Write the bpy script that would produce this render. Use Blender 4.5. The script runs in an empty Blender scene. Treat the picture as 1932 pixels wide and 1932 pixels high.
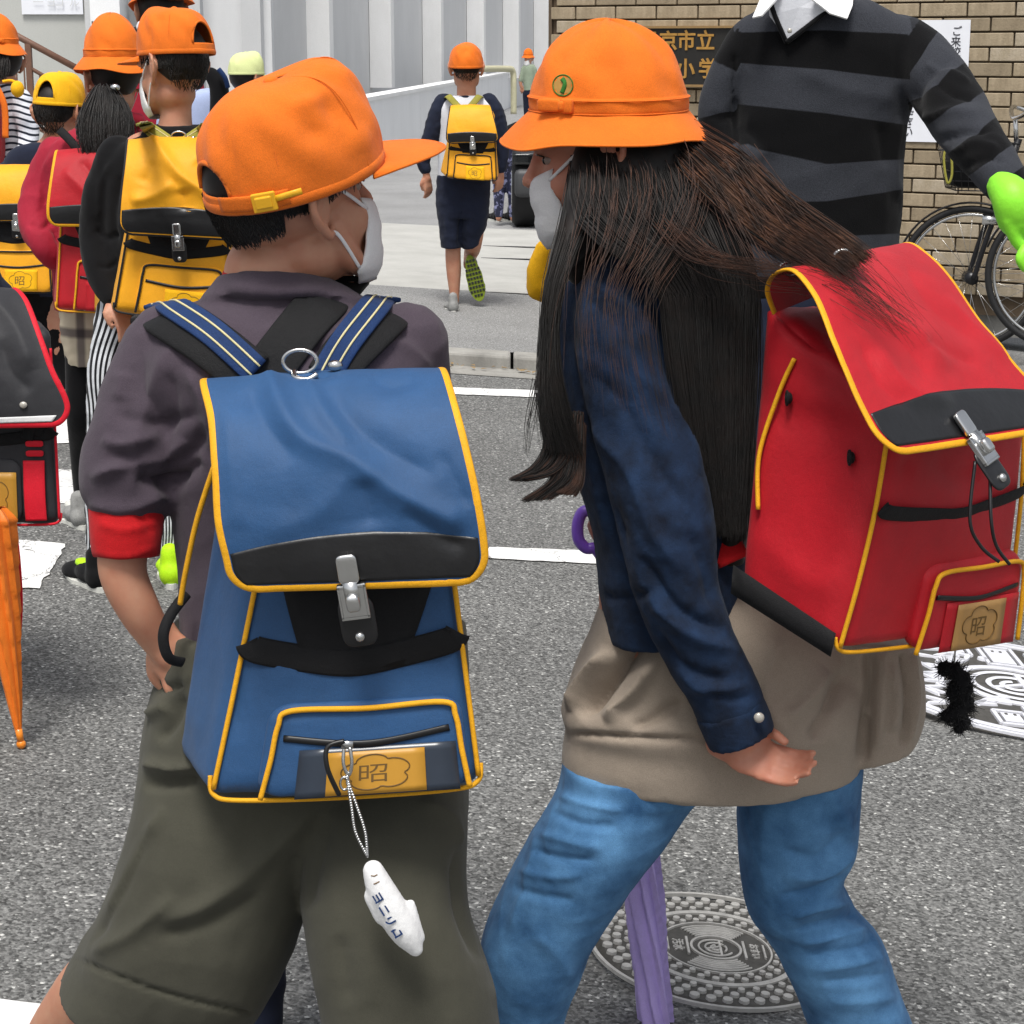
import bpy, math, random
import numpy as np
from mathutils import Vector, Matrix
sc = bpy.context.scene
COL = sc.collection
R = math.radians
rng = np.random.RandomState(7)
random.seed(5)

# ---------------------------------------------------------------- camera, sky, sun, exposure
F, CX, CY, H, PITCH = 3700.0, 966.0, 966.0, 1.39, R(13.3)
cam = bpy.data.cameras.new('camera'); camo = bpy.data.objects.new('camera', cam); COL.objects.link(camo)
cam.sensor_width = 36; cam.lens = 36 * F / 1932; cam.clip_start = .05; cam.clip_end = 900
camo.location = (0, 0, H); camo.rotation_euler = (R(90) - PITCH, 0, 0)
sc.camera = camo
world = bpy.data.worlds.new('World'); sc.world = world; world.use_nodes = True
wn = world.node_tree.nodes; wl = world.node_tree.links
sky = wn.new('ShaderNodeTexSky'); sky.sky_type = 'NISHITA'; sky.sun_disc = False
SUN_EL, SUN_ROT = R(66), R(190)
sky.sun_elevation = SUN_EL; sky.sun_rotation = SUN_ROT; sky.dust_density = 4; sky.air_density = 1.2
hs = wn.new('ShaderNodeHueSaturation'); hs.inputs['Saturation'].default_value = .3
wl.new(sky.outputs[0], hs.inputs['Color']); wl.new(hs.outputs[0], wn['Background'].inputs[0])
wn['Background'].inputs[1].default_value = .11
sl = bpy.data.lights.new('sun', 'SUN'); sl.energy = 2.2; sl.angle = R(18); sl.color = (1, .97, .92)
so = bpy.data.objects.new('sun', sl); COL.objects.link(so)
sdir = Vector((math.sin(SUN_ROT) * math.cos(SUN_EL), math.cos(SUN_ROT) * math.cos(SUN_EL), math.sin(SUN_EL)))
so.rotation_euler = sdir.to_track_quat('Z', 'Y').to_euler()
sc.view_settings.view_transform = 'Standard'; sc.view_settings.look = 'None'
sc.view_settings.exposure = 0.48; sc.view_settings.gamma = 1

# ---------------------------------------------------------------- measuring: photo pixel (1932 wide) + distance -> metres
_f = np.array([0, math.cos(PITCH), -math.sin(PITCH)]); _u = np.array([0, math.sin(PITCH), math.cos(PITCH)])
CAM = np.array([0, 0, H])
def W(px, py, Y):
    r = np.array([(px - CX) / F, 0, 0]) + _u * (CY - py) / F + _f
    return CAM + r * (Y / r[1])
def G(px, py, z=0.0):
    r = np.array([(px - CX) / F, 0, 0]) + _u * (CY - py) / F + _f
    return CAM + r * ((z - H) / r[2])
def PX(V):
    D = np.asarray(V) - CAM
    z = D @ _f
    return np.stack([CX + F * D[:, 0] / z, CY - F * (D @ _u) / z], 1)
def mpp(Y): return Y / F * 1.0          # metres per photo pixel near distance Y

# ---------------------------------------------------------------- mesh helpers
def catmull(P, n):
    P = np.asarray(P, float)
    if len(P) < 3:
        t = np.linspace(0, 1, n)[:, None]; return P[0] * (1 - t) + P[-1] * t
    k = len(P); t = np.linspace(0, k - 1, n); i = np.minimum(t.astype(int), k - 2); f = (t - i)[:, None]
    p0 = P[np.maximum(i - 1, 0)]; p1 = P[i]; p2 = P[i + 1]; p3 = P[np.minimum(i + 2, k - 1)]
    return .5 * ((2 * p1) + (-p0 + p2) * f + (2 * p0 - 5 * p1 + 4 * p2 - p3) * f ** 2 + (-p0 + 3 * p1 - 3 * p2 + p3) * f ** 3)
def grid_faces(nr, nc, wrap=True):
    Fs = []
    for i in range(nr - 1):
        for j in range(nc if wrap else nc - 1):
            a = i * nc + j; b = i * nc + (j + 1) % nc
            Fs.append((a, b, b + nc, a + nc))
    return Fs
def unit(v):
    v = np.asarray(v, float); n = np.linalg.norm(v, axis=-1, keepdims=True); return v / np.maximum(n, 1e-12)
def sect(st, n=40, rows=40, e=2.0, back=1.0):
    """lofted tube; station = (left px, py, right px, py, distance[, thickness m])"""
    L = np.array([W(s[0], s[1], s[4]) for s in st]); Rr = np.array([W(s[2], s[3], s[4] + (s[6] if len(s) > 6 else 0)) for s in st])
    th = np.array([s[5] for s in st])[:, None]
    A = catmull(np.hstack([L, Rr, th]), rows)
    L, Rr, th = A[:, :3], A[:, 3:6], np.abs(A[:, 6:7])
    c = (L + Rr) / 2; a = (Rr - L) / 2
    t = unit(np.gradient(c, axis=0)); b = unit(np.cross(t, a))
    b = b * np.sign(b[:, 1:2] + 1e-9) * th / 2
    th_ = np.linspace(0, 2 * np.pi, n, endpoint=False); co, si = np.cos(th_), np.sin(th_)
    co = np.sign(co) * np.abs(co) ** (2 / e); si = np.sign(si) * np.abs(si) ** (2 / e)
    V = (c[:, None] + a[:, None] * co[None, :, None] + b[:, None] * si[None, :, None]).reshape(-1, 3)
    Fs = grid_faces(rows, n); m = len(V)
    V = np.vstack([V, c[:1], c[-1:]])
    for j in range(n):
        Fs.append((m, (j + 1) % n, j)); o = (rows - 1) * n; Fs.append((m + 1, o + j, o + (j + 1) % n))
    return V, Fs
def tube3(P, r, n=12, rows=None, nrm=None, flat=1.0, e=2.0, closed=False, cap=True):
    """sweep along 3-D points; r scalar or per point; flat = thickness ratio along nrm"""
    P = np.asarray(P, float); r = np.broadcast_to(np.asarray(r, float), (len(P),))[:, None]
    rows = rows or max(2, len(P))
    if rows != len(P):
        if nrm is not None:
            nn = np.broadcast_to(np.asarray(nrm, float), P.shape)
            A = catmull(np.hstack([P, r, nn]), rows); nrm = A[:, 4:7]
        else: A = catmull(np.hstack([P, r]), rows)
        P, r = A[:, :3], np.abs(A[:, 3:4])
    if closed: t = unit(np.roll(P, -1, 0) - np.roll(P, 1, 0))
    else: t = unit(np.gradient(P, axis=0))
    if nrm is None:
        up = np.array([0, 0, 1.]) if abs(t[:, 2].mean()) < .8 else np.array([0, 1., 0])
        N = unit(up - t * (t @ up)[:, None])
        for i in range(1, len(N)):
            v = N[i - 1] - t[i] * (t[i] @ N[i - 1]); N[i] = v / max(1e-9, np.linalg.norm(v))
    else:
        nrm = np.broadcast_to(np.asarray(nrm, float), P.shape); N = unit(nrm - t * np.sum(t * nrm, 1, keepdims=True))
    B = np.cross(t, N)
    th_ = np.linspace(0, 2 * np.pi, n, endpoint=False); co, si = np.cos(th_), np.sin(th_)
    co = np.sign(co) * np.abs(co) ** (2 / e); si = np.sign(si) * np.abs(si) ** (2 / e)
    V = (P[:, None] + B[:, None] * r[:, None] * co[None, :, None] + N[:, None] * r[:, None] * flat * si[None, :, None]).reshape(-1, 3)
    Fs = grid_faces(len(P), n)
    if closed:
        o = (len(P) - 1) * n
        for j in range(n): Fs.append((o + j, o + (j + 1) % n, (j + 1) % n, j))
    elif cap:
        m = len(V); V = np.vstack([V, P[:1], P[-1:]]); o = (len(P) - 1) * n
        for j in range(n):
            Fs.append((m, (j + 1) % n, j)); Fs.append((m + 1, o + j, o + (j + 1) % n))
    return V, Fs
def limb(pts, n=24, rows=None, flat=1.0, ends=True):
    """pts = (px, py, distance, radius px)"""
    P = np.array([W(p[0], p[1], p[2]) for p in pts]); r = np.array([p[3] * p[2] / F for p in pts])
    V, Fs = tube3(P, r, n=n, rows=rows or 8 * len(pts), flat=flat, nrm=None if flat == 1 else (0, 1, 0))
    parts = [(V, Fs)]
    if ends: parts += [ball(P[0], [r[0]] * 3, 12), ball(P[-1], [r[-1]] * 3, 12)]
    return join(*parts)
def ball(c, rad, n=16, rot=None):
    th = np.linspace(0, 2 * np.pi, n, endpoint=False); ph = np.linspace(0, np.pi, n // 2 + 1)[1:-1]
    V = np.array([[math.sin(p) * math.cos(t), math.sin(p) * math.sin(t), math.cos(p)] for p in ph for t in th])
    V = np.vstack([V, [[0, 0, 1], [0, 0, -1]]]); m = len(ph) * n
    Fs = [f[::-1] for f in grid_faces(len(ph), n)]
    for j in range(n):
        Fs.append((m, j, (j + 1) % n)); o = (len(ph) - 1) * n; Fs.append((m + 1, o + (j + 1) % n, o + j))
    V = V * np.asarray(rad, float)
    if rot is not None: V = V @ np.array(rot.to_3x3()).T
    return V + np.asarray(c, float), Fs
def box(c, s, rot=None):
    V = np.array([[x, y, z] for x in (-.5, .5) for y in (-.5, .5) for z in (-.5, .5)]) * np.asarray(s, float)
    if rot is not None: V = V @ np.array(rot.to_3x3()).T
    return V + np.asarray(c, float), [(0, 1, 3, 2), (4, 6, 7, 5), (0, 4, 5, 1), (2, 3, 7, 6), (0, 2, 6, 4), (1, 5, 7, 3)]
def rbox(r=(.1, .1, .1), n=14):
    """unit cube 0..1 with rounded edges"""
    g = np.linspace(-.5, .5, n); g = .5 * np.sin(g * np.pi) * .5 + g * .5; Vs = []; Fs = []
    for ax in range(3):
        for s in (-.5, .5):
            A, B = np.meshgrid(g, g, indexing='ij'); P = np.zeros((n * n, 3))
            P[:, ax] = s; P[:, (ax + 1) % 3] = A.ravel(); P[:, (ax + 2) % 3] = B.ravel()
            o = sum(len(v) for v in Vs); Vs.append(P)
            for f in grid_faces(n, n, False): Fs.append(tuple(o + k for k in (f if s < 0 else f[::-1])))
    P = np.vstack(Vs); r = np.asarray(r, float); q = np.clip(P, -.5 + r, .5 - r); d = (P - q) / r
    nd = np.linalg.norm(d, axis=1, keepdims=True)
    d = d / np.maximum(nd, 1e-9) * (nd > 1e-9)
    P = q + d * r
    key = np.round(P, 6); uniq, inv = np.unique(key, axis=0, return_inverse=True); inv = inv.ravel()
    F2 = []
    for f in Fs:
        g2 = [int(inv[k]) for k in f]; g3 = [k for i, k in enumerate(g2) if k != g2[i - 1]]
        if len(set(g3)) >= 3: F2.append(tuple(g3))
    return uniq + .5, F2
def join(*ms):
    Vs = []; Fs = []; o = 0
    for V, f in ms:
        Vs.append(V); Fs += [tuple(k + o for k in q) for q in f]; o += len(V)
    return np.vstack(Vs), Fs
def tf(m, M):
    M = np.array(M); return m[0] @ M[:3, :3].T + M[:3, 3], m[1]
def to_mesh(V, Fs, name='m'):
    me = bpy.data.meshes.new(name); me.from_pydata([tuple(v) for v in np.asarray(V).tolist()], [], Fs); me.validate(); me.update()
    return me
def from_mesh(me):
    V = np.empty(len(me.vertices) * 3); me.vertices.foreach_get('co', V)
    lt = np.empty(len(me.loops), int); me.loops.foreach_get('vertex_index', lt)
    ls = np.empty(len(me.polygons), int); me.polygons.foreach_get('loop_start', ls); ln = np.empty(len(me.polygons), int); me.polygons.foreach_get('loop_total', ln)
    return V.reshape(-1, 3), [tuple(lt[a:a + b].tolist()) for a, b in zip(ls, ln)]
def remesh(m, voxel=.005, smooth=6, fac=.5):
    """one continuous surface from overlapping closed pieces"""
    me = to_mesh(*m); o = bpy.data.objects.new('tmp', me); COL.objects.link(o)
    md = o.modifiers.new('r', 'REMESH'); md.mode = 'VOXEL'; md.voxel_size = voxel
    if smooth: s = o.modifiers.new('s', 'SMOOTH'); s.factor = fac; s.iterations = smooth
    ev = o.evaluated_get(bpy.context.evaluated_depsgraph_get()); m2 = bpy.data.meshes.new_from_object(ev)
    out = from_mesh(m2)
    bpy.data.objects.remove(o); bpy.data.meshes.remove(me); bpy.data.meshes.remove(m2)
    return out
def normals(m):
    me = to_mesh(*m); N = np.empty(len(me.vertices) * 3); me.vertex_normals.foreach_get('vector', N)
    bpy.data.meshes.remove(me); return N.reshape(-1, 3)
def pl_dist(Q, pts):
    """distance of 2-D points to a polyline and its parameter 0..1"""
    pts = np.asarray(pts, float); best = np.full(len(Q), 1e9); tt = np.zeros(len(Q)); k = len(pts) - 1
    for i in range(k):
        a, b = pts[i], pts[i + 1]; d = b - a; t = np.clip(((Q - a) @ d) / max(1e-9, d @ d), 0, 1)
        q = a + t[:, None] * d; dist = np.linalg.norm(Q - q, axis=1); u = dist < best
        best[u] = dist[u]; tt[u] = (i + t[u]) / k
    return best, tt
def sculpt(m, strokes, side=True, open_=False):
    """press soft folds into cloth: stroke = (photo polyline, width px, height mm); fades at both ends"""
    V, Fs = m; V = V.copy(); N = normals(m); Q = PX(V)
    view = unit(CAM - V); facing = np.sum(view * N, 1)
    if open_ and facing.mean() < 0: N = -N; facing = -facing
    w = np.clip(facing * 3, 0, 1) if side else np.ones(len(V)); D = np.zeros(len(V))
    for s in strokes:
        pts, wd, amp = s[:3]
        P2 = catmull(np.asarray(pts, float), max(6, 4 * len(pts))) if len(pts) > 2 else np.asarray(pts, float)
        d, t = pl_dist(Q, P2); end = np.clip(np.minimum(t, 1 - t) * 5, 0, 1) if len(s) < 4 else 1.0
        D += amp * .001 * (.55 * np.exp(-(d / wd) ** 2) + .5 * np.exp(-1.5 * d / wd)) * end
    return V + N * (D * w)[:, None], Fs
def wrinkle(m, scale, amp, seed=0, dirv=None):
    """broad soft noise along the normal (numpy sum of sines)"""
    V, Fs = m; N = normals(m); r = np.random.RandomState(seed); d = np.zeros(len(V))
    for k in range(7):
        w = r.normal(size=3) * scale * (1 + .5 * k)
        if dirv is not None: w = w - .75 * (w @ np.asarray(dirv)) * np.asarray(dirv)
        ph = r.rand() * 6.3
        q = np.sin(V @ w + ph + 1.3 * np.sin(V @ (r.normal(size=3) * scale) + ph)); d += (q if k % 2 else 1.6 * (.65 - np.abs(q))) / (1 + .5 * k)
    return V + N * (d * amp / 3)[:, None], Fs

# ---------------------------------------------------------------- objects
def tag(o, label=None, cat=None, group=None, kind=None):
    if label: o['label'] = label
    if cat: o['category'] = cat
    if group: o['group'] = group
    if kind: o['kind'] = kind
    return o
def empty(name, loc, label, cat, group=None):
    o = bpy.data.objects.new(name, None); COL.objects.link(o); o.location = tuple(float(c) for c in loc); o.empty_display_size = .1
    return tag(o, label, cat, group)
def mk(name, m, mat, parent=None, smooth=True, solid=0, attr=None, sub=0, bevel=0, loc=None):
    me = m if isinstance(m, bpy.types.Mesh) else to_mesh(m[0], m[1], name)
    if attr is not None:
        for k, a in attr.items():
            at = me.attributes.new(k, 'FLOAT', 'POINT'); at.data.foreach_set('value', np.asarray(a, np.float32))
    o = bpy.data.objects.new(name, me); COL.objects.link(o)
    if isinstance(mat, str): mat = MAT[mat]
    if not me.materials: me.materials.append(mat)
    if smooth: me.polygons.foreach_set('use_smooth', [True] * len(me.polygons))
    if parent is not None:
        o.parent = parent
        if loc is None:
            bw = Vector((0, 0, 0)); q = parent
            while q is not None: bw = bw + q.location; q = q.parent
            o.location = -bw
        else: o.location = loc
    elif loc is not None: o.location = loc
    if solid: s = o.modifiers.new('thickness', 'SOLIDIFY'); s.thickness = solid; s.offset = 0
    if bevel: b = o.modifiers.new('bevel', 'BEVEL'); b.width = bevel; b.segments = 2; b.limit_method = 'ANGLE'
    if sub: s = o.modifiers.new('sub', 'SUBSURF'); s.levels = s.render_levels = sub
    return o
_fonts = {}
def text_mesh(s, size, depth=.0005, bold=0.0):
    c = bpy.data.curves.new('t', 'FONT'); c.body = s; c.size = size; c.extrude = depth; c.offset = bold; c.align_x = 'CENTER'; c.align_y = 'CENTER'; c.resolution_u = 3
    o = bpy.data.objects.new('t', c); COL.objects.link(o)
    me = bpy.data.meshes.new_from_object(o.evaluated_get(bpy.context.evaluated_depsgraph_get())); out = from_mesh(me)
    bpy.data.objects.remove(o); bpy.data.curves.remove(c); bpy.data.meshes.remove(me)
    return out

# ---------------------------------------------------------------- materials
MAT = {}
def nt(name):
    m = bpy.data.materials.new(name); m.use_nodes = True; MAT[name] = m
    t = m.node_tree; return m, t.nodes, t.links, t.nodes['Principled BSDF']
def rgb(h):
    if isinstance(h, tuple): return h + (1,) if len(h) == 3 else h
    v = [int(h[i:i + 2], 16) / 255 for i in (0, 2, 4)]
    return tuple(((c + .055) / 1.055) ** 2.4 if c > .04 else c / 12.92 for c in v) + (1,)
def noise(N, L, scale, detail=3, rough=.55, vec=None, dim='3D'):
    n = N.new('ShaderNodeTexNoise'); n.inputs['Scale'].default_value = scale; n.inputs['Detail'].default_value = detail; n.inputs['Roughness'].default_value = rough
    if vec is not None: L.new(vec, n.inputs['Vector'])
    return n
def ramp(N, L, fac, stops):
    r = N.new('ShaderNodeValToRGB'); L.new(fac, r.inputs[0]); e = r.color_ramp.elements
    e[0].position, e[0].color = stops[0][0], stops[0][1]; e[1].position, e[1].color = stops[1][0], stops[1][1]
    for p, c in stops[2:]: x = e.new(p); x.color = c
    return r
def mul(c, k): return tuple(x * k for x in c[:3]) + (1,)
def fabric(name, col, rough=.85, weave=900, bump=.35, vary=.18, sheen=.25, big=14, col2=None, spec=.25):
    m, N, L, B = nt(name); c = rgb(col); tc = N.new('ShaderNodeTexCoord')
    n1 = noise(N, L, big, 4, .6, tc.outputs['Object'])
    r = ramp(N, L, n1.outputs[0], [(.3, mul(c, 1 - vary)), (.7, rgb(col2) if col2 else mul(c, 1 + vary))])
    n2 = noise(N, L, weave, 2, .5, tc.outputs['Object'])
    mx = N.new('ShaderNodeMixRGB'); mx.blend_type = 'MULTIPLY'; mx.inputs[0].default_value = .5
    r2 = ramp(N, L, n2.outputs[0], [(.3, (.55, .55, .55, 1)), (.7, (1.25, 1.25, 1.25, 1))])
    L.new(r.outputs[0], mx.inputs[1]); L.new(r2.outputs[0], mx.inputs[2]); L.new(mx.outputs[0], B.inputs['Base Color'])
    b = N.new('ShaderNodeBump'); b.inputs['Strength'].default_value = bump; b.inputs['Distance'].default_value = .0008
    L.new(n2.outputs[0], b.inputs['Height'])
    n3 = noise(N, L, big * 4, 3, .6, tc.outputs['Object']); b2 = N.new('ShaderNodeBump'); b2.inputs['Strength'].default_value = .35; b2.inputs['Distance'].default_value = .003
    L.new(n3.outputs[0], b2.inputs['Height']); L.new(b2.outputs[0], b.inputs['Normal']); L.new(b.outputs[0], B.inputs['Normal'])
    B.inputs['Roughness'].default_value = rough; B.inputs['Sheen Weight'].default_value = sheen * .25; B.inputs['Sheen Roughness'].default_value = .5; B.inputs['Specular IOR Level'].default_value = spec
    return m
def plain(name, col, rough=.5, metal=0, spec=.5, vary=.06, big=30, bump=.1, coat=0):
    m, N, L, B = nt(name); c = rgb(col); tc = N.new('ShaderNodeTexCoord'); n1 = noise(N, L, big, 4, .6, tc.outputs['Object'])
    r = ramp(N, L, n1.outputs[0], [(.3, mul(c, 1 - vary)), (.7, mul(c, 1 + vary))]); L.new(r.outputs[0], B.inputs['Base Color'])
    B.inputs['Roughness'].default_value = rough; B.inputs['Metallic'].default_value = metal; B.inputs['Specular IOR Level'].default_value = spec; B.inputs['Coat Weight'].default_value = coat
    b = N.new('ShaderNodeBump'); b.inputs['Strength'].default_value = bump; b.inputs['Distance'].default_value = .002; L.new(n1.outputs[0], b.inputs['Height']); L.new(b.outputs[0], B.inputs['Normal'])
    return m
def striped(name, c1, c2, freq=1.0, duty=.5, soft=.02, rough=.9, weave=900, sheen=.2, attrs='stripe'):
    m, N, L, B = nt(name); a = N.new('ShaderNodeAttribute'); a.attribute_name = attrs
    ml = N.new('ShaderNodeMath'); ml.operation = 'MULTIPLY'; ml.inputs[1].default_value = freq; L.new(a.outputs['Fac'], ml.inputs[0])
    fr = N.new('ShaderNodeMath'); fr.operation = 'PINGPONG'; fr.inputs[1].default_value = .5; L.new(ml.outputs[0], fr.inputs[0])
    d2 = N.new('ShaderNodeMath'); d2.operation = 'MULTIPLY'; d2.inputs[1].default_value = 2; L.new(fr.outputs[0], d2.inputs[0])
    r = ramp(N, L, d2.outputs[0], [(max(0, 1 - duty - soft), rgb(c1)), (min(1, 1 - duty + soft), rgb(c2))])
    tc = N.new('ShaderNodeTexCoord'); n2 = noise(N, L, weave, 2, .5, tc.outputs['Object']); mx = N.new('ShaderNodeMixRGB'); mx.blend_type = 'MULTIPLY'; mx.inputs[0].default_value = .5
    r2 = ramp(N, L, n2.outputs[0], [(.3, (.5, .5, .5, 1)), (.7, (1.3, 1.3, 1.3, 1))]); L.new(r.outputs[0], mx.inputs[1]); L.new(r2.outputs[0], mx.inputs[2]); L.new(mx.outputs[0], B.inputs['Base Color'])
    b = N.new('ShaderNodeBump'); b.inputs['Strength'].default_value = .4; b.inputs['Distance'].default_value = .001; L.new(n2.outputs[0], b.inputs['Height']); L.new(b.outputs[0], B.inputs['Normal'])
    B.inputs['Roughness'].default_value = rough; B.inputs['Sheen Weight'].default_value = sheen * .3; B.inputs['Specular IOR Level'].default_value = .2
    return m
def skinmat(name, col):
    m, N, L, B = nt(name); c = rgb(col); tc = N.new('ShaderNodeTexCoord'); n1 = noise(N, L, 25, 5, .65, tc.outputs['Object'])
    r = ramp(N, L, n1.outputs[0], [(.25, (c[0] * .95, c[1] * .72, c[2] * .68, 1)), (.75, mul(c, 1.10))]); L.new(r.outputs[0], B.inputs['Base Color'])
    B.inputs['Roughness'].default_value = .55; B.inputs['Subsurface Weight'].default_value = .25; B.inputs['Subsurface Radius'].default_value = (.012, .005, .003); B.inputs['Subsurface Scale'].default_value = .6
    n2 = noise(N, L, 500, 3, .6, tc.outputs['Object']); b = N.new('ShaderNodeBump'); b.inputs['Strength'].default_value = .12; b.inputs['Distance'].default_value = .0006; L.new(n2.outputs[0], b.inputs['Height']); L.new(b.outputs[0], B.inputs['Normal'])
    return m
skinmat('skin', 'b78a70'); skinmat('skin_pink', 'c08a72')
fabric('cap_orange', 'e2701c', .85, 1300, .5, .10, .3, 14)
fabric('cap_yellow', 'f0b414', .8, 1400, .25, .06, .2, 9)
fabric('cap_pale', 'd8e0a0', .8, 1400, .2, .05, .2, 9)
fabric('pack_blue', '204a76', .6, 1500, .5, .14, .25, 10, spec=.4)
fabric('pack_red', 'b00a1c', .6, 1500, .5, .14, .15, 10, spec=.4)
fabric('pack_yellow', 'eda512', .6, 1500, .3, .08, .15, 10, spec=.4)
fabric('pack_black', '26262a', .65, 1500, .3, .12, .2, 10, spec=.4)
fabric('trim_yellow', 'e0a21c', .6, 1300, .25, .07, .1, 20)
fabric('trim_red', 'd0182c', .6, 1300, .25, .07, .1, 20)
fabric('trim_black', '202022', .6, 1300, .25, .1, .1, 20)
fabric('webbing', '121214', .75, 700, .6, .15, .1, 20)
fabric('webbing_blue', '17315c', .75, 700, .6, .12, .1, 20)
fabric('webbing_olive', '8f8a3c', .75, 700, .6, .12, .1, 20)
plain('thread_cream', 'c9bf92', .8)
plain('leather', '141416', .38, 0, .5, .2, 60, .3)
plain('steel', 'c9c9c8', .22, 1, .5, .05, 20, .05)
plain('zip', '0c0c0e', .4)
plain('card', 'b8862a', .45, 0, .5, .05, 20)
plain('card_red', 'a8804a', .45, 0, .5, .1, 20)
plain('ink', '64491c', .6)
plain('vinyl', '2c3440', .25, 0, .5, .1, 20)
plain('plastic_yellow', 'e9ae20', .4)
plain('rubber', '0e0e10', .7); plain('white_rubber', 'cfcfc8', .6)
fabric('neon', 'b4e61a', .6, 700, .5, .08, .1, 20); fabric('glove', '8fe63a', .45, 1800, .15, .08, .2, 14)
fabric('shoe_grey', '8c8c8a', .7, 600, .5, .25, .1, 30)
fabric('mask', 'e6e6e6', .8, 2500, .2, .03, .2, 20)
fabric('shirt_plum', '4a414a', .92, 1100, .5, .12, .35, 10, spec=.15)
fabric('shirt_red', 'b00f16', .85, 1100, .4, .1, .2, 10)
fabric('shorts_olive', '46453b', .9, 1600, .3, .12, .25, 8)
fabric('denim_dark', '141d2e', .85, 1100, .6, .2, .12, 26, col2='1f3350', spec=.2)
fabric('denim_light', '35618f', .85, 1100, .6, .25, .15, 12, col2='5f90bd', spec=.2)
fabric('hoodie_taupe', 'a09385', .95, 1300, .6, .08, .4, 10, spec=.1)
fabric('black_cloth', '101012', .9, 1100, .4, .2, .25, 12, spec=.15)
fabric('red_jacket', '9c1f34', .8, 1100, .3, .12, .2, 12)
fabric('navy_cloth', '1a2032', .9, 1100, .4, .2, .2, 12)
fabric('white_shirt', 'd4d6dc', .85, 1500, .2, .05, .1, 12)
fabric('blue_shirt', 'a9b7da', .85, 1300, .2, .06, .1, 12)
fabric('green_shirt', '93a08c', .9, 900, .3, .1, .1, 12)
fabric('lavender', 'cfb9fa', .55, 1800, .2, .12, .2, 16, spec=.4)
fabric('orange_nylon', 'ec7a1e', .5, 1800, .2, .08, .2, 16, spec=.4)
plain('purple_plastic', '7a4fc4', .3, 0, .5, .05, 20, .02, .4)
plain('orange_plastic', 'e8861e', .3, 0, .5, .05, 20, .02, .4)
plain('eye_white', '9d9088', .3); plain('eye_dark', '0a0807', .2)
plain('pearl', 'b9b5ac', .3, .3)
def hairmat(name, col, col2):
    m, N, L, B = nt(name); tc = N.new('ShaderNodeTexCoord'); n1 = noise(N, L, 40, 3, .5, tc.outputs['Object'])
    r = ramp(N, L, n1.outputs[0], [(.35, rgb(col)), (.7, rgb(col2))]); L.new(r.outputs[0], B.inputs['Base Color'])
    B.inputs['Roughness'].default_value = .55; B.inputs['Specular IOR Level'].default_value = .25; B.inputs['Sheen Weight'].default_value = .1
hairmat('hair_black', '0c0a09', '1c1512'); hairmat('hair_brown', '241711', '4f3122'); hairmat('hair_tan', '3a2519', '6e4a33')
# ---------------------------------------------------------------- setting materials
def asphalt(name, lo, hi, white, scale=150, bump=.9):
    m, N, L, B = nt(name); tc = N.new('ShaderNodeTexCoord'); P = tc.outputs['Object']
    v = N.new('ShaderNodeTexVoronoi'); v.inputs['Scale'].default_value = scale; L.new(P, v.inputs['Vector'])
    dn = noise(N, L, scale * .6, 2, .6, P); sep = N.new('ShaderNodeSeparateColor'); L.new(v.outputs['Color'], sep.inputs[0])
    r = ramp(N, L, sep.outputs[0], [(.0, rgb(lo)), (.8, rgb(hi)), (.95, rgb(hi)), (.99, rgb(white))])
    big = noise(N, L, 1.3, 5, .6, P); r3 = ramp(N, L, big.outputs[0], [(.3, (.82, .82, .82, 1)), (.7, (1.1, 1.1, 1.1, 1))])
    r4 = ramp(N, L, dn.outputs[0], [(.35, (.55, .55, .55, 1)), (.65, (1.2, 1.2, 1.2, 1))])
    a = N.new('ShaderNodeMixRGB'); a.blend_type = 'MULTIPLY'; a.inputs[0].default_value = 1; L.new(r.outputs[0], a.inputs[1]); L.new(r4.outputs[0], a.inputs[2])
    c = N.new('ShaderNodeMixRGB'); c.blend_type = 'MULTIPLY'; c.inputs[0].default_value = 1; L.new(a.outputs[0], c.inputs[1]); L.new(r3.outputs[0], c.inputs[2])
    L.new(c.outputs[0], B.inputs['Base Color']); B.inputs['Roughness'].default_value = .85
    v2 = N.new('ShaderNodeTexVoronoi'); v2.feature = 'SMOOTH_F1'; v2.inputs['Scale'].default_value = scale; L.new(P, v2.inputs['Vector'])
    b = N.new('ShaderNodeBump'); b.inputs['Strength'].default_value = bump; b.inputs['Distance'].default_value = .004; b.invert = True; L.new(v2.outputs['Distance'], b.inputs['Height']); L.new(b.outputs[0], B.inputs['Normal'])
asphalt('asphalt', '454544', '828280', 'c4c4c0', 185, .8)
asphalt('asphalt_walk', '6f6f6e', '9a9a99', 'bcbcba', 260, .5)
asphalt('asphalt_yard', '868686', 'a0a0a0', 'b4b4b4', 260, .3)
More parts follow.
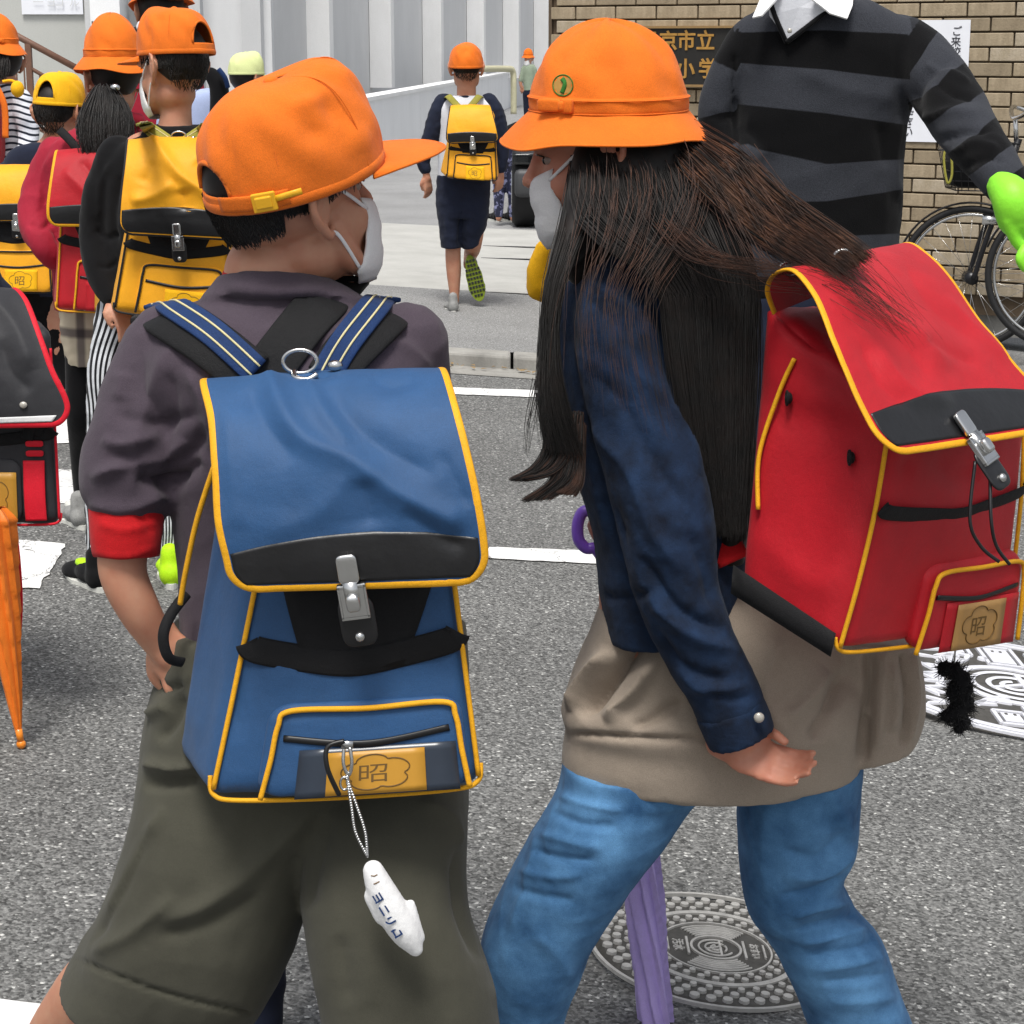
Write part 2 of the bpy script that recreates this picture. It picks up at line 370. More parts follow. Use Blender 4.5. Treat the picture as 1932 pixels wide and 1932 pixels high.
def paint(name, col, dirt='8d8d8b', wear=.62):
    m, N, L, B = nt(name); tc = N.new('ShaderNodeTexCoord'); P = tc.outputs['Object']
    n1 = noise(N, L, 9, 8, .75, P); n2 = noise(N, L, 120, 4, .7, P)
    ad = N.new('ShaderNodeMath'); ad.operation = 'ADD'; L.new(n1.outputs[0], ad.inputs[0]); L.new(n2.outputs[0], ad.inputs[1])
    r = ramp(N, L, ad.outputs[0], [(wear * 2 - .16, rgb(col)), (min(1, wear * 2), rgb(dirt))]); r.color_ramp.elements[0].position = .55; r.color_ramp.elements[1].position = .72
    hf = N.new('ShaderNodeMath'); hf.operation = 'MULTIPLY'; hf.inputs[1].default_value = .5; L.new(ad.outputs[0], hf.inputs[0]); L.new(hf.outputs[0], r.inputs[0])
    vo = N.new('ShaderNodeTexVoronoi'); vo.feature = 'DISTANCE_TO_EDGE'; vo.inputs['Scale'].default_value = 5
    nn = noise(N, L, 14, 4, .6, P); mx = N.new('ShaderNodeMixRGB'); mx.inputs[0].default_value = .12; L.new(P, mx.inputs[1]); L.new(nn.outputs['Color'], mx.inputs[2]); L.new(mx.outputs[0], vo.inputs['Vector'])
    cr = ramp(N, L, vo.outputs['Distance'], [(.004, (.25, .25, .25, 1)), (.012, (1, 1, 1, 1))])
    mm = N.new('ShaderNodeMixRGB'); mm.blend_type = 'MULTIPLY'; mm.inputs[0].default_value = 1; L.new(r.outputs[0], mm.inputs[1]); L.new(cr.outputs[0], mm.inputs[2]); L.new(mm.outputs[0], B.inputs['Base Color'])
    B.inputs['Roughness'].default_value = .7; b = N.new('ShaderNodeBump'); b.inputs['Strength'].default_value = .4; b.inputs['Distance'].default_value = .002; L.new(n2.outputs[0], b.inputs['Height']); L.new(b.outputs[0], B.inputs['Normal'])
paint('road_paint', 'e2e2e0')
def concrete(name, col, col2, scale=3, bump=.3, stain=.5, rough=.85):
    m, N, L, B = nt(name); tc = N.new('ShaderNodeTexCoord'); P = tc.outputs['Object']
    mp = N.new('ShaderNodeMapping'); mp.inputs['Scale'].default_value = (1, 1, .35); L.new(P, mp.inputs[0])
    n1 = noise(N, L, scale, 7, .65, mp.outputs[0]); n2 = noise(N, L, 90, 4, .7, P); r = ramp(N, L, n1.outputs[0], [(.32, rgb(col2)), (.68, rgb(col))])
    r2 = ramp(N, L, n2.outputs[0], [(.3, (.86, .86, .86, 1)), (.7, (1.08, 1.08, 1.08, 1))]); mx = N.new('ShaderNodeMixRGB'); mx.blend_type = 'MULTIPLY'; mx.inputs[0].default_value = stain; L.new(r.outputs[0], mx.inputs[1]); L.new(r2.outputs[0], mx.inputs[2]); L.new(mx.outputs[0], B.inputs['Base Color'])
    B.inputs['Roughness'].default_value = rough; b = N.new('ShaderNodeBump'); b.inputs['Strength'].default_value = bump; b.inputs['Distance'].default_value = .003; L.new(n2.outputs[0], b.inputs['Height']); L.new(b.outputs[0], B.inputs['Normal'])
concrete('concrete', 'b4b3ae', 'a3a29d'); concrete('kerb_concrete', 'a3a19b', '7f7d78', 6, .6)
concrete('wall_grey', 'd4d5d6', 'c9cacb', 1.2, .1); concrete('wall_light', 'c6c7c8', 'bcbdbe', 1.2, .1); concrete('wall_white', 'eff0f1', 'e6e7e8', 1.5, .1)
concrete('wall_cream', 'bcbdb9', 'aeafaa', 1.0, .15); concrete('pilaster_white', 'efefef', 'e4e4e3', 2, .1)
plain('window_dark', '55524a', .3); plain('cream_pipe', 'bdb99a', .5); plain('rail_brown', '6e4f40', .55, 0, .4, .12, 40)
concrete('brick_face', 'a8987f', '8f8068', 26, .7, .9); concrete('brick_face_dark', '857761', '998a72', 22, .7, .9); concrete('brick_face_pale', 'b2a591', '9f9179', 30, .7, .9)
plain('mortar', '5a4c3c', .95); plain('sign_board', '22211f', .5, 0, .4, .1, 40); plain('sign_gold', 'b78a45', .4, .3, .5, .15, 40); plain('frame_gold', '9a7c52', .45, .3)
plain('paper', 'e6e8ee', .6, 0, .3, .02, 10, .02); plain('paper_ink', '2c2c34', .6)
plain('iron', '53514d', .55, .35, .5, .25, 60, .4); plain('iron_worn', 'b9b7b2', .45, .15, .5, .15, 60, .3); plain('iron_white', 'd2d3da', .5, 0, .5, .06, 60, .2)
plain('car_paint', '17181b', .22, .2, .5, .05, 10, 0, .6); plain('car_glass', '15181a', .08, 0, .6); plain('tail_red', 'a01420', .2, 0, .5); plain('car_grey', '3c3d3f', .5)
plain('bike_black', '16161a', .35, .2); plain('leaf_dead', '8a7350', .9)

# ---------------------------------------------------------------- ground (the road falls a little to the right)
SR, SW = .07, .03
def zr(x, s=SR): return -s * np.clip(x, -3.5, 3.5)
def GR(px, py, s=SR, z0=0.0):
    r = np.array([(px - CX) / F, 0, 0]) + _u * (CY - py) / F + _f
    return CAM + r * ((z0 - H) / (r[2] + s * r[0]))
def sheet(name, pts, mat, lift=0, s=SR, kind='structure', parent=None):
    V = [[p[0], p[1], zr(p[0], s) + lift] for p in pts]
    return tag(mk(name, (np.array(V), [tuple(range(len(V)))]), mat, parent, smooth=False), kind=kind)
def gsheet(name, x0, x1, y0, y1, mat, lift, s):
    xs = np.array([x0, -3.5, 0, 3.5, x1]); ys = np.array([y0, y1]); V = np.array([[x, y, zr(x, s) + lift] for y in ys for x in xs])
    return tag(mk(name, (V, grid_faces(2, 5, False)), mat, None, smooth=False), kind='structure')
KY = 8.62
gsheet('ground', -400, 400, -60, 700, 'asphalt_yard', -.6, 0)
gsheet('road', -30, 30, -4, KY, 'asphalt', 0, SR)
gsheet('pavement', -30, 30, KY + .16, 10.95, 'asphalt_walk', .055, .065)
gsheet('gate_apron', -30, 30, 10.95, 14.9, 'concrete', .06, .05)
gsheet('schoolyard', -60, 60, 14.9, 90, 'asphalt_yard', .0, .0)
mk('yard_edge', (lambda q: (q[0] + np.stack([0 * q[0][:, 0], 0 * q[0][:, 0], zr(q[0][:, 0], .05)], 1), q[1]))(box((0, 14.94, .0), (30, .1, .1))), 'kerb_concrete', smooth=False, bevel=.01)['kind'] = 'structure'
# grooves across the apron (gate rail)
for yy in (12.75, 13.55):
    V, Fs = box((0, yy, 0), (14, .03, .004)); V[:, 2] += .063 + zr(V[:, 0], .05); m = (V, Fs); tag(mk('gate_rail', m, 'rubber', smooth=False), 'narrow dark gate rail set across the concrete apron, ' + ('nearer the street' if yy < 13 else 'farther from the street'), 'rail', 'gate rails in the apron')
k = empty('kerb', (0, KY, 0), 'low concrete kerb between road and pavement', 'kerb'); k['kind'] = 'structure'
for a in ('label', 'category'): del k[a]
for i in range(-9, 9):
    x0, x1 = i * .6 + .006, (i + 1) * .6 - .006; V, Fs = box(((x0 + x1) / 2, KY + .08, 0), (x1 - x0, .16, .128)); V[:, 2] = np.where(V[:, 2] > 0, zr(V[:, 0], .066) + .062, zr(V[:, 0], .07) - .08)
    mk('kerb_stone', (V, Fs), 'kerb_concrete', k, smooth=False, bevel=.012)
gsheet('gutter', -30, 30, KY - .22, KY + .01, 'kerb_concrete', .003, SR)
def mark(name, px, lift=.004):
    pts = [GR(*p)[:2] for p in px]; out = []
    n = len(pts)
    for i in range(n):
        a, b = pts[i], pts[(i + 1) % n]; L_ = np.linalg.norm(b - a); kk = max(1, int(L_ / .03))
        for j in range(kk):
            q = a + (b - a) * j / kk; out.append(q + rng.normal(size=2) * .003)
    return sheet(name, out, 'road_paint', lift)
mark('road_marking', [(920, 1034), (1125, 1041), (1420, 1052), (1420, 1084), (1125, 1066), (920, 1055)])
mark('road_marking', [(700, 722), (850, 732), (1010, 738), (1300, 752), (1300, 764), (1010, 751), (850, 745), (700, 738)])
mark('road_marking', [(-40, 1014), (125, 1028), (108, 1060), (72, 1112), (-60, 1112)])
mark('road_marking', [(-40, 888), (100, 886), (232, 896), (212, 946), (90, 953), (-40, 948)])
mark('road_marking', [(-40, 786), (110, 790), (262, 800), (250, 832), (110, 838), (-40, 832)])
mark('road_marking', [(-40, 712), (115, 715), (300, 722), (292, 742), (120, 752), (-40, 748)])
mark('road_marking', [(-60, 1886), (40, 1893), (262, 1926), (345, 1945), (345, 2050), (-60, 2050)])
# dead leaves caught in the gutter
L_ = []
for i in range(60):
    x = rng.uniform(-.55, .35) if i < 45 else rng.uniform(-3, 2); y = KY - rng.uniform(.01, .1); c = np.array([x, y, zr(x) + .012]); s = rng.uniform(.008, .02); a = rng.rand() * 3
    V = np.array([[-s, 0, 0], [0, -s * .5, .004], [s, 0, rng.rand() * .008], [0, s * .5, .004]]) @ np.array(Matrix.Rotation(a, 3, 'Z')).T + c; L_.append((V, [(0, 1, 2, 3)]))
tag(mk('dead_leaves', join(*L_), 'leaf_dead', smooth=False), kind='stuff')

# ---------------------------------------------------------------- manhole lids
def disc_xf(c, rad, slope):
    M = Matrix.Translation(Vector(c)) @ Matrix.Rotation(math.atan(slope), 4, 'Y'); return M
def ring(r0, r1, z, h, n=96):
    th = np.linspace(0, 2 * np.pi, n, endpoint=False); Vs = []
    for rr, zz in ((r0, 0), (r0, h), (r1, h), (r1, 0)): Vs.append(np.stack([rr * np.cos(th), rr * np.sin(th), np.full(n, zz + z)], 1))
    V = np.vstack(Vs); Fs = []
    for k in range(3):
        for j in range(n): Fs.append((k * n + j, (k + 1) * n + j, (k + 1) * n + (j + 1) % n, k * n + (j + 1) % n))
    return V, Fs
def cyl(x, y, z, r, h, n=14, rx=None, rot=0):
    th = np.linspace(0, 2 * np.pi, n, endpoint=False); rx = rx or r; p = np.stack([rx * np.cos(th), r * np.sin(th)], 1); c, s = math.cos(rot), math.sin(rot); p = p @ np.array([[c, s], [-s, c]])
    V = np.vstack([np.c_[p + (x, y), np.full(n, z)], np.c_[p * .9 + (x, y), np.full(n, z + h)]]); Fs = grid_faces(2, n) + [tuple(range(n, 2 * n))]
    return V, Fs
def slab(x, y, z, sx, sy, h, rot=0): return box((x, y, z + h / 2), (sx, sy, h), Matrix.Rotation(rot, 4, 'Z'))
def arcbar(r, a0, a1, w, z, h, n=24):
    th = np.linspace(a0, a1, n); P = np.stack([r * np.cos(th), r * np.sin(th), np.full(n, z + h / 2)], 1); return tube3(P, w / 2, n=6, nrm=(0, 0, 1), flat=h / w)
def swirl(r, z, h, w):
    out = [arcbar(r, R(60), R(330), w, z, h), arcbar(r * .62, R(40), R(300), w, z, h), arcbar(r * .62, R(-40), R(30), w, z, h), arcbar(r * .3, R(90), R(400), w, z, h), slab(r * .25, 0, z, w, r * 1.9, h), slab(-r * .2, -r * .1, z, r * .9, w, h, .5)]
    return out
c = GR(1350, 1797); c[2] += .004
e = empty('manhole_cover', c, 'small round worn iron manhole cover with raised dots, behind the purple umbrella', 'manhole cover'); M = Matrix.Rotation(math.atan(SR + .03), 4, 'Y')
r = .206; D = []
for ri, nn, dr in ((.178, 44, .0085), (.160, 40, .0075), (.143, 36, .006), (.112, 30, .0062), (.099, 26, .0055)):
    for k in range(nn):
        a = 2 * np.pi * (k + (.5 if ri in (.160, .099) else 0)) / nn
        if abs(math.sin(a)) > 2: continue
        D.append(cyl(ri * math.cos(a), ri * math.sin(a), .002, dr, .005))
mk('lid_plate', tf(cyl(0, 0, -.02, r, .0225, 96), M), 'iron', e, smooth=False, loc=(0, 0, 0))
mk('rim', tf(ring(r - .006, r, 0, .006), M), 'iron_worn', e, smooth=False, loc=(0, 0, 0))
mk('rim', tf(ring(.124, .134, 0, .006), M), 'iron_worn', e, smooth=False, loc=(0, 0, 0))
mk('raised_dots', tf(join(*D), M), 'iron_worn', e, smooth=False, loc=(0, 0, 0))['kind'] = 'stuff'
Z = [ring(.088, .091, .002, .004), ring(.038, .042, .002, .004)] + swirl(.028, .002, .004, .0035)
for rr in (.048, .054, .060, .066, .072, .079): Z += [arcbar(rr, R(50), R(130), .003, .002, .004), arcbar(rr, R(230), R(310), .003, .002, .004)]
for sx in (-1, 1): Z += [slab(sx * .046, 0, .002, .004, .06, .004), slab(sx * .078, 0, .002, .003, .045, .004)]
T1 = tf(text_mesh('おすい', .017, .002, .0004), Matrix.Translation((.062, 0, .003)) @ Matrix.Rotation(R(-90), 4, 'Z')); T2 = tf(text_mesh('汚水', .020, .002, .0004), Matrix.Translation((-.062, 0, .003)) @ Matrix.Rotation(R(-90), 4, 'Z'))
mk('crest', tf(join(*Z), M), 'iron_worn', e, smooth=False, loc=(0, 0, 0)); mk('lettering', tf(T1, M), 'iron_worn', e, smooth=False, loc=(0, 0, 0)); mk('lettering', tf(T2, M), 'iron_worn', e, smooth=False, loc=(0, 0, 0))
# big white painted cover
c = GR(1914, 1301); c[2] += .004
e = empty('manhole_cover', c, 'large round manhole cover painted white with relief of buildings and leaves, right edge', 'manhole cover'); M = Matrix.Rotation(math.atan(SR + .05), 4, 'Y')
r = .375
mk('lid_plate', tf(cyl(0, 0, -.02, r, .0225, 128), M), 'iron', e, smooth=False, loc=(0, 0, 0))
for a, b in ((r - .012, r), (r - .04, r - .018)): mk('rim', tf(ring(a, b, 0, .006, 128), M), 'iron_white', e, smooth=False, loc=(0, 0, 0))
mk('rim', tf(ring(.125, .148, 0, .006), M), 'iron_white', e, smooth=False, loc=(0, 0, 0))
mk('crest', tf(join(*(swirl(.1, .002, .005, .014))), M), 'iron_white', e, smooth=False, loc=(0, 0, 0))
Z = []
for i, (x, y, sx, sy) in enumerate([(.02, -.235, .085, .15), (.02, .235, .085, .15), (-.07, -.255, .07, .09), (-.09, .25, .07, .07), (.12, -.24, .07, .11), (.13, .23, .07, .1), (-.27, .03, .06, .04)]):
    fr = [slab(x - sx / 2, y, .002, .01, sy, .006), slab(x + sx / 2, y, .002, .01, sy, .006), slab(x, y - sy / 2, .002, sx, .012, .006), slab(x, y + sy / 2, .002, sx, .012, .006), slab(x, y, .002, sx - .026, sy - .03, .0055)]
    mk('relief_building', tf(join(*fr), M), 'iron_white', e, smooth=False, loc=(0, 0, 0))
    mk('relief_window', tf(join(*[slab(x + (k - .5) * .02, y + sy * .22, .007, .006, .009, .002) for k in range(2)]), M), 'iron', e, smooth=False, loc=(0, 0, 0))
Lf = []
for (cx_, cy_) in [(-.16, .17), (-.2, .1), (-.24, -.09), (-.14, -.17), (-.2, -.19), (-.08, .17), (.2, .16), (.22, -.12), (-.28, .1), (-.30, -.05), (.27, 0), (-.17, -.03), (-.22, .02), (-.1, -.13), (-.13, .24)]:
    a0 = rng.uniform(-.6, .6)
    for k in range(4):
        a = a0 + (k - 1.5) * .45 + (np.pi if rng.rand() < .3 else 0); Lf.append(cyl(cx_ + .028 * math.cos(a), cy_ + .028 * math.sin(a), .002, .0075, .0055, 14, .032, a))
    if rng.rand() < .6: Lf.append(cyl(cx_ + .05, cy_ + .03, .002, .014, .006))
o = mk('relief_leaves', tf(join(*Lf), M), 'iron_white', e, smooth=False, loc=(0, 0, 0)); o['kind'] = 'stuff'

# ---------------------------------------------------------------- brick gate wall
A = W(1041, 200, 11.1); B_ = W(1900, 200, 9.9); A[2] = B_[2] = 0; ux = unit(B_ - A); LEN = 3.6; nrm_ = np.array([ux[1], -ux[0], 0]); ang = math.atan2(ux[1], ux[0])
bw = empty('brick_wall', A, 'tan brick gate wall carrying the black school name board', 'wall'); bw['kind'] = 'structure'
def onwall(s, z, off=0): return A + ux * s + nrm_ * off + np.array([0, 0, z])
RZ = Matrix.Rotation(ang, 4, 'Z')
mk('mortar_core', box(onwall(LEN / 2, 1.02, -.15), (LEN - .004, .276, 1.9), RZ), 'mortar', bw, smooth=False)
mk('footing', box(onwall(LEN / 2, .06, -.2), (LEN + .02, .3, .2), RZ), 'kerb_concrete', bw, smooth=False)
CH, BL, J = .0722, .24, .009
meshes = {}
for row in range(26):
    z = .205 + row * CH; s = -(.5 * BL if row % 2 else 0) + .03
    while s < LEN:
        s0, s1 = max(0, s + J / 2), min(LEN, s + BL - J / 2)
        if s1 - s0 > .02:
            wd = round(s1 - s0, 3); key = wd
            if key not in meshes:
                me = to_mesh(*box((0, 0, 0), (wd, .03, CH - J)), 'brick'); meshes[key] = me
            me = meshes[key]
            mt = MAT[random.choices(['brick_face', 'brick_face_dark', 'brick_face_pale'], [6, 2, 3])[0]]
            o = bpy.data.objects.new('brick', me); COL.objects.link(o); o.parent = bw
            if not me.materials: me.materials.append(mt)
            o.material_slots[0].link = 'OBJECT'; o.material_slots[0].material = mt
            o.location = tuple(onwall((s0 + s1) / 2, z, rng.uniform(-.0005, .0015)) - A); o.rotation_euler = (rng.normal() * .004, rng.normal() * .003, ang)
            b = o.modifiers.new('bevel', 'BEVEL'); b.width = .003; b.segments = 1
        s += BL
# end faces of the wall seen beside the gateway
mk('end_face', box(onwall(-.012, 1.05, -.15), (.02, .3, 1.86), RZ), 'mortar', bw, smooth=False)
# name board
def wallpos(px, py):
    r = np.array([(px - CX) / F, 0, 0]) + _u * (CY - py) / F + _f; t = ((A - CAM) @ nrm_) / (r @ nrm_); p = CAM + r * t; return (p - A) @ ux, p[2]
s0, zt = wallpos(1160, 52); s1, zb = wallpos(1372, 162)
s1 += .12
MW = lambda s, z, off: Matrix.Translation(Vector(onwall(s, z, off))) @ RZ @ Matrix.Rotation(R(90), 4, 'X')
nb = empty('name_board', onwall((s0 + s1) / 2, zb, .02), 'black school name board with gold characters on the brick wall', 'sign')
mk('panel', box(onwall((s0 + s1) / 2, (zt + zb) / 2, .03), (s1 - s0, .03, zt - zb), RZ), 'sign_board', nb, smooth=False)
fr = []
for z in (zt, zb): fr.append(box(onwall((s0 + s1) / 2, z, .036), (s1 - s0 + .02, .045, .012), RZ))
for s in (s0, s1): fr.append(box(onwall(s, (zt + zb) / 2, .036), (.012, .044, zt - zb), RZ))
mk('frame', join(*fr), 'frame_gold', nb, smooth=False)
for ch, px, py in (('昭', 1229, 80), ('京', 1268, 80), ('市', 1302, 79), ('立', 1338, 79), ('小', 1300, 132), ('学', 1342, 132), ('校', 1384, 132)):
    s, z = wallpos(px, py); mk('character', tf(text_mesh(ch, .108, .003, .0022), MW(s, z, .048)), 'sign_gold', nb, smooth=False)
# paper notice
s0, zt = wallpos(1738, 38); s1, _ = wallpos(1834, 38); _, zb = wallpos(1680, 266)
s0b, _ = wallpos(1706, 200)
pn = empty('paper_notice', onwall((s0b + s1) / 2, zb, .02), 'tall white paper notice with vertical writing taped to the brick wall', 'notice')
mk('sheet', box(onwall((s0b + s1) / 2, (zt + zb) / 2, .022), (s1 - s0b, .002, zt - zb), RZ), 'paper', pn, smooth=False)
for ch, px, py in (('ご', 1808, 60), ('来', 1806, 80), ('校', 1806, 99), ('の', 1804, 118), ('だ', 1718, 218), ('さ', 1716, 234), ('い', 1716, 250)):
    s, z = wallpos(px, py); mk('lettering', tf(text_mesh(ch, .052, .0005, .0004), MW(s, z, .0245)), 'paper_ink', pn, smooth=False)

# ---------------------------------------------------------------- school building behind
sb = empty('school_building', (0, 30, 0), 'pale concrete school building with white upright fins, beyond the gate', 'building')
k4 = 1.4
def facX(Y): return .198 * Y - 6.92 * k4
def facY(px): return 25604 * k4 / (1699 - px)
fdir = unit(np.array([.198, 1, 0])); fn = np.array([fdir[1], -fdir[0], 0]); fa = math.atan2(fdir[1], fdir[0]); RF = Matrix.Rotation(fa, 4, 'Z')
def fac(px, name, mat, off, z0=.0, z1=9, px2=None, depth=.3, parent=sb):
    y0, y1 = facY(px), facY(px2); p0 = np.array([facX(y0), y0, 0]); p1 = np.array([facX(y1), y1, 0]); c = (p0 + p1) / 2 + fn * (off - depth / 2); c[2] = (z0 + z1) / 2
    return mk(name, box(c, (np.linalg.norm(p1 - p0), depth, z1 - z0), RF), mat, parent, smooth=False)
fac(506, 'wall', 'wall_light', 0, px2=606)
fac(606, 'wall', 'wall_grey', -.05, px2=1120)
fac(617, 'window', 'window_dark', -.02, px2=640, z0=1.2)
def fin(px, off=.5, w=.22, mat='pilaster_white'):
    y0 = facY(px); p = np.array([facX(y0), y0, 0]) + fdir * w / 2 + fn * (off / 2 - .04); p[2] = 4.9
    mk('fin', box(p, (w, off, 8.4), RF), mat, sb, smooth=False)
for px, off in ((590, .42), (709, .4), (806, .38), (887, .38), (953, .38), (1009, .38), (1052, .38)): fin(px, off)
for px in (744, 836, 913, 976): fac(px, 'window_jamb', 'window_dark', -.03, px2=px + 5, z0=1.25, depth=.04)
c = np.array([W(450, 90, 30.2)[0], 30.35, 4]); x0, x1 = W(376, 90, 30.2)[0], W(513, 90, 30.2)[0]
mk('wall', box(((x0 + x1) / 2, 30.35, 4), (x1 - x0, .3, 9), None), 'wall_grey', sb, smooth=False)
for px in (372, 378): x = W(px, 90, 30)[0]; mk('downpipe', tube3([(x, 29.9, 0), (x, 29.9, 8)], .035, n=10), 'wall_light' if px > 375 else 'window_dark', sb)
# parapet of the ramp
p0 = GR(560, 380, 0); p1 = GR(765, 285, 0); p2 = GR(955, 202, 0)
d = unit(p2 - p1); q0 = p1 - d * 12; q2 = p2 + d * 6; n2 = np.array([d[1], -d[0], 0]); L2 = np.linalg.norm(q2 - q0); RP = Matrix.Rotation(math.atan2(d[1], d[0]), 4, 'Z'); cc = (q0 + q2) / 2
rp = empty('ramp_parapet', q0, 'low white concrete parapet along the foot of the school building', 'wall')
k_ = 6
for i in range(k_):
    a = q0 + d * (L2 * i / k_ + .01); b = q0 + d * (L2 * (i + 1) / k_ - .01); c3 = (a + b) / 2; h = .80
    mk('panel', box((c3[0], c3[1], h / 2), (L2 / k_ - .02, .2, h), RP), 'wall_white', rp, smooth=False)
mk('coping', box((cc[0], cc[1], .82), (L2, .26, .045), RP), 'pilaster_white', rp, smooth=False)
# cream pipes with a bend beside the parapet
for i, (pts, lab) in enumerate((([(908, 130, 34), (955, 130, 35), (967, 134, 35.2), (969, 160, 35.2), (969, 215, 35.2)], 'cream pipe rail with rounded corner behind the running child'), ([(862, 134, 30), (878, 134, 30), (886, 142, 30), (887, 190, 30)], 'short cream pipe bend left of the running child\'s shoulder'))):
    tag(mk('pipe_rail', tube3([W(*p) for p in pts], .055, n=12, rows=30), 'cream_pipe'), lab, 'pipe')
# near building on the left with notice and stairs
nbg = empty('side_building', (W(60, 90, 19)[0], 19, 0), 'pale grey side building with white pilaster behind the brown stair railing', 'building')
def front(name, pxa, pxb, Y, z0, z1, mat, depth=.2, par=nbg):
    xa, xb = W(pxa, 90, Y)[0], W(pxb, 90, Y)[0]; return mk(name, box(((xa + xb) / 2, Y + depth / 2, (z0 + z1) / 2), (xb - xa, depth, z1 - z0)), mat, par, smooth=False)
front('wall', -500, 163, 19, 0, 7, 'wall_cream'); front('trim', 163, 173, 18.95, 0, 7, 'wall_light', .25); front('pilaster', 173, 229, 18.8, 0, 7, 'wall_white', .5)
front('wall', 232, 380, 19.3, 0, 7, 'wall_light'); front('window_jamb', 229, 233, 19.2, 0, 7, 'window_dark', .05); front('cupboard', 262, 300, 19.1, 1.2, 1.9, 'window_dark', .15)
za, zb_ = W(190, 40, 18.8)[2], W(190, 76, 18.8)[2]; front('meter_box', 177, 196, 18.74, zb_, za, 'wall_cream', .06); front('meter_frame', 175, 177, 18.72, zb_, za, 'window_dark', .08)
tag(front('white_notice', 45, 160, 18.97, W(0, 27, 18.97)[2], 2.6, 'paper', .02, None), 'white board with faint characters high on the pale side building', 'sign')
nbo = bpy.data.objects['white_notice']
for ch, px in (('一', 72), ('ヨ', 96), ('コ', 112), ('ル', 140)):
    mk('character', tf(text_mesh(ch, .1, .001), Matrix.Translation(Vector(W(px, 5, 18.95))) @ Matrix.Rotation(R(90), 4, 'X')), 'wall_grey', nbo, smooth=False)
# stair railing
sr = empty('stair_railing', W(55, 250, 12), 'brown metal stair railing sloping down to the right by the side building', 'railing')
def rl(a, b): return [W(a[0], a[1], 12), W(b[0], b[1], 12)]
mk('handrail', tube3(rl((-60, 18), (175, 145)), .02, n=10), 'rail_brown', sr); mk('rail', tube3(rl((-60, 62), (160, 187)), .012, n=8), 'rail_brown', sr)
mk('bottom_rail', tube3(rl((-60, 170), (160, 290)), .012, n=8), 'rail_brown', sr)
def post(px, py, py2, w, nm): a = W(px, py, 12); b = W(px + (CX - px) * .0, py2, 12); b[0] = a[0]; mk(nm, box((a + b) / 2, (w, w, abs(a[2] - b[2]))), 'rail_brown', sr, smooth=False)
post(53, 82, 420, .035, 'post'); post(165, 140, 430, .035, 'post')
for px in range(-45, 150, 15):
    if abs(px - 53) > 5: post(px, 62 + (px + 60) * .568, 170 + (px + 60) * .545, .008, 'baluster')
st = empty('staircase', (W(20, 300, 12.6)[0], 12.6, 0), 'grey concrete steps rising to the left behind the brown railing', 'stairs')
for i in range(9):
    x1 = W(160, 300, 12.9)[0] - i * .27; mk('step', box((x1 - 1.2, 12.95, .08 + i * .15), (2.4 if i < 8 else 3, 1.4, .158)), 'wall_cream', st, smooth=False)
# ---------------------------------------------------------------- head, local frame: x right, y forward, z up (metres)
def tb(P, r, n=12, rows=None): 
    P = np.asarray(P, float); r = np.broadcast_to(np.asarray(r, float), (len(P),)); m = tube3(P, r, n=n, rows=rows or 6 * len(P)); return join(m, ball(P[0], [r[0]] * 3, 12), ball(P[-1], [r[-1]] * 3, 12))
def head_raw(fine=True):
    ps = [ball((0, -.014, .032), (.074, .092, .086), 32), ball((0, .026, -.028), (.06, .058, .082), 28), ball((0, .05, -.062), (.042, .034, .046), 20),
          ball((0, .066, -.094), (.021, .02, .018), 14), ball((0, .06, .034), (.056, .03, .04), 20), ball((0, .0, -.06), (.058, .055, .045), 20)]
    for s in (-1, 1):
        ps += [ball((s * .031, .048, -.034), (.027, .028, .032), 16), ball((s * .03, .078, .018), (.022, .012, .008), 12), ball((s * .012, .094, -.029), (.008, .008, .007), 10)]
        ps += [tb([(s * .053, .01, -.03), (s * .048, .03, -.072), (s * .022, .062, -.098)], (.016, .016, .014))]
    ps += [tb([(0, .083, .012), (0, .092, -.008), (0, .102, -.026)], (.008, .008, .010)), ball((0, .09, -.05), (.018, .009, .006), 12), ball((0, .088, -.06), (.016, .010, .006), 12)]
    for s in (-1, 1):   # ear: outer helix, anti-helix, lobe, thin plate
        e = [(0.070, -.002, .022), (.079, -.010, .036), (.089, -.026, .037), (.094, -.037, .022), (.092, -.035, -.002), (.084, -.022, -.023), (.077, -.010, -.034), (.071, -.001, -.027)]
        e = [(s * a, b, c) for a, b, c in e]; ps.append(tb(e, (.005, .0055, .0055, .0055, .0055, .006, .0065, .004), rows=36))
        ps.append(tb([(s * .073, -.006, .012), (s * .082, -.019, .016), (s * .084, -.024, .002), (s * .077, -.013, -.014)], .0042))
        ps.append(ball((s * .080, -.020, .002), (.0035, .017, .029), 14)); ps.append(ball((s * .071, -.003, -.004), (.005, .005, .008), 10))
    return join(*ps)
HEAD = remesh(head_raw(), .0022, 4, .5)
HEAD_LO = remesh(head_raw(), .006, 2, .5)
def HM(c, yaw, pitch=0, roll=0, s=1.0):
    """head pose; yaw 0 = facing away from the camera, 90 = facing left, -90 = facing right; pitch up +"""
    return Matrix.Translation(Vector(c)) @ Matrix.Rotation(R(yaw), 4, 'Z') @ Matrix.Rotation(R(pitch), 4, 'X') @ Matrix.Rotation(R(roll), 4, 'Y') @ Matrix.Scale(s, 4)
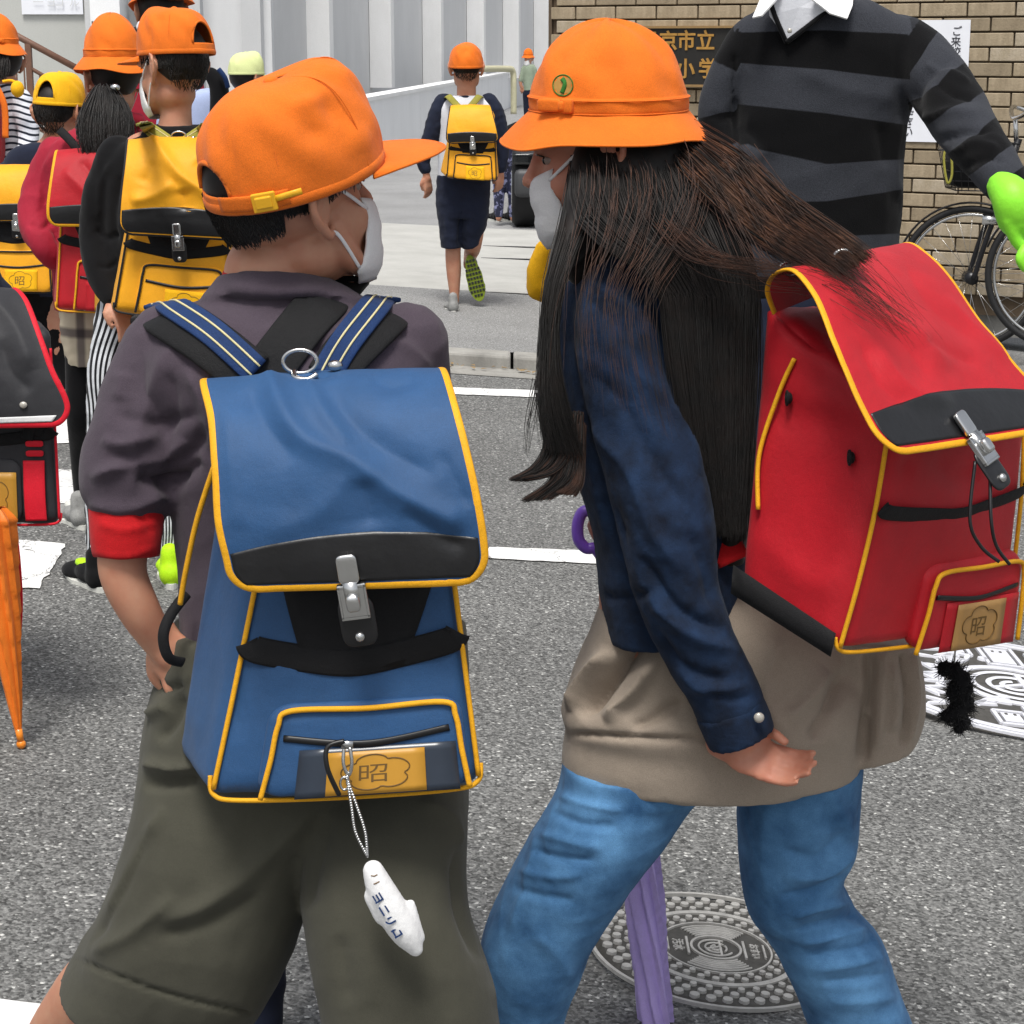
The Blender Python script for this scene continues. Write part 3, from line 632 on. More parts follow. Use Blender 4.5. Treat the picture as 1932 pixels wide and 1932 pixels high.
def hair_cap(low=-.075, fwd=.05, side=.0, n=40, grow=1.0, lowback=-.036):
    """short hair: shell over the skull, lower at the nape, cut around the ears"""
    V = []; nr = 26
    for i in range(nr):
        p = i / (nr - 1)
        for j in range(n):
            a = 2 * np.pi * j / n; f = math.cos(a - np.pi / 2)      # 1 = front
            end = (.035 if f > .5 else (.035 + (lowback - .035) * np.clip((.5 - f) / .95, 0, 1) ** .8))
            if -.25 < f < .45: end = max(end, .012 if f > -.02 else end)
            ph = p * (np.pi / 2 - math.asin(np.clip(end / .09, -.93, .93))); rr = math.sin(ph); zz = math.cos(ph)
            V.append((.0765 * grow * rr * math.cos(a), -.014 + .0955 * grow * rr * math.sin(a), .032 + .09 * grow * (zz - .0) - (.0 if zz > 0 else 0)))
    V = np.array(V); V[:, 2] = np.maximum(V[:, 2], lowback); m = (V, grid_faces(nr, n)); return m
# ---------------------------------------------------------------- caps and hats in the head frame
def cap_pts(a, t, front=.018, H_=.112, A=.086, B=.104):
    """a angle (pi/2 = front), t 0 rim .. 1 crown"""
    f = np.sin(a); ph = t * np.pi / 2; rr = np.cos(ph) ** .62; zz = np.sin(ph) ** .92
    h = H_ + front * 1.15 * np.clip(f, 0, 1) ** 2 * np.clip(np.sin(np.pi * t), 0, 1) ** .95
    x = A * rr * np.cos(a); y = -.012 + B * rr * np.sin(a) + .012 * np.sin(ph) * np.clip(f, 0, 1); z = .038 + h * zz
    seam = 1 - .012 * np.exp(-((((a / (np.pi / 3)) + .5) % 1 - .5) / .04) ** 2) * (t < .97)
    return np.stack([x * seam, (y + .012) * seam - .012, z], -1)
def make_cap(M, mat, parent, opening=True, buckle=False, front=.018, dents=(), peak=.078, brim_drop=.012, H_=.112, gathers=.0, oh=.30, ob=.13, na=96, ntt=34, side_drop=.012):
    a = np.linspace(0, 2 * np.pi, na, endpoint=False); t = np.linspace(0, .995, ntt); T, Aa = np.meshgrid(t, a, indexing='ij')
    V = cap_pts(Aa, T, front, H_).reshape(-1, 3)
    r = np.random.RandomState(3)
    # soft cloth unevenness
    d = .0022 * np.sin(Aa * 5 + 3 * T + 1) * np.sin(T * 9 + 1.3 * np.sin(Aa * 2)) + .0012 * np.sin(Aa * 11 + T * 13)
    d = d.ravel() * (np.sin(np.clip(T.ravel() * 1.3, 0, 1) * np.pi)) + gathers * (np.abs(np.sin(Aa.ravel() * 40))) * np.clip(1 - T.ravel() * 9, 0, 1)
    for (da, dt, wa, wt, amp) in dents:
        dd = ((((Aa - da + np.pi) % (2 * np.pi) - np.pi) / wa) ** 2 + ((T - dt) / wt) ** 2).ravel(); d += amp * np.exp(-dd)
    c0 = np.array([0, -.012, .06]); V = V + unit(V - c0) * d[:, None]
    Fs = grid_faces(ntt, na)
    if opening:
        keep = []
        for q in Fs:
            i = q[0] // na; j = q[0] % na; aa = a[j] + np.pi / na; u = (aa - 1.5 * np.pi) / .42
            if abs(u) < 1 and ob < (t[i] + t[min(i + 1, ntt - 1)]) / 2 < ob + oh * math.sqrt(1 - u * u): continue
            keep.append(q)
        Fs = keep
    c = mk('cap', tf((V, Fs), M), mat, parent, solid=.0022)
    # sweatband roll at the rim
    rim = cap_pts(a, np.zeros(na) + .02, front, H_); mk('cap_rim', tf(tube3(rim, .0022, n=8, closed=True, nrm=(0, 0, 1), flat=3), M), mat, c)
    if opening:   # rolled edge of the opening
        th = np.linspace(0, np.pi, 20); ed = cap_pts(1.5 * np.pi + .42 * np.cos(th), ob + oh * np.sin(th), front, H_); mk('opening_edge', tf(tube3(ed, .003, n=8), M), mat, c)
    # brim
    nu, nv = 33, 10; g = []
    for i in range(nv):
        v = i / (nv - 1)
        for j in range(nu):
            u = -1 + 2 * j / (nu - 1); aa = np.pi / 2 - u * .98; p = cap_pts(np.array([aa]), np.array([.0]), front, H_)[0]
            ext = peak * (1 - abs(u) ** 2.6) ** .55 * v if abs(u) < 1 else 0
            q = p + np.array([0, ext, 0]); q[2] += -brim_drop * v * (1 - abs(u) ** 2) - side_drop * (u ** 2) * v - .002; g.append(q)
    mk('brim', tf((np.array(g), grid_faces(nv, nu, False)), M), mat, c, solid=.0028)
    ed = [g[(nv - 1) * nu + j] for j in range(nu)]; mk('brim_edge', tf(tube3(ed, .0019, n=8), M), mat, c)
    mk('button', tf(ball(tuple(cap_pts(np.array([0.]), np.array([1.0]), front, H_)[0] * [0, 1, 1] + [0, 0, .0]), (.0085, .0085, .0055), 16), M), mat, c)
    if na > 100:
        for k in range(6):
            tq = np.linspace(.03, .97, 30); P = cap_pts(np.full(30, -np.pi / 6 + k * np.pi / 3), tq, front, H_); P = P + unit(P - c0) * .0006; u_ = abs((((-np.pi / 6 + k * np.pi / 3) - 1.5 * np.pi + np.pi) % (2 * np.pi)) - np.pi)
            if u_ > .45: mk('panel_seam', tf(tube3(P, .0008, n=5), M), mat, c)
    if buckle:
        aa = np.linspace(1.5 * np.pi + .25, 1.5 * np.pi + 1.1, 14); P = cap_pts(aa, np.full(14, .055), front, H_); P2 = -.012 * np.array([0, 1, 0]) + (P + [0, .012, 0]) * [1.03, 1.03, 1]
        mk('strap', tf(tube3(P2, .0085, n=10, nrm=P2 * [1, 1, 0], flat=.14, e=4), M), mat, c)
        bp = P2[9]; n_ = unit(bp * [1, 1, 0]); tt = unit(P2[10] - P2[8]); R3 = Matrix((tuple(tt), tuple(n_), (0, 0, 1))).transposed().to_4x4()
        b = join(box(bp + n_ * .002, (.026, .004, .021), R3), box(bp + n_ * .004 - tt * .0, (.018, .004, .013), R3)); mk('buckle', tf(b, M), 'plastic_yellow', c, smooth=False, bevel=.0015)
        tail = [bp + tt * k + n_ * (.002 + .04 * max(0, k - .03)) + np.array([0, 0, .12 * k]) for k in (.012, .02, .03, .042)]; mk('strap_tail', tf(tube3(tail, .0035, n=8, nrm=n_, flat=.4), M), 'plastic_yellow', c)
    return c
def make_hat(M, mat, parent, bow=True, s=1.0, emblem=True, dents=()):
    na = 96; a = np.linspace(0, 2 * np.pi, na, endpoint=False)
    prof = [(.134, .004), (.128, .012), (.112, .030), (.0995, .044), (.0975, .047), (.0985, .052), (.0985, .066), (.097, .069), (.0945, .08), (.088, .105), (.074, .132), (.054, .153), (.034, .166), (.015, .172), (.002, .173)]
    pr = catmull(np.array(prof), 46); V = []
    for i, (r_, z) in enumerate(pr):
        out = np.clip((r_ - .1) / .034, 0, 1)
        for aa in a:
            k = 1 - .010 * math.exp(-((((aa / (np.pi / 3)) + .5) % 1 - .5) / .05) ** 2) * (z > .075) * (z < .165)
            rx = r_ * .9 * k; ry = r_ * k * 1.03; wv = out * (.006 * math.sin(2 * aa + .7) + .003 * math.sin(5 * aa))
            p = [rx * math.cos(aa), -.012 + ry * math.sin(aa), z * 1.02 - .012 + wv]
            V.append(p)
    V = np.array(V); A2 = np.tile(a, len(pr)); Zt = V[:, 2]; d = .0022 * np.sin(A2 * 4 + Zt * 50) * np.clip((Zt - .07) / .03, 0, 1) + .001 * np.sin(A2 * 9 + Zt * 80)
    for (da, dz, wa, wz, amp) in dents: d = d + amp * np.exp(-(((A2 - da + np.pi) % (2 * np.pi) - np.pi) / wa) ** 2 - ((Zt - dz) / wz) ** 2)
    V = V + unit(V - [0, -.012, .06]) * d[:, None]
    c = mk('hat', tf((V, grid_faces(len(pr), na)), M), mat, parent, solid=.002)
    e = V[:na]; mk('brim_edge', tf(tube3(e, .002, n=8, closed=True), M), mat, c)
    for zi, rr in ((.047, .0985), (.066, .0995)):
        P = np.stack([rr * .9 * np.cos(a) * 1.012, -.012 + rr * 1.03 * np.sin(a) * 1.012, np.full(na, zi * 1.02 - .012)], 1); mk('band_seam', tf(tube3(P, .0011, n=6, closed=True), M), mat, c)
    if bow:
        aa = np.pi * .82 if bow is True else bow; p = np.array([.0985 * .9 * math.cos(aa), -.012 + .0985 * 1.03 * math.sin(aa), .048]); n_ = unit(p * [1, 1, 0]); tt = np.array([-n_[1], n_[0], 0])
        R3 = Matrix((tuple(tt), tuple(n_), (0, 0, 1))).transposed().to_4x4()
        b = join(tf(rbox((.2, .3, .3), 8), Matrix.Translation(Vector(p)) @ R3 @ Matrix.Diagonal((.034, .009, .019, 1)) @ Matrix.Translation((-1.1, -.2, -.5))), tf(rbox((.2, .3, .3), 8), Matrix.Translation(Vector(p)) @ R3 @ Matrix.Diagonal((.016, .009, .021, 1)) @ Matrix.Translation((-.1, -.1, -.5))),
                 tf(rbox((.3, .3, .3), 8), Matrix.Translation(Vector(p)) @ R3 @ Matrix.Diagonal((.008, .011, .014, 1)) @ Matrix.Translation((-.5, 0, -.5))))
        mk('bow', tf(b, M), mat, c)
    return c, V, na
def make_mask(M, parent, s=1.0):
    """pleated mask over nose and chin with two ear loops"""
    g = []; nu, nv = 25, 17
    for i in range(nv):
        v = i / (nv - 1); z = -.024 - .097 * v
        for j in range(nu):
            u = -1 + 2 * j / (nu - 1); fr = .108 - .010 * (v - .15) ** 2 * 10 if v < .8 else .108 - .042 - .12 * (v - .8)
            fr = np.interp(v, [0, .2, .45, .8, 1], [.093, .102, .097, .096, .084]); hw = np.interp(v, [0, .25, .5, .8, 1], [.046, .049, .055, .054, .038]); back = np.interp(v, [0, .3, .55, .8, 1], [.062, .064, .052, .036, .044])
            x = hw * math.sin(u * 1.35) / math.sin(1.35); y = fr - (fr - back) * (abs(u) ** 2.7); z2 = z + .014 * u * u * (1 if v < .5 else .6) - .0 + .0015 * math.sin(v * 22) * (1 - abs(u)); g.append((x, y + .0012 * math.sin(v * 22), z2))
    m = mk('mask', tf((np.array(g), grid_faces(nv, nu, False)), M), 'mask', parent, solid=.0022)
    for sd in (-1, 1):
        for P in ([(.047, .069, -.026), (.066, .034, .002), (.0765, .004, .024), (.077, -.010, .033)], [(.058, .036, -.088), (.067, .020, -.062), (.0745, .002, -.035), (.078, -.012, -.03)]):
            mk('ear_loop', tf(tube3([(sd * x, y, z) for x, y, z in P], .0024, n=8, rows=16, nrm=(sd, 0, 0), flat=.5), M), 'mask', m)
    return m
def eyes(M, parent):
    for s in (-1, 1):
        e = mk('eye', tf(ball((s * .029, .066, .001), (.010, .0105, .0075), 14), M), 'eye_white', parent); mk('iris', tf(ball((s * .030, .0735, .001), (.0052, .004, .0055), 12), M), 'eye_dark', e)
        P = [(s * .019, .079, .007), (s * .03, .0845, .010), (s * .042, .074, .007)]; mk('lashes', tf(tube3(P, .0012, n=6, rows=10), M), 'eye_dark', e)
        P = [(s * .014, .092, .022), (s * .03, .091, .027), (s * .046, .081, .022)]; mk('eyebrow', tf(tube3(P, (.0018, .0024, .001), n=6, rows=10), M), 'hair_black', parent)

# ---------------------------------------------------------------- school backpack
def hexmap(c8):
    """c8: wearer-side BL BR TL TR, outer-side BL BR TL TR (world points)"""
    c = np.asarray(c8, float)
    def f(P):
        P = np.asarray(P, float); u, v, w = P[..., 0:1], P[..., 1:2], P[..., 2:3]
        s = lambda a: (a[0] * (1 - u) + a[1] * u) * (1 - v) + (a[2] * (1 - u) + a[3] * u) * v
        return s(c[:4]) * (1 - w) + s(c[4:]) * w
    return f
def catS(rows, nb):
    """rows of (left pt, right pt) -> S(a,b) grid fn"""
    A = catmull(np.array([np.hstack([l, r]) for l, r in rows]), nb); return A[:, :3], A[:, 3:6]
def flap_surface(rows, bulge, na=41, nb=61, rc=.10, sag=0.0, side_amp=.0):
    Lp, Rp = catS(rows, nb); s = np.r_[0, np.cumsum(np.linalg.norm(np.diff((Lp + Rp) / 2, axis=0), axis=1))]; b = s / s[-1]
    wid = np.linalg.norm(Rp[-1] - Lp[-1]); rb = rc * wid / s[-1]
    cen = (Lp + Rp) / 2; hv = (Rp - Lp) / 2; t = unit(np.gradient(cen, axis=0)); n = unit(np.cross(hv, t)); 
    if np.mean(np.sum(n * (CAM - cen), 1)) < 0: n = -n
    a = np.linspace(-1, 1, na); V = np.zeros((nb, na, 3))
    for i in range(nb):
        k = 1.0
        if b[i] > 1 - rb: q = min(1, (b[i] - (1 - rb)) / rb); k = 1 - 2 * rc * (1 - math.sqrt(max(0, 1 - q * q)))
        V[i] = cen[i] + hv[i] * (a * k)[:, None] + n[i] * (bulge * (1 - (a * k) ** 2) * math.sin(np.pi * min(1, b[i] * 1.0)) ** .8)[:, None] + t[i] * (sag * (1 - a ** 2))[:, None] * (b[i] > .9) * 0
    return V, b, n
def make_pack(c8, label, body='pack_blue', trim='trim_yellow', flaprows=None, flapfold=(), bodyfold=(), group=None, flap_end=.42, hero=False, card='card', pocket=(.20, .97, .0, .31), bulge=.012, strapmat='webbing_blue', patch_arch=.03, patch_h=.15, style='landsack', trimw=.0052, flipcard=False, bottom_band=False, buckle_at=None, strap_v=.44, panel=True):
    f = hexmap(c8); c8 = np.asarray(c8, float); base = c8[:4].mean(0); base = (c8[0] + c8[1]) / 2
    e = empty('school_backpack', base, label, 'backpack', group); 
    Wd = np.linalg.norm(c8[5] - c8[4]); Hd = np.linalg.norm(c8[6] - c8[4]); Dd = np.linalg.norm(c8[4] - c8[0])
    m = rbox((.07, .05, .22), 26 if hero else 14); P = m[0]
    P[:, 2] += .06 * np.sin(np.pi * np.clip(P[:, 0], 0, 1)) * np.sin(np.pi * np.clip(P[:, 1], 0, 1)) * (P[:, 2] > .5); V = (f(P), m[1])
    if bodyfold: V = sculpt(V, bodyfold)
    if hero: V = wrinkle(V, 22, .0012, 3)
    bd = mk('body', V, body, e)
    def tubeu(name, pts, r, mat, par=bd, n=8, rows=None, flat=1.0, nrm=None): return mk(name, tube3(f(np.array(pts, float)), r, n=n, rows=rows or 6 * len(pts), flat=flat, nrm=nrm), mat, par)
    outn = unit(c8[4:].mean(0) - c8[:4].mean(0))
    # seam piping
    for u in (.015, .985): tubeu('seam_piping', [(u, .0 + .03, .975), (u, .3, 1.0), (u, .6, 1.0), (u, .9, .97)], .0028 if hero else .003, trim)
    tubeu('bottom_piping', [(.0, .06, .94), (.02, .015, .965), (.12, -.002, .98), (.5, -.006, 1.0), (.88, -.002, .98), (.98, .015, .965), (1.0, .06, .94)], .0026, trim)
    # dark compression strap across the front
    tubeu('front_strap', [(a_, strap_v + b_, c_) for a_, b_, c_ in ((.028, .028, 1.03), (.07, .008, 1.045), (.3, -.02, 1.055), (.5, -.035, 1.065), (.7, -.02, 1.055), (.93, .008, 1.045), (.972, .028, 1.03))], Hd * .033, 'webbing', flat=.12, nrm=outn, n=10)
    if panel:
        g = []
        for v_ in np.linspace(strap_v - .05, strap_v + .17, 7):
            q_ = (v_ - strap_v + .05) / .22; a_, b_ = .30 - .17 * q_, .72 + .17 * q_
            for u_ in np.linspace(a_, b_, 12): g.append((u_, v_, 1.045 + .015 * math.sin(np.pi * u_)))
        mk('mesh_panel', (f(np.array(g)), grid_faces(7, 12, False)), 'webbing', e, solid=.001)
    # pocket
    u0, u1, v0, v1 = pocket; q = rbox((.12, .2, .35), 20 if hero else 10); Q = q[0].copy()
    Q = np.stack([u0 + (u1 - u0) * Q[:, 0], v0 + .01 + (v1 - v0 - .01) * Q[:, 1], .93 + .17 * Q[:, 2]], 1); pk = mk('front_pocket', (f(Q), q[1]), body, e)
    k = .97
    arch = [(u0 + .005, v0 + .012, 1.10), (u0 + .02, v1 * .45, 1.115), (u0 + .03, v1 * .8, 1.115), (u0 + .075, v1 * .95, 1.115), (.5 * (u0 + u1), v1 * 1.0 - .016, 1.12), (u1 - .075, v1 * .95, 1.115), (u1 - .03, v1 * .8, 1.115), (u1 - .02, v1 * .45, 1.115), (u1 - .005, v0 + .012, 1.10)]
    if style != 'plain': tubeu('pocket_piping', arch, .003, trim, pk)
    zy = v1 * .62
    if style != 'plain': tubeu('zip', [(u0 + .06, zy + .012, 1.108), (.5 * (u0 + u1), zy - .012, 1.118), (u1 - .06, zy + .015, 1.108)], .0036, 'zip', pk, flat=.45, nrm=outn)
    # clear window with school card
    def patchm(u0, u1, v0, v1, w, nn=8):
        g = [(a, b, w + .004 * math.sin(np.pi * (a - pocket[0]) / (pocket[1] - pocket[0]))) for b in np.linspace(v0, v1, nn) for a in np.linspace(u0, u1, nn)]; return f(np.array(g)), grid_faces(nn, nn, False)
    if hero and body in ('pack_blue', 'pack_red'): mk('vinyl_window', patchm(u0 + .13, u1 - .04, v0 + .008, zy - .02, 1.106), 'vinyl' if body != 'pack_red' else body, pk, solid=.001)
    ca, cb = (u0 + (u1 - u0) * .31, u0 + (u1 - u0) * .79); wz = 1.118
    if style == 'plain': ca, cb, zy = .40, .725, .30
    cd = mk('name_card', patchm(ca, cb, v0 + .012, zy - .03, wz), card, pk, solid=.0008)
    fl = []; uc, vc = (ca + cb) / 2, (v0 + .012 + zy - .03) / 2; ru = (cb - ca) * .36; rv = (zy - .03 - v0 - .012) * .42
    for t in np.linspace(0, 2 * np.pi, 80, endpoint=False): rr = .72 + .28 * abs(math.sin(2.5 * t + .3)) ** .5; fl.append((uc + ru * rr * math.cos(t), vc + rv * rr * math.sin(t), wz + .009))
    lw = .0007 if hero else .0016
    mk('flower_emblem', tube3(f(np.array(fl)), lw, n=6, closed=True), 'ink', pk)
    if hero:
        tm = text_mesh('昭', 1, .0, .0); tv = tm[0]; tv = (tv - tv.mean(0)); sc_ = 1 / (np.ptp(tv[:, 0]) + 1e-9); g = np.stack([uc + tv[:, 0] * sc_ * ru * .8, vc + tv[:, 1] * sc_ * rv * .95, np.full(len(tv), wz + .009)], 1); mk('emblem_character', (f(g), tm[1]), 'ink', pk, smooth=False)
    # flap
    if flaprows is None:
        pr = [(1.0, .0), (1.05, .16), (1.07, .45), (1.045, .8), (.98, 1.03), (.85, 1.09), (.65, 1.12), (flap_end, 1.12)]
        flaprows = [(f(np.array([-.03 - .02 * (1 - v), v, w])), f(np.array([1.03 + .02 * (1 - v), v, w]))) for v, w in pr]
    S, b, n = flap_surface(flaprows, bulge, 61 if hero else 25, 90 if hero else 34); nb, na = S.shape[:2]
    m = (S.reshape(-1, 3), grid_faces(nb, na, False))
    if hero: m = wrinkle(m, 16, .0016, 5)
    if flapfold: m = sculpt(m, flapfold, open_=True)
    S = m[0].reshape(nb, na, 3); N = normals(m).reshape(nb, na, 3)
    if np.mean(np.sum(N * (CAM - S), 2)) < 0: N = -N
    fp = mk('flap', m, body, e, solid=.003)
    edge = np.vstack([S[:, 0], S[-1, 1:-1], S[::-1, -1]]); en = np.vstack([N[:, 0], N[-1, 1:-1], N[::-1, -1]])
    kk = 1 if hero else 2; mk('binding', tube3(edge[::kk], trimw, n=10, nrm=en[::kk], flat=.45), trim, fp)
    # leather patch at the flap end
    a = np.linspace(-1, 1, na); gp = []
    j0, j1 = 1, na - 2; cols = range(j0, j1 + 1); npz = 14
    for q in range(npz):
        for j in cols:
            top = 1 - patch_h - patch_arch * (1 - a[j] ** 2) ; bb = top + (.985 - top) * q / (npz - 1); x = np.interp(bb, b, np.arange(nb)); i0 = min(nb - 2, int(x)); fr_ = x - i0
            gp.append((S[i0, j] * (1 - fr_) + S[i0 + 1, j] * fr_) + N[i0, j] * .0018)
    if style == 'landsack': mk('leather_patch', (np.array(gp), grid_faces(npz, len(cols), False)), 'leather', fp, solid=.0008)
    # buckle: plate, loop, lock, tab below
    j = int(round((na - 1) * (buckle_at if buckle_at is not None else .5))); pA = S[int(nb * .93), j] + N[-3, j] * .006; dn = unit(S[-1, j] - S[int(nb * .85), j]); nn_ = unit(N[-3, j]); sx = unit(np.cross(dn, nn_)); R3 = Matrix((tuple(sx), tuple(dn), tuple(nn_))).transposed().to_4x4()
    if style == 'landsack':
        bk = mk('buckle', join(tf(rbox((.25, .2, .3), 10), Matrix.Translation(Vector(pA - dn * .008)) @ R3 @ Matrix.Diagonal((.021, .030, .007, 1)) @ Matrix.Translation((-.5, -.5, -.3))), box(pA + dn * .016 + nn_ * .004, (.014, .022, .003), R3)), 'steel', e)
        pB = S[-1, j] + dn * .014 + nn_ * .007
        mk('lock_frame', join(*[box(pB + sx * sx_ + dn * sy_, (wx, wy, .007), R3) for sx_, sy_, wx, wy in ((-.0125, 0, .004, .036), (.0125, 0, .004, .036), (0, -.016, .029, .005), (0, .016, .029, .005), (0, 0, .027, .033))]), 'steel', bk, smooth=False, bevel=.0012)
        mk('lock_button', tf(rbox((.3, .3, .4), 8), Matrix.Translation(Vector(pB - dn * .001)) @ R3 @ Matrix.Diagonal((.014, .018, .011, 1)) @ Matrix.Translation((-.5, -.5, .1))), 'steel', bk)
        pC = pB + dn * .026 - nn_ * .004; tbm = mk('leather_tab', tf(rbox((.3, .25, .4), 10), Matrix.Translation(Vector(pC)) @ R3 @ Matrix.Diagonal((.036, .052, .006, 1)) @ Matrix.Translation((-.5, -.55, -.5))), 'leather', e)
        mk('rivet', ball(pC + dn * .012 + nn_ * .003, (.0055, .0055, .0055), 12), 'steel', tbm)
    return e, f, S, N
def ribbon(name, pts, wpx, mat, parent, thick=.003, lines=None, linemat='thread_cream', nrm=None, rows=None):
    """flat strap through photo points (px, py, distance); wpx = width in px"""
    P = np.array([W(*p[:3]) for p in pts]); wd = np.array([(p[3] if len(p) > 3 else wpx) * p[2] / F / 2 for p in pts]); rows = rows or 10 * len(pts)
    A = catmull(np.hstack([P, wd[:, None]]), rows); P = A[:, :3]; wd = A[:, 3]; n = unit(CAM - P) if nrm is None else np.broadcast_to(unit(np.array(nrm, float)), P.shape)
    o = mk(name, tube3(P, wd, n=16, nrm=n, flat=thick / wd.mean(), e=5), mat, parent)
    if lines:
        t = unit(np.gradient(P, axis=0)); nn_ = unit(n - t * np.sum(n * t, 1, keepdims=True)); B = np.cross(t, nn_)
        for l in lines: mk('stitching', tube3(P + B * (wd * l)[:, None] + nn_ * thick * 1.05, .0011, n=6), linemat, o)
    return o

from mathutils.bvhtree import BVHTree
def bvh(*ms):
    V, Fs = join(*ms); return BVHTree.FromPolygons([tuple(v) for v in V.tolist()], Fs)
def hit(b, px, py, default=None):
    r = np.array([(px - CX) / F, 0, 0]) + _u * (CY - py) / F + _f; h = b.ray_cast(Vector(CAM), Vector(unit(r)))
    return np.array(h[0]) if h[0] is not None else (W(px, py, default) if default else None)
def strap_on(name, pts, wpx, mat, parent, b, lift=.004, thick=.003, default=2.1, lines=None, linemat='thread_cream', rows=30, wide=None, top=None):
    """flat strap lying on a body, following photo points; a third value fixes the distance where it goes over the shoulder"""
    top = top or parent; A = catmull(np.array([[p[0], p[1], p[2] if len(p) > 2 else -9] for p in pts], float), rows); P = []; Nn = []
    for px, py, Yf in A:
        if Yf > 1.5: P.append(W(px, py, Yf)); Nn.append((0, -.2, 1.)); continue
        r = np.array([(px - CX) / F, 0, 0]) + _u * (CY - py) / F + _f; h = b.ray_cast(Vector(CAM), Vector(unit(r)))
        if h[0] is None: P.append(W(px, py, default)); Nn.append((0, -.5, 1.))
        else:
            n_ = np.array(h[1]); P.append(np.array(h[0])); Nn.append(tuple(n_ if n_ @ r < 0 else -n_))
    P = np.array(P); Nn = unit(np.array(Nn))
    for _ in range(5): P[1:-1] = (P[:-2] + P[1:-1] * 2 + P[2:]) / 4; Nn[1:-1] = unit(Nn[:-2] + Nn[1:-1] + Nn[2:])
    for _ in range(6): Nn[1:-1] = unit(Nn[:-2] + Nn[1:-1] + Nn[2:])
    P = P + Nn * lift; wd = (np.linspace(wpx, wide or wpx, rows)) * np.linalg.norm(P - CAM, axis=1) / F / 2
    o = mk(name, tube3(P, wd, n=20, nrm=Nn, flat=thick / wd.mean(), e=5), mat, parent)
    if lines:
        t = unit(np.gradient(P, axis=0)); nn_ = unit(Nn - t * np.sum(Nn * t, 1, keepdims=True)); B = np.cross(t, nn_)
        for l in lines: mk('stitching', tube3(P + B * (wd * l)[:, None] + nn_ * thick * 1.1, .0012, n=6), linemat, o)
    return o
def hand_raw(curl=.5, spread=.1, s=1.0, thumb=.6):
    """x across (thumb side +), y to the finger tips, +z back of the hand"""
    ps = [ball((0, .0, 0), (.036, .044, .014), 20), ball((0, .030, 0), (.038, .018, .012), 16), tb([(0, -.05, 0), (0, -.02, 0)], (.023, .026)), ball((.022, -.01, -.008), (.018, .03, .013), 14)]
    for x, L_, r_ in ((-.028, .060, .0066), (-.010, .075, .0072), (.009, .080, .0076), (.027, .072, .0075)):
        p = np.array([x, .038, 0.]); ang_ = curl * .35; P = [p * [1, .6, 1], p]; rr = [r_ * 1.15, r_ * 1.1]
        for k, fr in enumerate((.45, .32, .23)):
            ang_ += curl * (.15, .8, .6)[k] + (.0 if x else 0); p = p + L_ * fr * np.array([x * spread * 6, math.cos(ang_), -math.sin(ang_)]); P.append(p); rr.append(r_ * (1.05, .95, .82)[k])
        ps.append(tb(P, rr))
    ps.append(tb([(.026, -.022, -.006), (.044, .002, -.012), (.050 - .02 * thumb, .028, -.018 - .008 * thumb), (.046 - .03 * thumb, .048, -.022 - .012 * thumb)], (.012, .0105, .0092, .0078)))
    V, Fs = join(*ps); return V * s, Fs
def frame(o, yv, zv):
    """matrix with local y along yv and local z near zv"""
    y = unit(np.array(yv, float)); z = np.array(zv, float); z = unit(z - y * (z @ y)); x = np.cross(y, z); M = Matrix.Identity(4)
    for i in range(3): M[i][0], M[i][1], M[i][2], M[i][3] = x[i], y[i], z[i], o[i]
    return M
# ---------------------------------------------------------------- boy in front: dark plum shirt, orange cap, blue pack
e = empty('person', W(560, 1500, 2.12) * [1, 1, 0], 'boy in plum shirt and olive shorts, orange cap with yellow buckle, white mask, facing right', 'person')
BOY = e
HB = HM(W(556, 376, 2.13), -50, 12, 2, .9)
torso = sect([(455, 545, 640, 545, 2.13, .10), (300, 600, 770, 600, 2.13, .16), (262, 680, 826, 680, 2.13, .21), (290, 800, 836, 800, 2.13, .22), (330, 1000, 846, 1000, 2.13, .2), (340, 1200, 860, 1200, 2.12, .2), (335, 1330, 872, 1330, 2.12, .21)], e=2.3, rows=60)
core = sect([(470, 560, 620, 560, 2.13, .09), (330, 640, 760, 640, 2.13, .12), (340, 800, 810, 800, 2.13, .16), (370, 1200, 830, 1200, 2.12, .16), (350, 1430, 840, 1430, 2.12, .18)], e=2.2)
hb = tf(hand_raw(.9, .05, .8, .4), frame(W(330, 1245, 2.07), W(372, 1330, 2.05) - W(310, 1215, 2.07), (-.3, -1, .2)))
body = remesh(join(tf(head_raw(), HB), limb([(548, 400, 2.145, 74), (536, 450, 2.14, 76), (518, 495, 2.135, 84), (514, 520, 2.135, 92), (515, 590, 2.14, 84)]), core,
    limb([(300, 690, 2.13, 52), (245, 880, 2.1, 50), (235, 1010, 2.07, 50), (232, 1080, 2.06, 47), (262, 1150, 2.06, 42), (300, 1212, 2.07, 33), (322, 1240, 2.07, 30)]), hb,
    limb([(780, 690, 2.13, 46), (798, 850, 2.2, 38), (775, 1050, 2.3, 34), (740, 1200, 2.32, 30), (735, 1240, 2.32, 32)]),
    limb([(440, 1400, 2.12, 120), (330, 1650, 2.1, 100), (215, 1820, 2.12, 78), (165, 1890, 2.15, 80), (95, 2010, 2.25, 74), (20, 2200, 2.45, 45), (-10, 2290, 2.5, 40)]),
    limb([(720, 1400, 2.12, 120), (740, 1650, 2.02, 100), (770, 1900, 1.98, 80), (780, 2050, 1.98, 78), (790, 2350, 2.02, 45), (790, 2480, 2.05, 42)])), .0032, 5)
mk('body', body, 'skin', e)
eyes(HB, e)
hc = hair_cap(lowback=-.016); o = mk('hair', tf(hc, HB), 'hair_black', e, solid=.003)
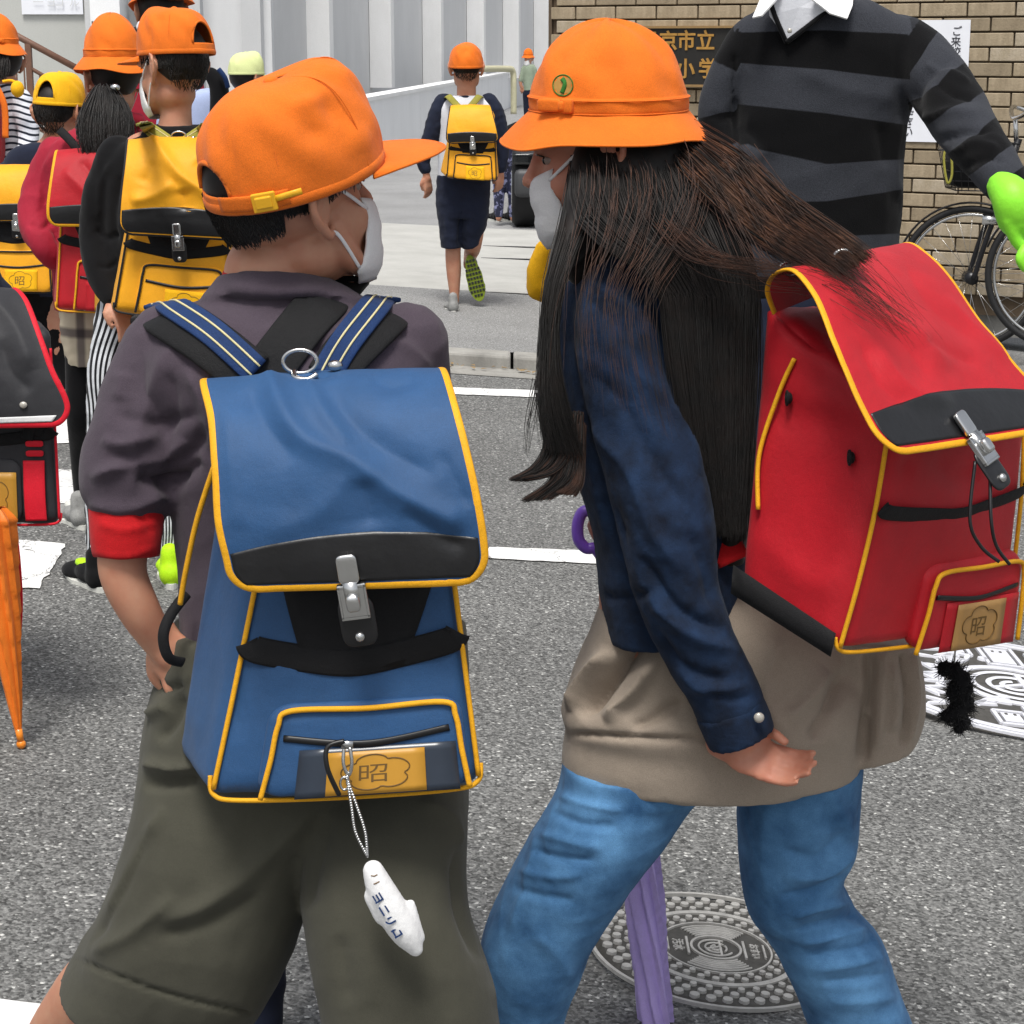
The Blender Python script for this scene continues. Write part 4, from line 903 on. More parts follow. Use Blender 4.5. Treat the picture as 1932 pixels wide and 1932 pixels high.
# short hair strands over the nape and temples
def short_hair(M, n, par, mat='hair_black', seed=1, low=-.036, L_=.02):
    r = np.random.RandomState(seed); ms = []
    for _ in range(n):
        a = r.uniform(np.pi * .93, np.pi * 2.07) if r.rand() < .9 else r.uniform(0, 2 * np.pi); f = math.sin(a); back = np.clip((-f + .2) / 1.1, 0, 1)
        zlo = .03 + (low - .03) * back ** .7; z = r.uniform(zlo, .038) if f < .1 else r.uniform(.024, .036)
        if abs(math.cos(a)) > .84 and f > -.5: z = max(z, .02)
        sc_ = .975 * math.sqrt(max(.05, 1 - ((z - .032) / .11) ** 2)); p = np.array([.078 * sc_ * math.cos(a), -.014 + .0965 * sc_ * f, z]); nn_ = unit(p - [0, -.014, .03]); d = unit(np.array([0, -.15 * (f < 0), -1.0]) + r.normal(size=3) * .22); d = unit(d - nn_ * (d @ nn_) * .9)
        L2 = L_ * r.uniform(.6, 1.2); P = np.array([p + nn_ * .001, p + d * L2 * .5 + nn_ * .0035, p + d * L2 + nn_ * .002]); ms.append(tube3(P, (.0012, .0010, .0003), n=3, nrm=nn_, cap=False))
    return mk('hair_strands', tf(join(*ms), M), mat, par)
short_hair(HB, 3500, e, low=-.018)
cp = make_cap(HM(W(590, 394, 2.13), -57, 17, 6, .97), 'cap_orange', e, na=192, ntt=70, oh=.2, ob=.09, buckle=True, front=.016, side_drop=.004, dents=((.35, .45, .22, .18, -.010), (-.05, .38, .18, .1, -.004), (.75, .5, .2, .25, -.006), (.15, .62, .3, .07, .004), (.6, .2, .3, .08, .003), (1.1, .7, .5, .12, -.004), (-.6, .5, .5, .3, .003)), peak=.082, brim_drop=.018)
make_mask(HB, e)
# red undershirt: collar line and sleeve cuffs
ce = sect([(421, 511, 607, 512, 2.135, .106), (418, 522, 612, 524, 2.135, .110), (416, 536, 616, 538, 2.135, .11)], rows=10); mk('undershirt_collar', ce, 'shirt_red', e)
us = remesh(limb([(240, 930, 2.09, 76), (238, 1000, 2.068, 71), (238, 1050, 2.062, 66)], ends=False), .004, 3)
us = sculpt(us, [([(180, 985), (235, 1000), (300, 985)], 8, 3), ([(178, 1040), (235, 1052), (300, 1028)], 6, 2), ([(250, 950), (290, 1010)], 9, -3)]); mk('undershirt_sleeve', us, 'shirt_red', e)
# sweatshirt
lsl = limb([(325, 660, 2.13, 92), (285, 740, 2.12, 92), (262, 830, 2.10, 97), (245, 900, 2.09, 98), (245, 950, 2.085, 84), (250, 985, 2.085, 62)], rows=60, n=40)
lsl2 = limb([(205, 890, 2.07, 52), (300, 925, 2.09, 50)])
rsl = limb([(765, 650, 2.13, 84), (788, 730, 2.15, 66), (798, 850, 2.2, 54), (790, 960, 2.26, 50), (775, 1050, 2.3, 46)], rows=50, n=32)
shirt = remesh(join(torso, lsl, lsl2, rsl, sect([(414, 518, 616, 520, 2.135, .118), (380, 565, 700, 565, 2.13, .14)], rows=10)), .0042, 8)
shirt = sculpt(shirt, [
    ([(420, 540), (520, 550), (620, 548)], 12, 4.8), ([(330, 640), (300, 720), (265, 800), (250, 860)], 26, 9.6), ([(420, 700), (440, 790), (420, 880)], 22, -11.2), ([(350, 690), (395, 780), (400, 850)], 16, 9.6),
    ([(215, 780), (290, 800), (380, 780)], 14, -6.4), ([(200, 855), (280, 880), (360, 850), (390, 800)], 16, -12.8), ([(170, 905), (230, 880), (310, 870), (350, 830)], 14, 12.8), ([(190, 830), (235, 840), (300, 820)], 12, 6.4),
    ([(165, 950), (240, 960), (320, 930)], 12, 6.4), ([(255, 905), (320, 905), (380, 870)], 16, -14.4), ([(300, 930), (350, 900)], 12, -9.6), ([(235, 700), (225, 760)], 18, 6.4), ([(320, 700), (330, 770), (310, 830)], 12, -6.4),
    ([(640, 570), (560, 590), (480, 640)], 12, 3.2), ([(580, 640), (650, 700)], 14, -4.8), ([(690, 640), (760, 650), (820, 700)], 14, 4.8), ([(780, 700), (820, 760), (850, 830)], 16, -4.8)])
shirt = wrinkle(shirt, 20, .0022, 2)
mk('sweatshirt', shirt, 'shirt_plum', e)
# olive shorts
sh = remesh(join(sect([(318, 1180, 880, 1180, 2.12, .22), (300, 1260, 884, 1260, 2.12, .25), (276, 1340, 886, 1340, 2.12, .26), (268, 1460, 886, 1460, 2.12, .27), (262, 1530, 884, 1530, 2.12, .25)], e=2.3),
    sect([(268, 1400, 700, 1450, 2.12, .22), (252, 1530, 660, 1570, 2.10, .23), (215, 1650, 595, 1680, 2.09, .22), (170, 1752, 552, 1790, 2.09, .215), (142, 1800, 515, 1862, 2.10, .21), (117, 1838, 468, 1944, 2.11, .2)], e=2.4, rows=60),
    sect([(560, 1460, 886, 1460, 2.12, .23), (566, 1600, 880, 1590, 2.06, .23), (568, 1700, 884, 1700, 2.02, .22), (585, 1800, 908, 1790, 2.0, .21), (604, 1900, 934, 1880, 1.99, .2), (615, 1975, 945, 1960, 1.99, .2)], e=2.4, rows=60)), .0045, 7)
sh = sculpt(sh, [([(300, 1740), (400, 1700), (520, 1600), (610, 1500)], 20, 8.0), ([(290, 1770), (400, 1740), (500, 1680)], 16, -6.4), ([(275, 1290), (310, 1300), (345, 1290)], 10, -9.6), ([(275, 1350), (320, 1330)], 14, 9.6), ([(300, 1400), (330, 1360), (345, 1310)], 12, -8.0), ([(265, 1440), (330, 1450), (390, 1440)], 12, 11.2), ([(270, 1480), (330, 1478), (380, 1470)], 12, -9.6),
    ([(310, 1520), (260, 1620), (190, 1750)], 14, 8.0), ([(290, 1560), (235, 1680), (165, 1790)], 10, -6.4), ([(330, 1690), (250, 1760), (170, 1800)], 16, 8.0), ([(620, 1540), (590, 1640), (575, 1720)], 24, -9.6), ([(720, 1540), (700, 1700), (710, 1900)], 30, 4.8), ([(860, 1600), (870, 1720), (915, 1820)], 14, -9.6), ([(880, 1700), (925, 1800), (940, 1900)], 10, 8.0), ([(790, 1510), (850, 1540), (870, 1600)], 16, 6.4), ([(135, 1806), (300, 1872), (470, 1912)], 4, -5, 1), ([(640, 1760), (660, 1900)], 24, -4.8)])
sh = wrinkle(sh, 15, .002, 9)
mk('shorts', sh, 'shorts_olive', e)
P = [W(*p) for p in ((120, 1832, 2.0), (180, 1862, 1.995), (260, 1890, 1.992), (340, 1915, 1.992), (430, 1932, 1.995))]
# pack
Z = lambda *p: W(*p)
pk, fB, SB, NB = make_pack([Z(326, 1420, 2.03), Z(896, 1440, 2.03), Z(425, 770, 2.05), Z(810, 750, 2.05), Z(392, 1514, 1.90), Z(914, 1486, 1.90), Z(550, 745, 1.97), Z(815, 738, 1.97)], '', hero=True, pocket=(.17, .95, 0, .24), strap_v=.37,
    flaprows=[(Z(402, 722, 2.045), Z(812, 706, 2.045)), (Z(388, 716, 2.02), Z(828, 696, 2.02)), (Z(386, 728, 1.97), Z(838, 704, 1.97)), (Z(400, 790, 1.92), Z(856, 765, 1.92)), (Z(407, 880, 1.89), Z(878, 850, 1.89)), (Z(413, 980, 1.875), Z(899, 945, 1.875)), (Z(430, 1060, 1.87), Z(912, 1030, 1.87)), (Z(440, 1112, 1.87), Z(914, 1096, 1.87))],
    flapfold=[([(505, 700), (535, 780), (580, 835), (660, 868), (750, 930), (850, 978)], 24, 9.0, 1), ([(575, 705), (610, 780), (660, 845)], 14, 4.0), ([(615, 730), (700, 830), (830, 900)], 26, -6.0), ([(470, 730), (500, 800), (560, 870)], 24, -4.0), ([(664, 885), (610, 960), (500, 1010)], 26, 3.0), ([(690, 900), (700, 1000)], 34, -6.0), ([(430, 760), (440, 900), (450, 1000)], 18, 3.0),
              ([(700, 715), (740, 730), (790, 715)], 14, -4.0), ([(540, 705), (590, 712), (640, 702)], 8, -4.0), ([(830, 850), (860, 910), (885, 960)], 12, -3.0), ([(760, 960), (830, 1010), (880, 1030)], 20, -4.0)],
    bodyfold=[([(560, 1150), (600, 1190), (580, 1240)], 18, -6.0), ([(640, 1260), (740, 1280), (860, 1250)], 14, -6.0), ([(500, 1260), (600, 1280)], 14, 5.0), ([(455, 1250), (450, 1400)], 12, -4.0), ([(370, 1150), (350, 1300), (375, 1400)], 20, 3.0)], bulge=.004, patch_h=.125, patch_arch=.045, trimw=.0046, buckle_at=.46)
tag(pk, 'blue school backpack with yellow binding and steel buckle on the boy in front')
sb_ = bvh(shirt)
s1 = strap_on('shoulder_strap', [(296, 612, 2.2), (306, 600, 2.12), (345, 616), (405, 655), (478, 712)], 96, 'webbing', pk, sb_, .005, .005, 2.1); strap_on('strap_tape', [(300, 596, 2.2), (312, 588, 2.115), (352, 602), (412, 640), (486, 702)], 54, 'webbing_blue', pk, sb_, .011, .003, 2.1, lines=(-.42, .42))
s2 = strap_on('shoulder_strap', [(745, 596, 2.2), (738, 592, 2.12), (700, 624), (655, 668), (622, 716)], 92, 'webbing', pk, sb_, .005, .005, 2.1); strap_on('strap_tape', [(728, 584, 2.2), (718, 578, 2.115), (684, 610), (648, 655), (612, 712)], 58, 'webbing_blue', pk, sb_, .011, .003, 2.1, lines=(-.38, .38))
strap_on('cross_strap', [(665, 530, 2.2), (640, 540, 2.12), (580, 604), (530, 668), (480, 734)], 92, 'webbing', pk, sb_, .003, .003, 2.1)
th = np.linspace(0, 2 * np.pi, 40, endpoint=False); P = np.array([W(566 + 32 * math.cos(t), 682 + 22 * math.sin(t), 1.985) for t in th]); mk('ring', tube3(P, .0022, n=8, closed=True), 'steel', pk)
mk('ring_hook', tube3([W(555, 700, 1.985), W(556, 712, 1.972), W(580, 716, 1.968), W(598, 706, 1.972)], .003, n=8, rows=16), 'steel', pk); mk('rivet', ball(W(632, 690, 1.99), (.0082, .006, .006), 14), 'steel', pk)
mk('side_strap', tube3([W(*p) for p in ((352, 1120, 2.04), (322, 1160, 2.02), (308, 1200, 2.01), (318, 1240, 2.01), (345, 1250, 2.02))], .006, n=10, rows=30, flat=.5, nrm=(0, 1, 0)), 'webbing', pk)
mk('side_binding', tube3([W(*p) for p in ((404, 880, 1.97), (372, 980, 1.98), (350, 1080, 1.985), (340, 1140, 1.99))], .003, n=8, rows=24), 'trim_yellow', pk)
for p, q in (((484, 1120, 1.905), (455, 1190, 1.898)),): pass
# charm on a ball chain
ch = empty('plush_charm', W(700, 1620, 1.86), 'white plush charm on a steel ball chain hanging from the blue backpack', 'charm')
mk('clip', join(tube3([W(650, 1402, 1.87), W(648, 1440, 1.865), W(658, 1462, 1.865), (W(664, 1440, 1.865)), W(660, 1410, 1.868)], .002, n=8, rows=24), box(W(655, 1405, 1.868), (.012, .003, .008)), tube3([W(655, 1462, 1.865), W(660, 1490, 1.865), W(655, 1475, 1.863)], .002, n=8, rows=10)), 'steel', ch)
Cn = [];
for off in (-1, 1):
    A = catmull(np.array([W(655 + 0 * off, 1470, 1.862), W(668 + 5 * off, 1520, 1.86), W(680 + 9 * off, 1570, 1.86), W(693, 1615, 1.86)]), 34)
    for p in A: Cn.append(ball(p, [.0019] * 3, 8))
mk('ball_chain', join(*Cn), 'steel', ch)['kind'] = 'stuff'
mk('ring', tube3([W(650 + 8 * math.cos(t), 1478 + 12 * math.sin(t), 1.862) for t in np.linspace(0, 6.28, 20, endpoint=False)], .0014, n=6, closed=True), 'steel', ch)
pl = remesh(join(limb([(704, 1642, 1.86, 22), (715, 1670, 1.86, 28), (738, 1715, 1.86, 33), (765, 1760, 1.86, 30), (784, 1790, 1.86, 17)], rows=50), limb([(700, 1690, 1.86, 16), (722, 1730, 1.86, 18)]), limb([(775, 1705, 1.865, 10), (780, 1740, 1.865, 15), (792, 1770, 1.865, 12)])), .002, 12)
N_ = normals(pl); pl = (pl[0] + N_ * rng.normal(size=(len(pl[0]), 1)) * .00008, pl[1]); mk('plush', pl, 'mask', ch)
bp_ = bvh(pl)
for i, (x, y) in enumerate(((712, 1695), (724, 1718), (735, 1738), (748, 1760))):
    p = hit(bp_, x, y, 1.85); mk('letter', tf(text_mesh('ヨニリロ'[i], .012, .0004, .0003), Matrix.Translation(Vector(p + unit(CAM - p) * .001)) @ camo.matrix_basis.to_3x3().to_4x4() @ Matrix.Rotation(R(-58), 4, 'Z')), 'webbing_blue', ch, smooth=False)
for a, b in (((700, 1652), (712, 1650)), ((705, 1668), (716, 1663))): mk('face_line', tube3([hit(bp_, *a, 1.85), hit(bp_, (a[0] + b[0]) / 2, b[1] + 3, 1.85), hit(bp_, *b, 1.85)], .0007, n=6, rows=10), 'ink', ch)
mk('zip_cord', tube3([W(*p) for p in ((650, 1398, 1.868), (618, 1410, 1.865), (618, 1450, 1.86), (640, 1500, 1.862))], .0026, n=8, rows=24), 'zip', pk)
# ---------------------------------------------------------------- girl: bucket hat, long dark hair, denim jacket, red pack
e = empty('person', W(1350, 1500, 2.42) * [1, 1, 0], 'girl with long dark hair, orange bucket hat, denim jacket over taupe hoodie, striding left', 'person')
HG = HM(W(1132, 292, 2.46), 84, -6, 0, .9)
hg = tf(hand_raw(.5, .03, .76, .5), frame(W(1412, 1424, 2.27), W(1500, 1462, 2.25) - W(1385, 1420, 2.27), (-.15, .75, -.6)))
body = remesh(join(tf(head_raw(), HG), limb([(1165, 330, 2.46, 62), (1190, 420, 2.45, 60), (1215, 520, 2.43, 74)]),
    sect([(1130, 520, 1330, 520, 2.43, .1), (1110, 620, 1370, 620, 2.42, .14), (1120, 900, 1380, 900, 2.41, .15), (1130, 1200, 1480, 1200, 2.42, .16), (1110, 1440, 1560, 1440, 2.43, .17)]),
    limb([(1165, 590, 2.36, 50), (1225, 880, 2.30, 48), (1280, 1100, 2.28, 42), (1350, 1290, 2.27, 34), (1400, 1402, 2.27, 27)]), hg,
    limb([(1300, 590, 2.5, 50), (1200, 850, 2.6, 46), (1152, 1000, 2.66, 28), (1128, 992, 2.67, 22)]),
    limb([(1200, 1430, 2.42, 90), (1090, 1640, 2.42, 80), (1000, 1830, 2.42, 66), (970, 2000, 2.44, 60), (960, 2300, 2.46, 40), (930, 2330, 2.40, 38)]),
    limb([(1490, 1430, 2.45, 90), (1500, 1640, 2.46, 78), (1570, 1830, 2.46, 66), (1630, 2000, 2.48, 60), (1740, 2250, 2.5, 40), (1720, 2300, 2.5, 38)])), .0034, 4)
mk('body', body, 'skin_pink', e); eyes(HG, e); make_mask(HG, e)
# denim jacket
jk = remesh(join(sect([(1120, 500, 1340, 500, 2.43, .13), (1062, 545, 1400, 540, 2.42, .2), (1042, 620, 1425, 620, 2.42, .22), (1046, 760, 1425, 760, 2.41, .22), (1085, 900, 1420, 900, 2.40, .22), (1116, 1000, 1410, 1000, 2.40, .22), (1130, 1110, 1400, 1100, 2.40, .22), (1142, 1202, 1390, 1165, 2.40, .21)], e=2.3, rows=60),
    limb([(1165, 575, 2.36, 84), (1176, 660, 2.33, 90), (1205, 780, 2.31, 94), (1238, 900, 2.29, 97), (1260, 1010, 2.28, 94), (1276, 1110, 2.275, 84), (1314, 1210, 2.27, 76), (1358, 1292, 2.27, 72), (1380, 1338, 2.27, 70)], rows=90, n=44)), .0042, 7)
jk = sculpt(jk, [([(1080, 640), (1090, 760), (1120, 900), (1150, 1040)], 14, 4), ([(1120, 610), (1200, 700), (1290, 800), (1330, 900)], 12, 4), ([(1100, 700), (1170, 760), (1240, 880), (1300, 960)], 20, -7), ([(1110, 800), (1180, 880), (1230, 1000), (1290, 1080)], 16, 8), ([(1140, 930), (1190, 1050), (1240, 1150)], 16, -8),
    ([(1170, 1000), (1230, 1130), (1310, 1200), (1400, 1230)], 14, 10), ([(1210, 1050), (1280, 1150), (1370, 1190)], 12, -9), ([(1230, 1180), (1290, 1260), (1390, 1290)], 13, -8), ([(1270, 1240), (1320, 1300), (1420, 1290)], 10, 6), ([(1300, 1000), (1330, 1080), (1345, 1150)], 14, -6), ([(1120, 540), (1160, 560), (1210, 600), (1250, 650)], 8, 5), ([(1100, 560), (1150, 600), (1220, 660)], 10, -4),
    ([(1130, 1120), (1180, 1130), (1240, 1110)], 10, -5), ([(1330, 1300), (1380, 1320), (1430, 1310)], 8, -4), ([(1180, 620), (1230, 680), (1260, 760)], 12, 5)])
jk = wrinkle(jk, 30, .0016, 12); mk('denim_jacket', jk, 'denim_dark', e)
jb = bvh(jk)
cf = remesh(limb([(1374, 1330, 2.27, 71), (1388, 1362, 2.27, 71), (1400, 1392, 2.27, 69)], ends=False, n=40), .0035, 3); cf = wrinkle(cf, 40, .0008, 4); mk('cuff', cf, 'denim_dark', e)
mk('cuff_button', ball(W(1432, 1354, 2.225), (.0065, .004, .0065), 16), 'pearl', e)
def stitch(pts, par, r=.0009, mat='thread_cream', b=jb):
    A = catmull(np.array(pts, float), 8 * len(pts)); P = [hit(b, x, y, 2.35) for x, y in A]; P = np.array(P) + unit(CAM - np.array(P)) * .0008; mk('stitching', tube3(P, r, n=6), mat, par)
# taupe hoodie below the jacket
hd = remesh(join(sect([(1132, 1140, 1420, 1080, 2.42, .2), (1105, 1215, 1560, 1160, 2.42, .22), (1075, 1285, 1630, 1260, 2.43, .25), (1058, 1340, 1640, 1330, 2.43, .27), (1066, 1378, 1634, 1380, 2.43, .255), (1060, 1420, 1626, 1416, 2.43, .25), (1060, 1458, 1620, 1446, 2.43, .24)], e=2.3, rows=50),
    sect([(1180, 1380, 1560, 1380, 2.41, .2), (1180, 1474, 1540, 1470, 2.41, .2)], e=2.2, rows=20), sect([(1540, 1180, 1720, 1190, 2.44, .16), (1560, 1270, 1736, 1255, 2.44, .16), (1570, 1340, 1738, 1322, 2.44, .16), (1580, 1400, 1728, 1366, 2.44, .16), (1582, 1426, 1716, 1386, 2.44, .16)], rows=30, e=3)), .0045, 6)
hd = sculpt(hd, [([(1150, 1225), (1110, 1280), (1075, 1340)], 14, 20.2), ([(1210, 1200), (1150, 1290), (1090, 1350)], 16, -28.4), ([(1240, 1240), (1190, 1310), (1140, 1360)], 14, 18.2), ([(1290, 1320), (1240, 1350), (1190, 1372)], 12, -12.2), ([(1070, 1384), (1200, 1392), (1400, 1398)], 6, -10.1), ([(1560, 1260), (1520, 1320), (1480, 1360)], 16, 14.2), ([(1600, 1260), (1560, 1340), (1530, 1400)], 14, -14.2), ([(1470, 1200), (1440, 1300), (1480, 1390)], 24, 10.1), ([(1640, 1240), (1640, 1320), (1630, 1420)], 9, -18.9, 1), ([(1662, 1240), (1664, 1320), (1655, 1400)], 8, 10.8, 1), ([(1702, 1240), (1712, 1320), (1705, 1400)], 7, -10.8, 1), ([(1722, 1240), (1730, 1320), (1718, 1390)], 6, 6.8, 1), ([(1680, 1250), (1690, 1330), (1680, 1380)], 12, 12.2)])
hd = wrinkle(hd, 18, .0018, 6); mk('hoodie', hd, 'hoodie_taupe', e)
rb = []
# jeans
jn = remesh(join(sect([(1062, 1430, 1350, 1440, 2.42, .2), (1050, 1490, 1322, 1500, 2.42, .2), (1008, 1565, 1268, 1570, 2.41, .19), (962, 1652, 1196, 1660, 2.41, .175), (918, 1742, 1134, 1756, 2.41, .165), (906, 1812, 1102, 1818, 2.41, .16), (922, 1900, 1066, 1920, 2.42, .14), (930, 2010, 1054, 2020, 2.43, .13), (925, 2240, 1030, 2240, 2.44, .12)], e=2.2, rows=80),
    sect([(1388, 1430, 1626, 1430, 2.45, .2), (1392, 1520, 1620, 1520, 2.45, .19), (1394, 1605, 1614, 1600, 2.45, .18), (1400, 1665, 1588, 1655, 2.45, .17), (1414, 1722, 1612, 1712, 2.46, .165), (1462, 1792, 1664, 1776, 2.46, .16), (1500, 1870, 1692, 1856, 2.47, .15), (1530, 1950, 1722, 1936, 2.47, .14), (1590, 2100, 1770, 2080, 2.48, .13), (1660, 2230, 1800, 2210, 2.5, .12)], e=2.2, rows=80),
    sect([(1070, 1400, 1618, 1400, 2.43, .2), (1075, 1462, 1616, 1455, 2.43, .2)], rows=10)), .0042, 5)
S_ = []
for i, (a, b, c, w, am) in enumerate([((1052, 1500), (1110, 1520), (1180, 1530), 9, 6), ((1040, 1530), (1100, 1555), (1170, 1560), 9, -6), ((1010, 1570), (1080, 1590), (1140, 1600), 9, 5), ((1000, 1600), (1060, 1620), (1130, 1622), 9, -6), ((975, 1640), (1040, 1655), (1100, 1650), 9, 5), ((960, 1670), (1020, 1690), (1090, 1700), 10, -5), ((1010, 1560), (1000, 1640), (960, 1760), 9, 4),
    ((1600, 1560), (1540, 1620), (1470, 1600), 14, -7), ((1618, 1600), (1560, 1650), (1480, 1655), 11, 8), ((1600, 1650), (1540, 1680), (1470, 1690), 10, -9), ((1610, 1700), (1550, 1712), (1490, 1730), 9, 8), ((1625, 1725), (1560, 1740), (1500, 1755), 9, -7), ((1640, 1750), (1580, 1768), (1510, 1780), 9, 7), ((1655, 1775), (1590, 1795), (1520, 1800), 9, -6), ((1670, 1805), (1600, 1822), (1530, 1830), 10, 5), ((1680, 1835), (1610, 1850), (1550, 1850), 10, -5), ((1695, 1880), (1630, 1890), (1560, 1890), 12, 4), ((1560, 1470), (1590, 1540), (1610, 1590), 16, 6), ((1450, 1500), (1440, 1600), (1450, 1700), 20, 4), ((1000, 1760), (1050, 1800), (1080, 1860), 16, 4)]): S_.append(([a, b, c], w, am))
jn = sculpt(jn, S_); jn = wrinkle(jn, 26, .0015, 8); mk('jeans', jn, 'denim_light', e)
# hat
hm = HM(W(1130, 252, 2.46), 84, 0, -3, .955) @ Matrix.Diagonal((1, 1, .86, 1))
ht, HV, hna = make_hat(hm, 'cap_orange', e, bow=R(150), dents=((R(200), .12, .3, .03, -.006), (R(170), .13, .25, .02, .003), (R(235), .10, .2, .035, -.004), (R(262), .12, .2, .03, .003), (R(140), .11, .2, .02, -.003)))
hV, hF = from_mesh(ht.data); hb_ = BVHTree.FromPolygons([tuple(v) for v in hV.tolist()], hF)
def on_hat(x, y, lift=.0015):
    p = hit(hb_, x, y, 2.4); return p + unit(CAM - p) * lift
fl = [];
for t in np.linspace(0, 2 * np.pi, 50, endpoint=False): rr = 19 * (.8 + .2 * abs(math.sin(2.5 * t))); fl.append(on_hat(1062 + rr * math.cos(t), 161 + rr * math.sin(t)))
c0 = on_hat(1062, 161, .002); em = mk('emblem', (np.vstack([fl, [c0]]), [(i, (i + 1) % 50, 50) for i in range(50)]), 'sign_gold', ht, smooth=False)
fabric('emblem_green', '2c6a28', .8)
mk('emblem_mark', join(tube3([on_hat(1060, 148, .003), on_hat(1066, 158, .003), on_hat(1060, 176, .003)], .0028, n=6, rows=10, flat=.3, nrm=(0, -1, 0)), tube3(np.array([on_hat(1062 + 19 * math.cos(t), 161 + 20 * math.sin(t), .002) for t in np.linspace(0, 6.28, 24, endpoint=False)]), .0008, n=5, closed=True)), 'emblem_green', ht)
# hair mass
ms = remesh(join(sect([(1095, 235, 1310, 235, 2.47, .15), (1085, 300, 1320, 300, 2.46, .17), (1080, 380, 1330, 370, 2.44, .17), (1108, 450, 1370, 440, 2.41, .15), (1235, 520, 1410, 520, 2.37, .13), (1245, 590, 1425, 590, 2.35, .14), (1262, 700, 1425, 700, 2.345, .12), (1300, 850, 1420, 850, 2.34, .1), (1330, 960, 1412, 980, 2.34, .09), (1345, 1060, 1405, 1060, 2.34, .06)], e=2.2, rows=60),
    sect([(1082, 280, 1140, 290, 2.42, .07), (1060, 400, 1124, 400, 2.37, .06), (1042, 460, 1118, 460, 2.35, .06), (1030, 520, 1064, 520, 2.33, .04), (1020, 600, 1046, 600, 2.32, .03), (1016, 720, 1050, 720, 2.32, .035), (1018, 800, 1074, 800, 2.32, .045), (1030, 850, 1096, 860, 2.32, .04)], rows=40),
    limb([(1100, 425, 2.39, 32), (1094, 480, 2.375, 30), (1092, 515, 2.375, 26)]), limb([(1108, 440, 2.39, 30), (1150, 505, 2.37, 24)]), sect([(1236, 290, 1306, 268, 2.44, .06), (1300, 350, 1388, 306, 2.40, .05), (1390, 425, 1468, 378, 2.34, .04), (1470, 475, 1545, 436, 2.28, .03), (1540, 500, 1600, 474, 2.25, .02)], rows=30)), .0045, 8)
mk('hair', ms, 'hair_black', e)
def strands(name, rows, n, mat, r=.0007, jit=5, seed=0, taper=True, wave=3, yj=.012, par=e, npt=14):
    q = np.random.RandomState(seed); out = []
    for _ in range(n):
        s = q.rand(); t0 = q.uniform(0, .25) if q.rand() < .4 else 0; ph = q.rand() * 6.3; jx, jy = q.normal() * jit, q.normal() * jit; dy = q.uniform(-1, .35) * yj
        P = []
        for k, (a, b, Y) in enumerate(rows): P.append([a[0] + (b[0] - a[0]) * s + jx * (k / len(rows) + .3) + wave * math.sin(ph + k * 1.7), a[1] + (b[1] - a[1]) * s + jy, Y + dy])
        A = catmull(np.array(P), npt); A = A[int(t0 * npt):]
        V = np.array([W(*p) for p in A]); m = len(V); rr = r * np.clip(np.linspace(1.1, .25 if taper else .9, m), .2, 1)
        out.append(tube3(V, rr, n=3, nrm=(0, -1, 0.1), cap=False))
    return mk(name, join(*out), mat, par)
bk = [((1095, 278), (1310, 262), 2.44), ((1084, 335), (1350, 330), 2.375), ((1105, 430), (1400, 430), 2.32), ((1235, 530), (1425, 540), 2.28), ((1258, 650), (1425, 660), 2.275), ((1290, 830), (1418, 830), 2.28), ((1335, 1000), (1405, 1010), 2.29)]
strands('hair_strands', bk, 1500, 'hair_black', .0008, 7, 1)
strands('hair_strands', [((1100, 280), (1300, 264), 2.43), ((1110, 360), (1340, 350), 2.33), ((1100, 450), (1300, 450), 2.28), ((1085, 520), (1230, 560), 2.25), ((1075, 600), (1240, 680), 2.235), ((1080, 700), (1270, 820), 2.22)], 70, 'hair_brown', .0005, 14, 2, wave=7)
strands('hair_strands', [((1080, 285), (1120, 285), 2.43), ((1060, 420), (1106, 420), 2.35), ((1030, 540), (1062, 540), 2.30), ((1020, 650), (1050, 650), 2.295), ((1016, 760), (1068, 760), 2.29), ((1030, 850), (1100, 860), 2.29)], 500, 'hair_black', .0007, 4, 3)
# curled ends
for sd, rows, n in ((4, [((1026, 780), (1090, 780), 2.3), ((1026, 840), (1080, 850), 2.3), ((1005, 880), (1050, 890), 2.29), ((962, 905), (990, 905), 2.28)], 240), (5, [((1040, 780), (1100, 780), 2.3), ((1050, 850), (1096, 850), 2.3), ((1040, 905), (1080, 905), 2.29), ((985, 945), (1040, 940), 2.28)], 260), (6, [((1070, 800), (1104, 800), 2.3), ((1076, 860), (1104, 860), 2.3), ((1080, 910), (1100, 910), 2.29), ((1050, 930), (1090, 935), 2.28)], 160)):
    strands('hair_lock', rows, n, 'hair_brown' if sd == 6 else 'hair_black', .0009, 2, sd, wave=1.5); strands('hair_lock', rows, n // 3, 'hair_brown', .0007, 3, sd + 10, wave=2)
strands('stray_hair', [((1010, 700), (1026, 720), 2.3), ((995, 760), (1020, 780), 2.3), ((988, 800), (1010, 820), 2.3), ((992, 850), (1000, 860), 2.3)], 12, 'hair_black', .0005, 4, 7)
fl_ = [((1250, 278), (1322, 256), 2.44), ((1310, 345), (1400, 300), 2.35), ((1395, 425), (1480, 370), 2.30), ((1480, 480), (1570, 430), 2.245), ((1560, 520), (1640, 480), 2.2)]
strands('hair_strands', fl_, 700, 'hair_brown', .0009, 6, 20, wave=3); strands('hair_strands', fl_, 420, 'hair_tan', .0006, 5, 21, wave=3, yj=.02); strands('hair_strands', fl_, 260, 'hair_black', .0008, 9, 22, wave=4)
strands('stray_hair', [((1330, 330), (1420, 300), 2.33), ((1380, 440), (1490, 380), 2.28), ((1430, 520), (1560, 470), 2.23), ((1540, 530), (1660, 560), 2.15), ((1660, 600), (1740, 620), 2.1)], 60, 'hair_brown', .0005, 14, 23, wave=8)
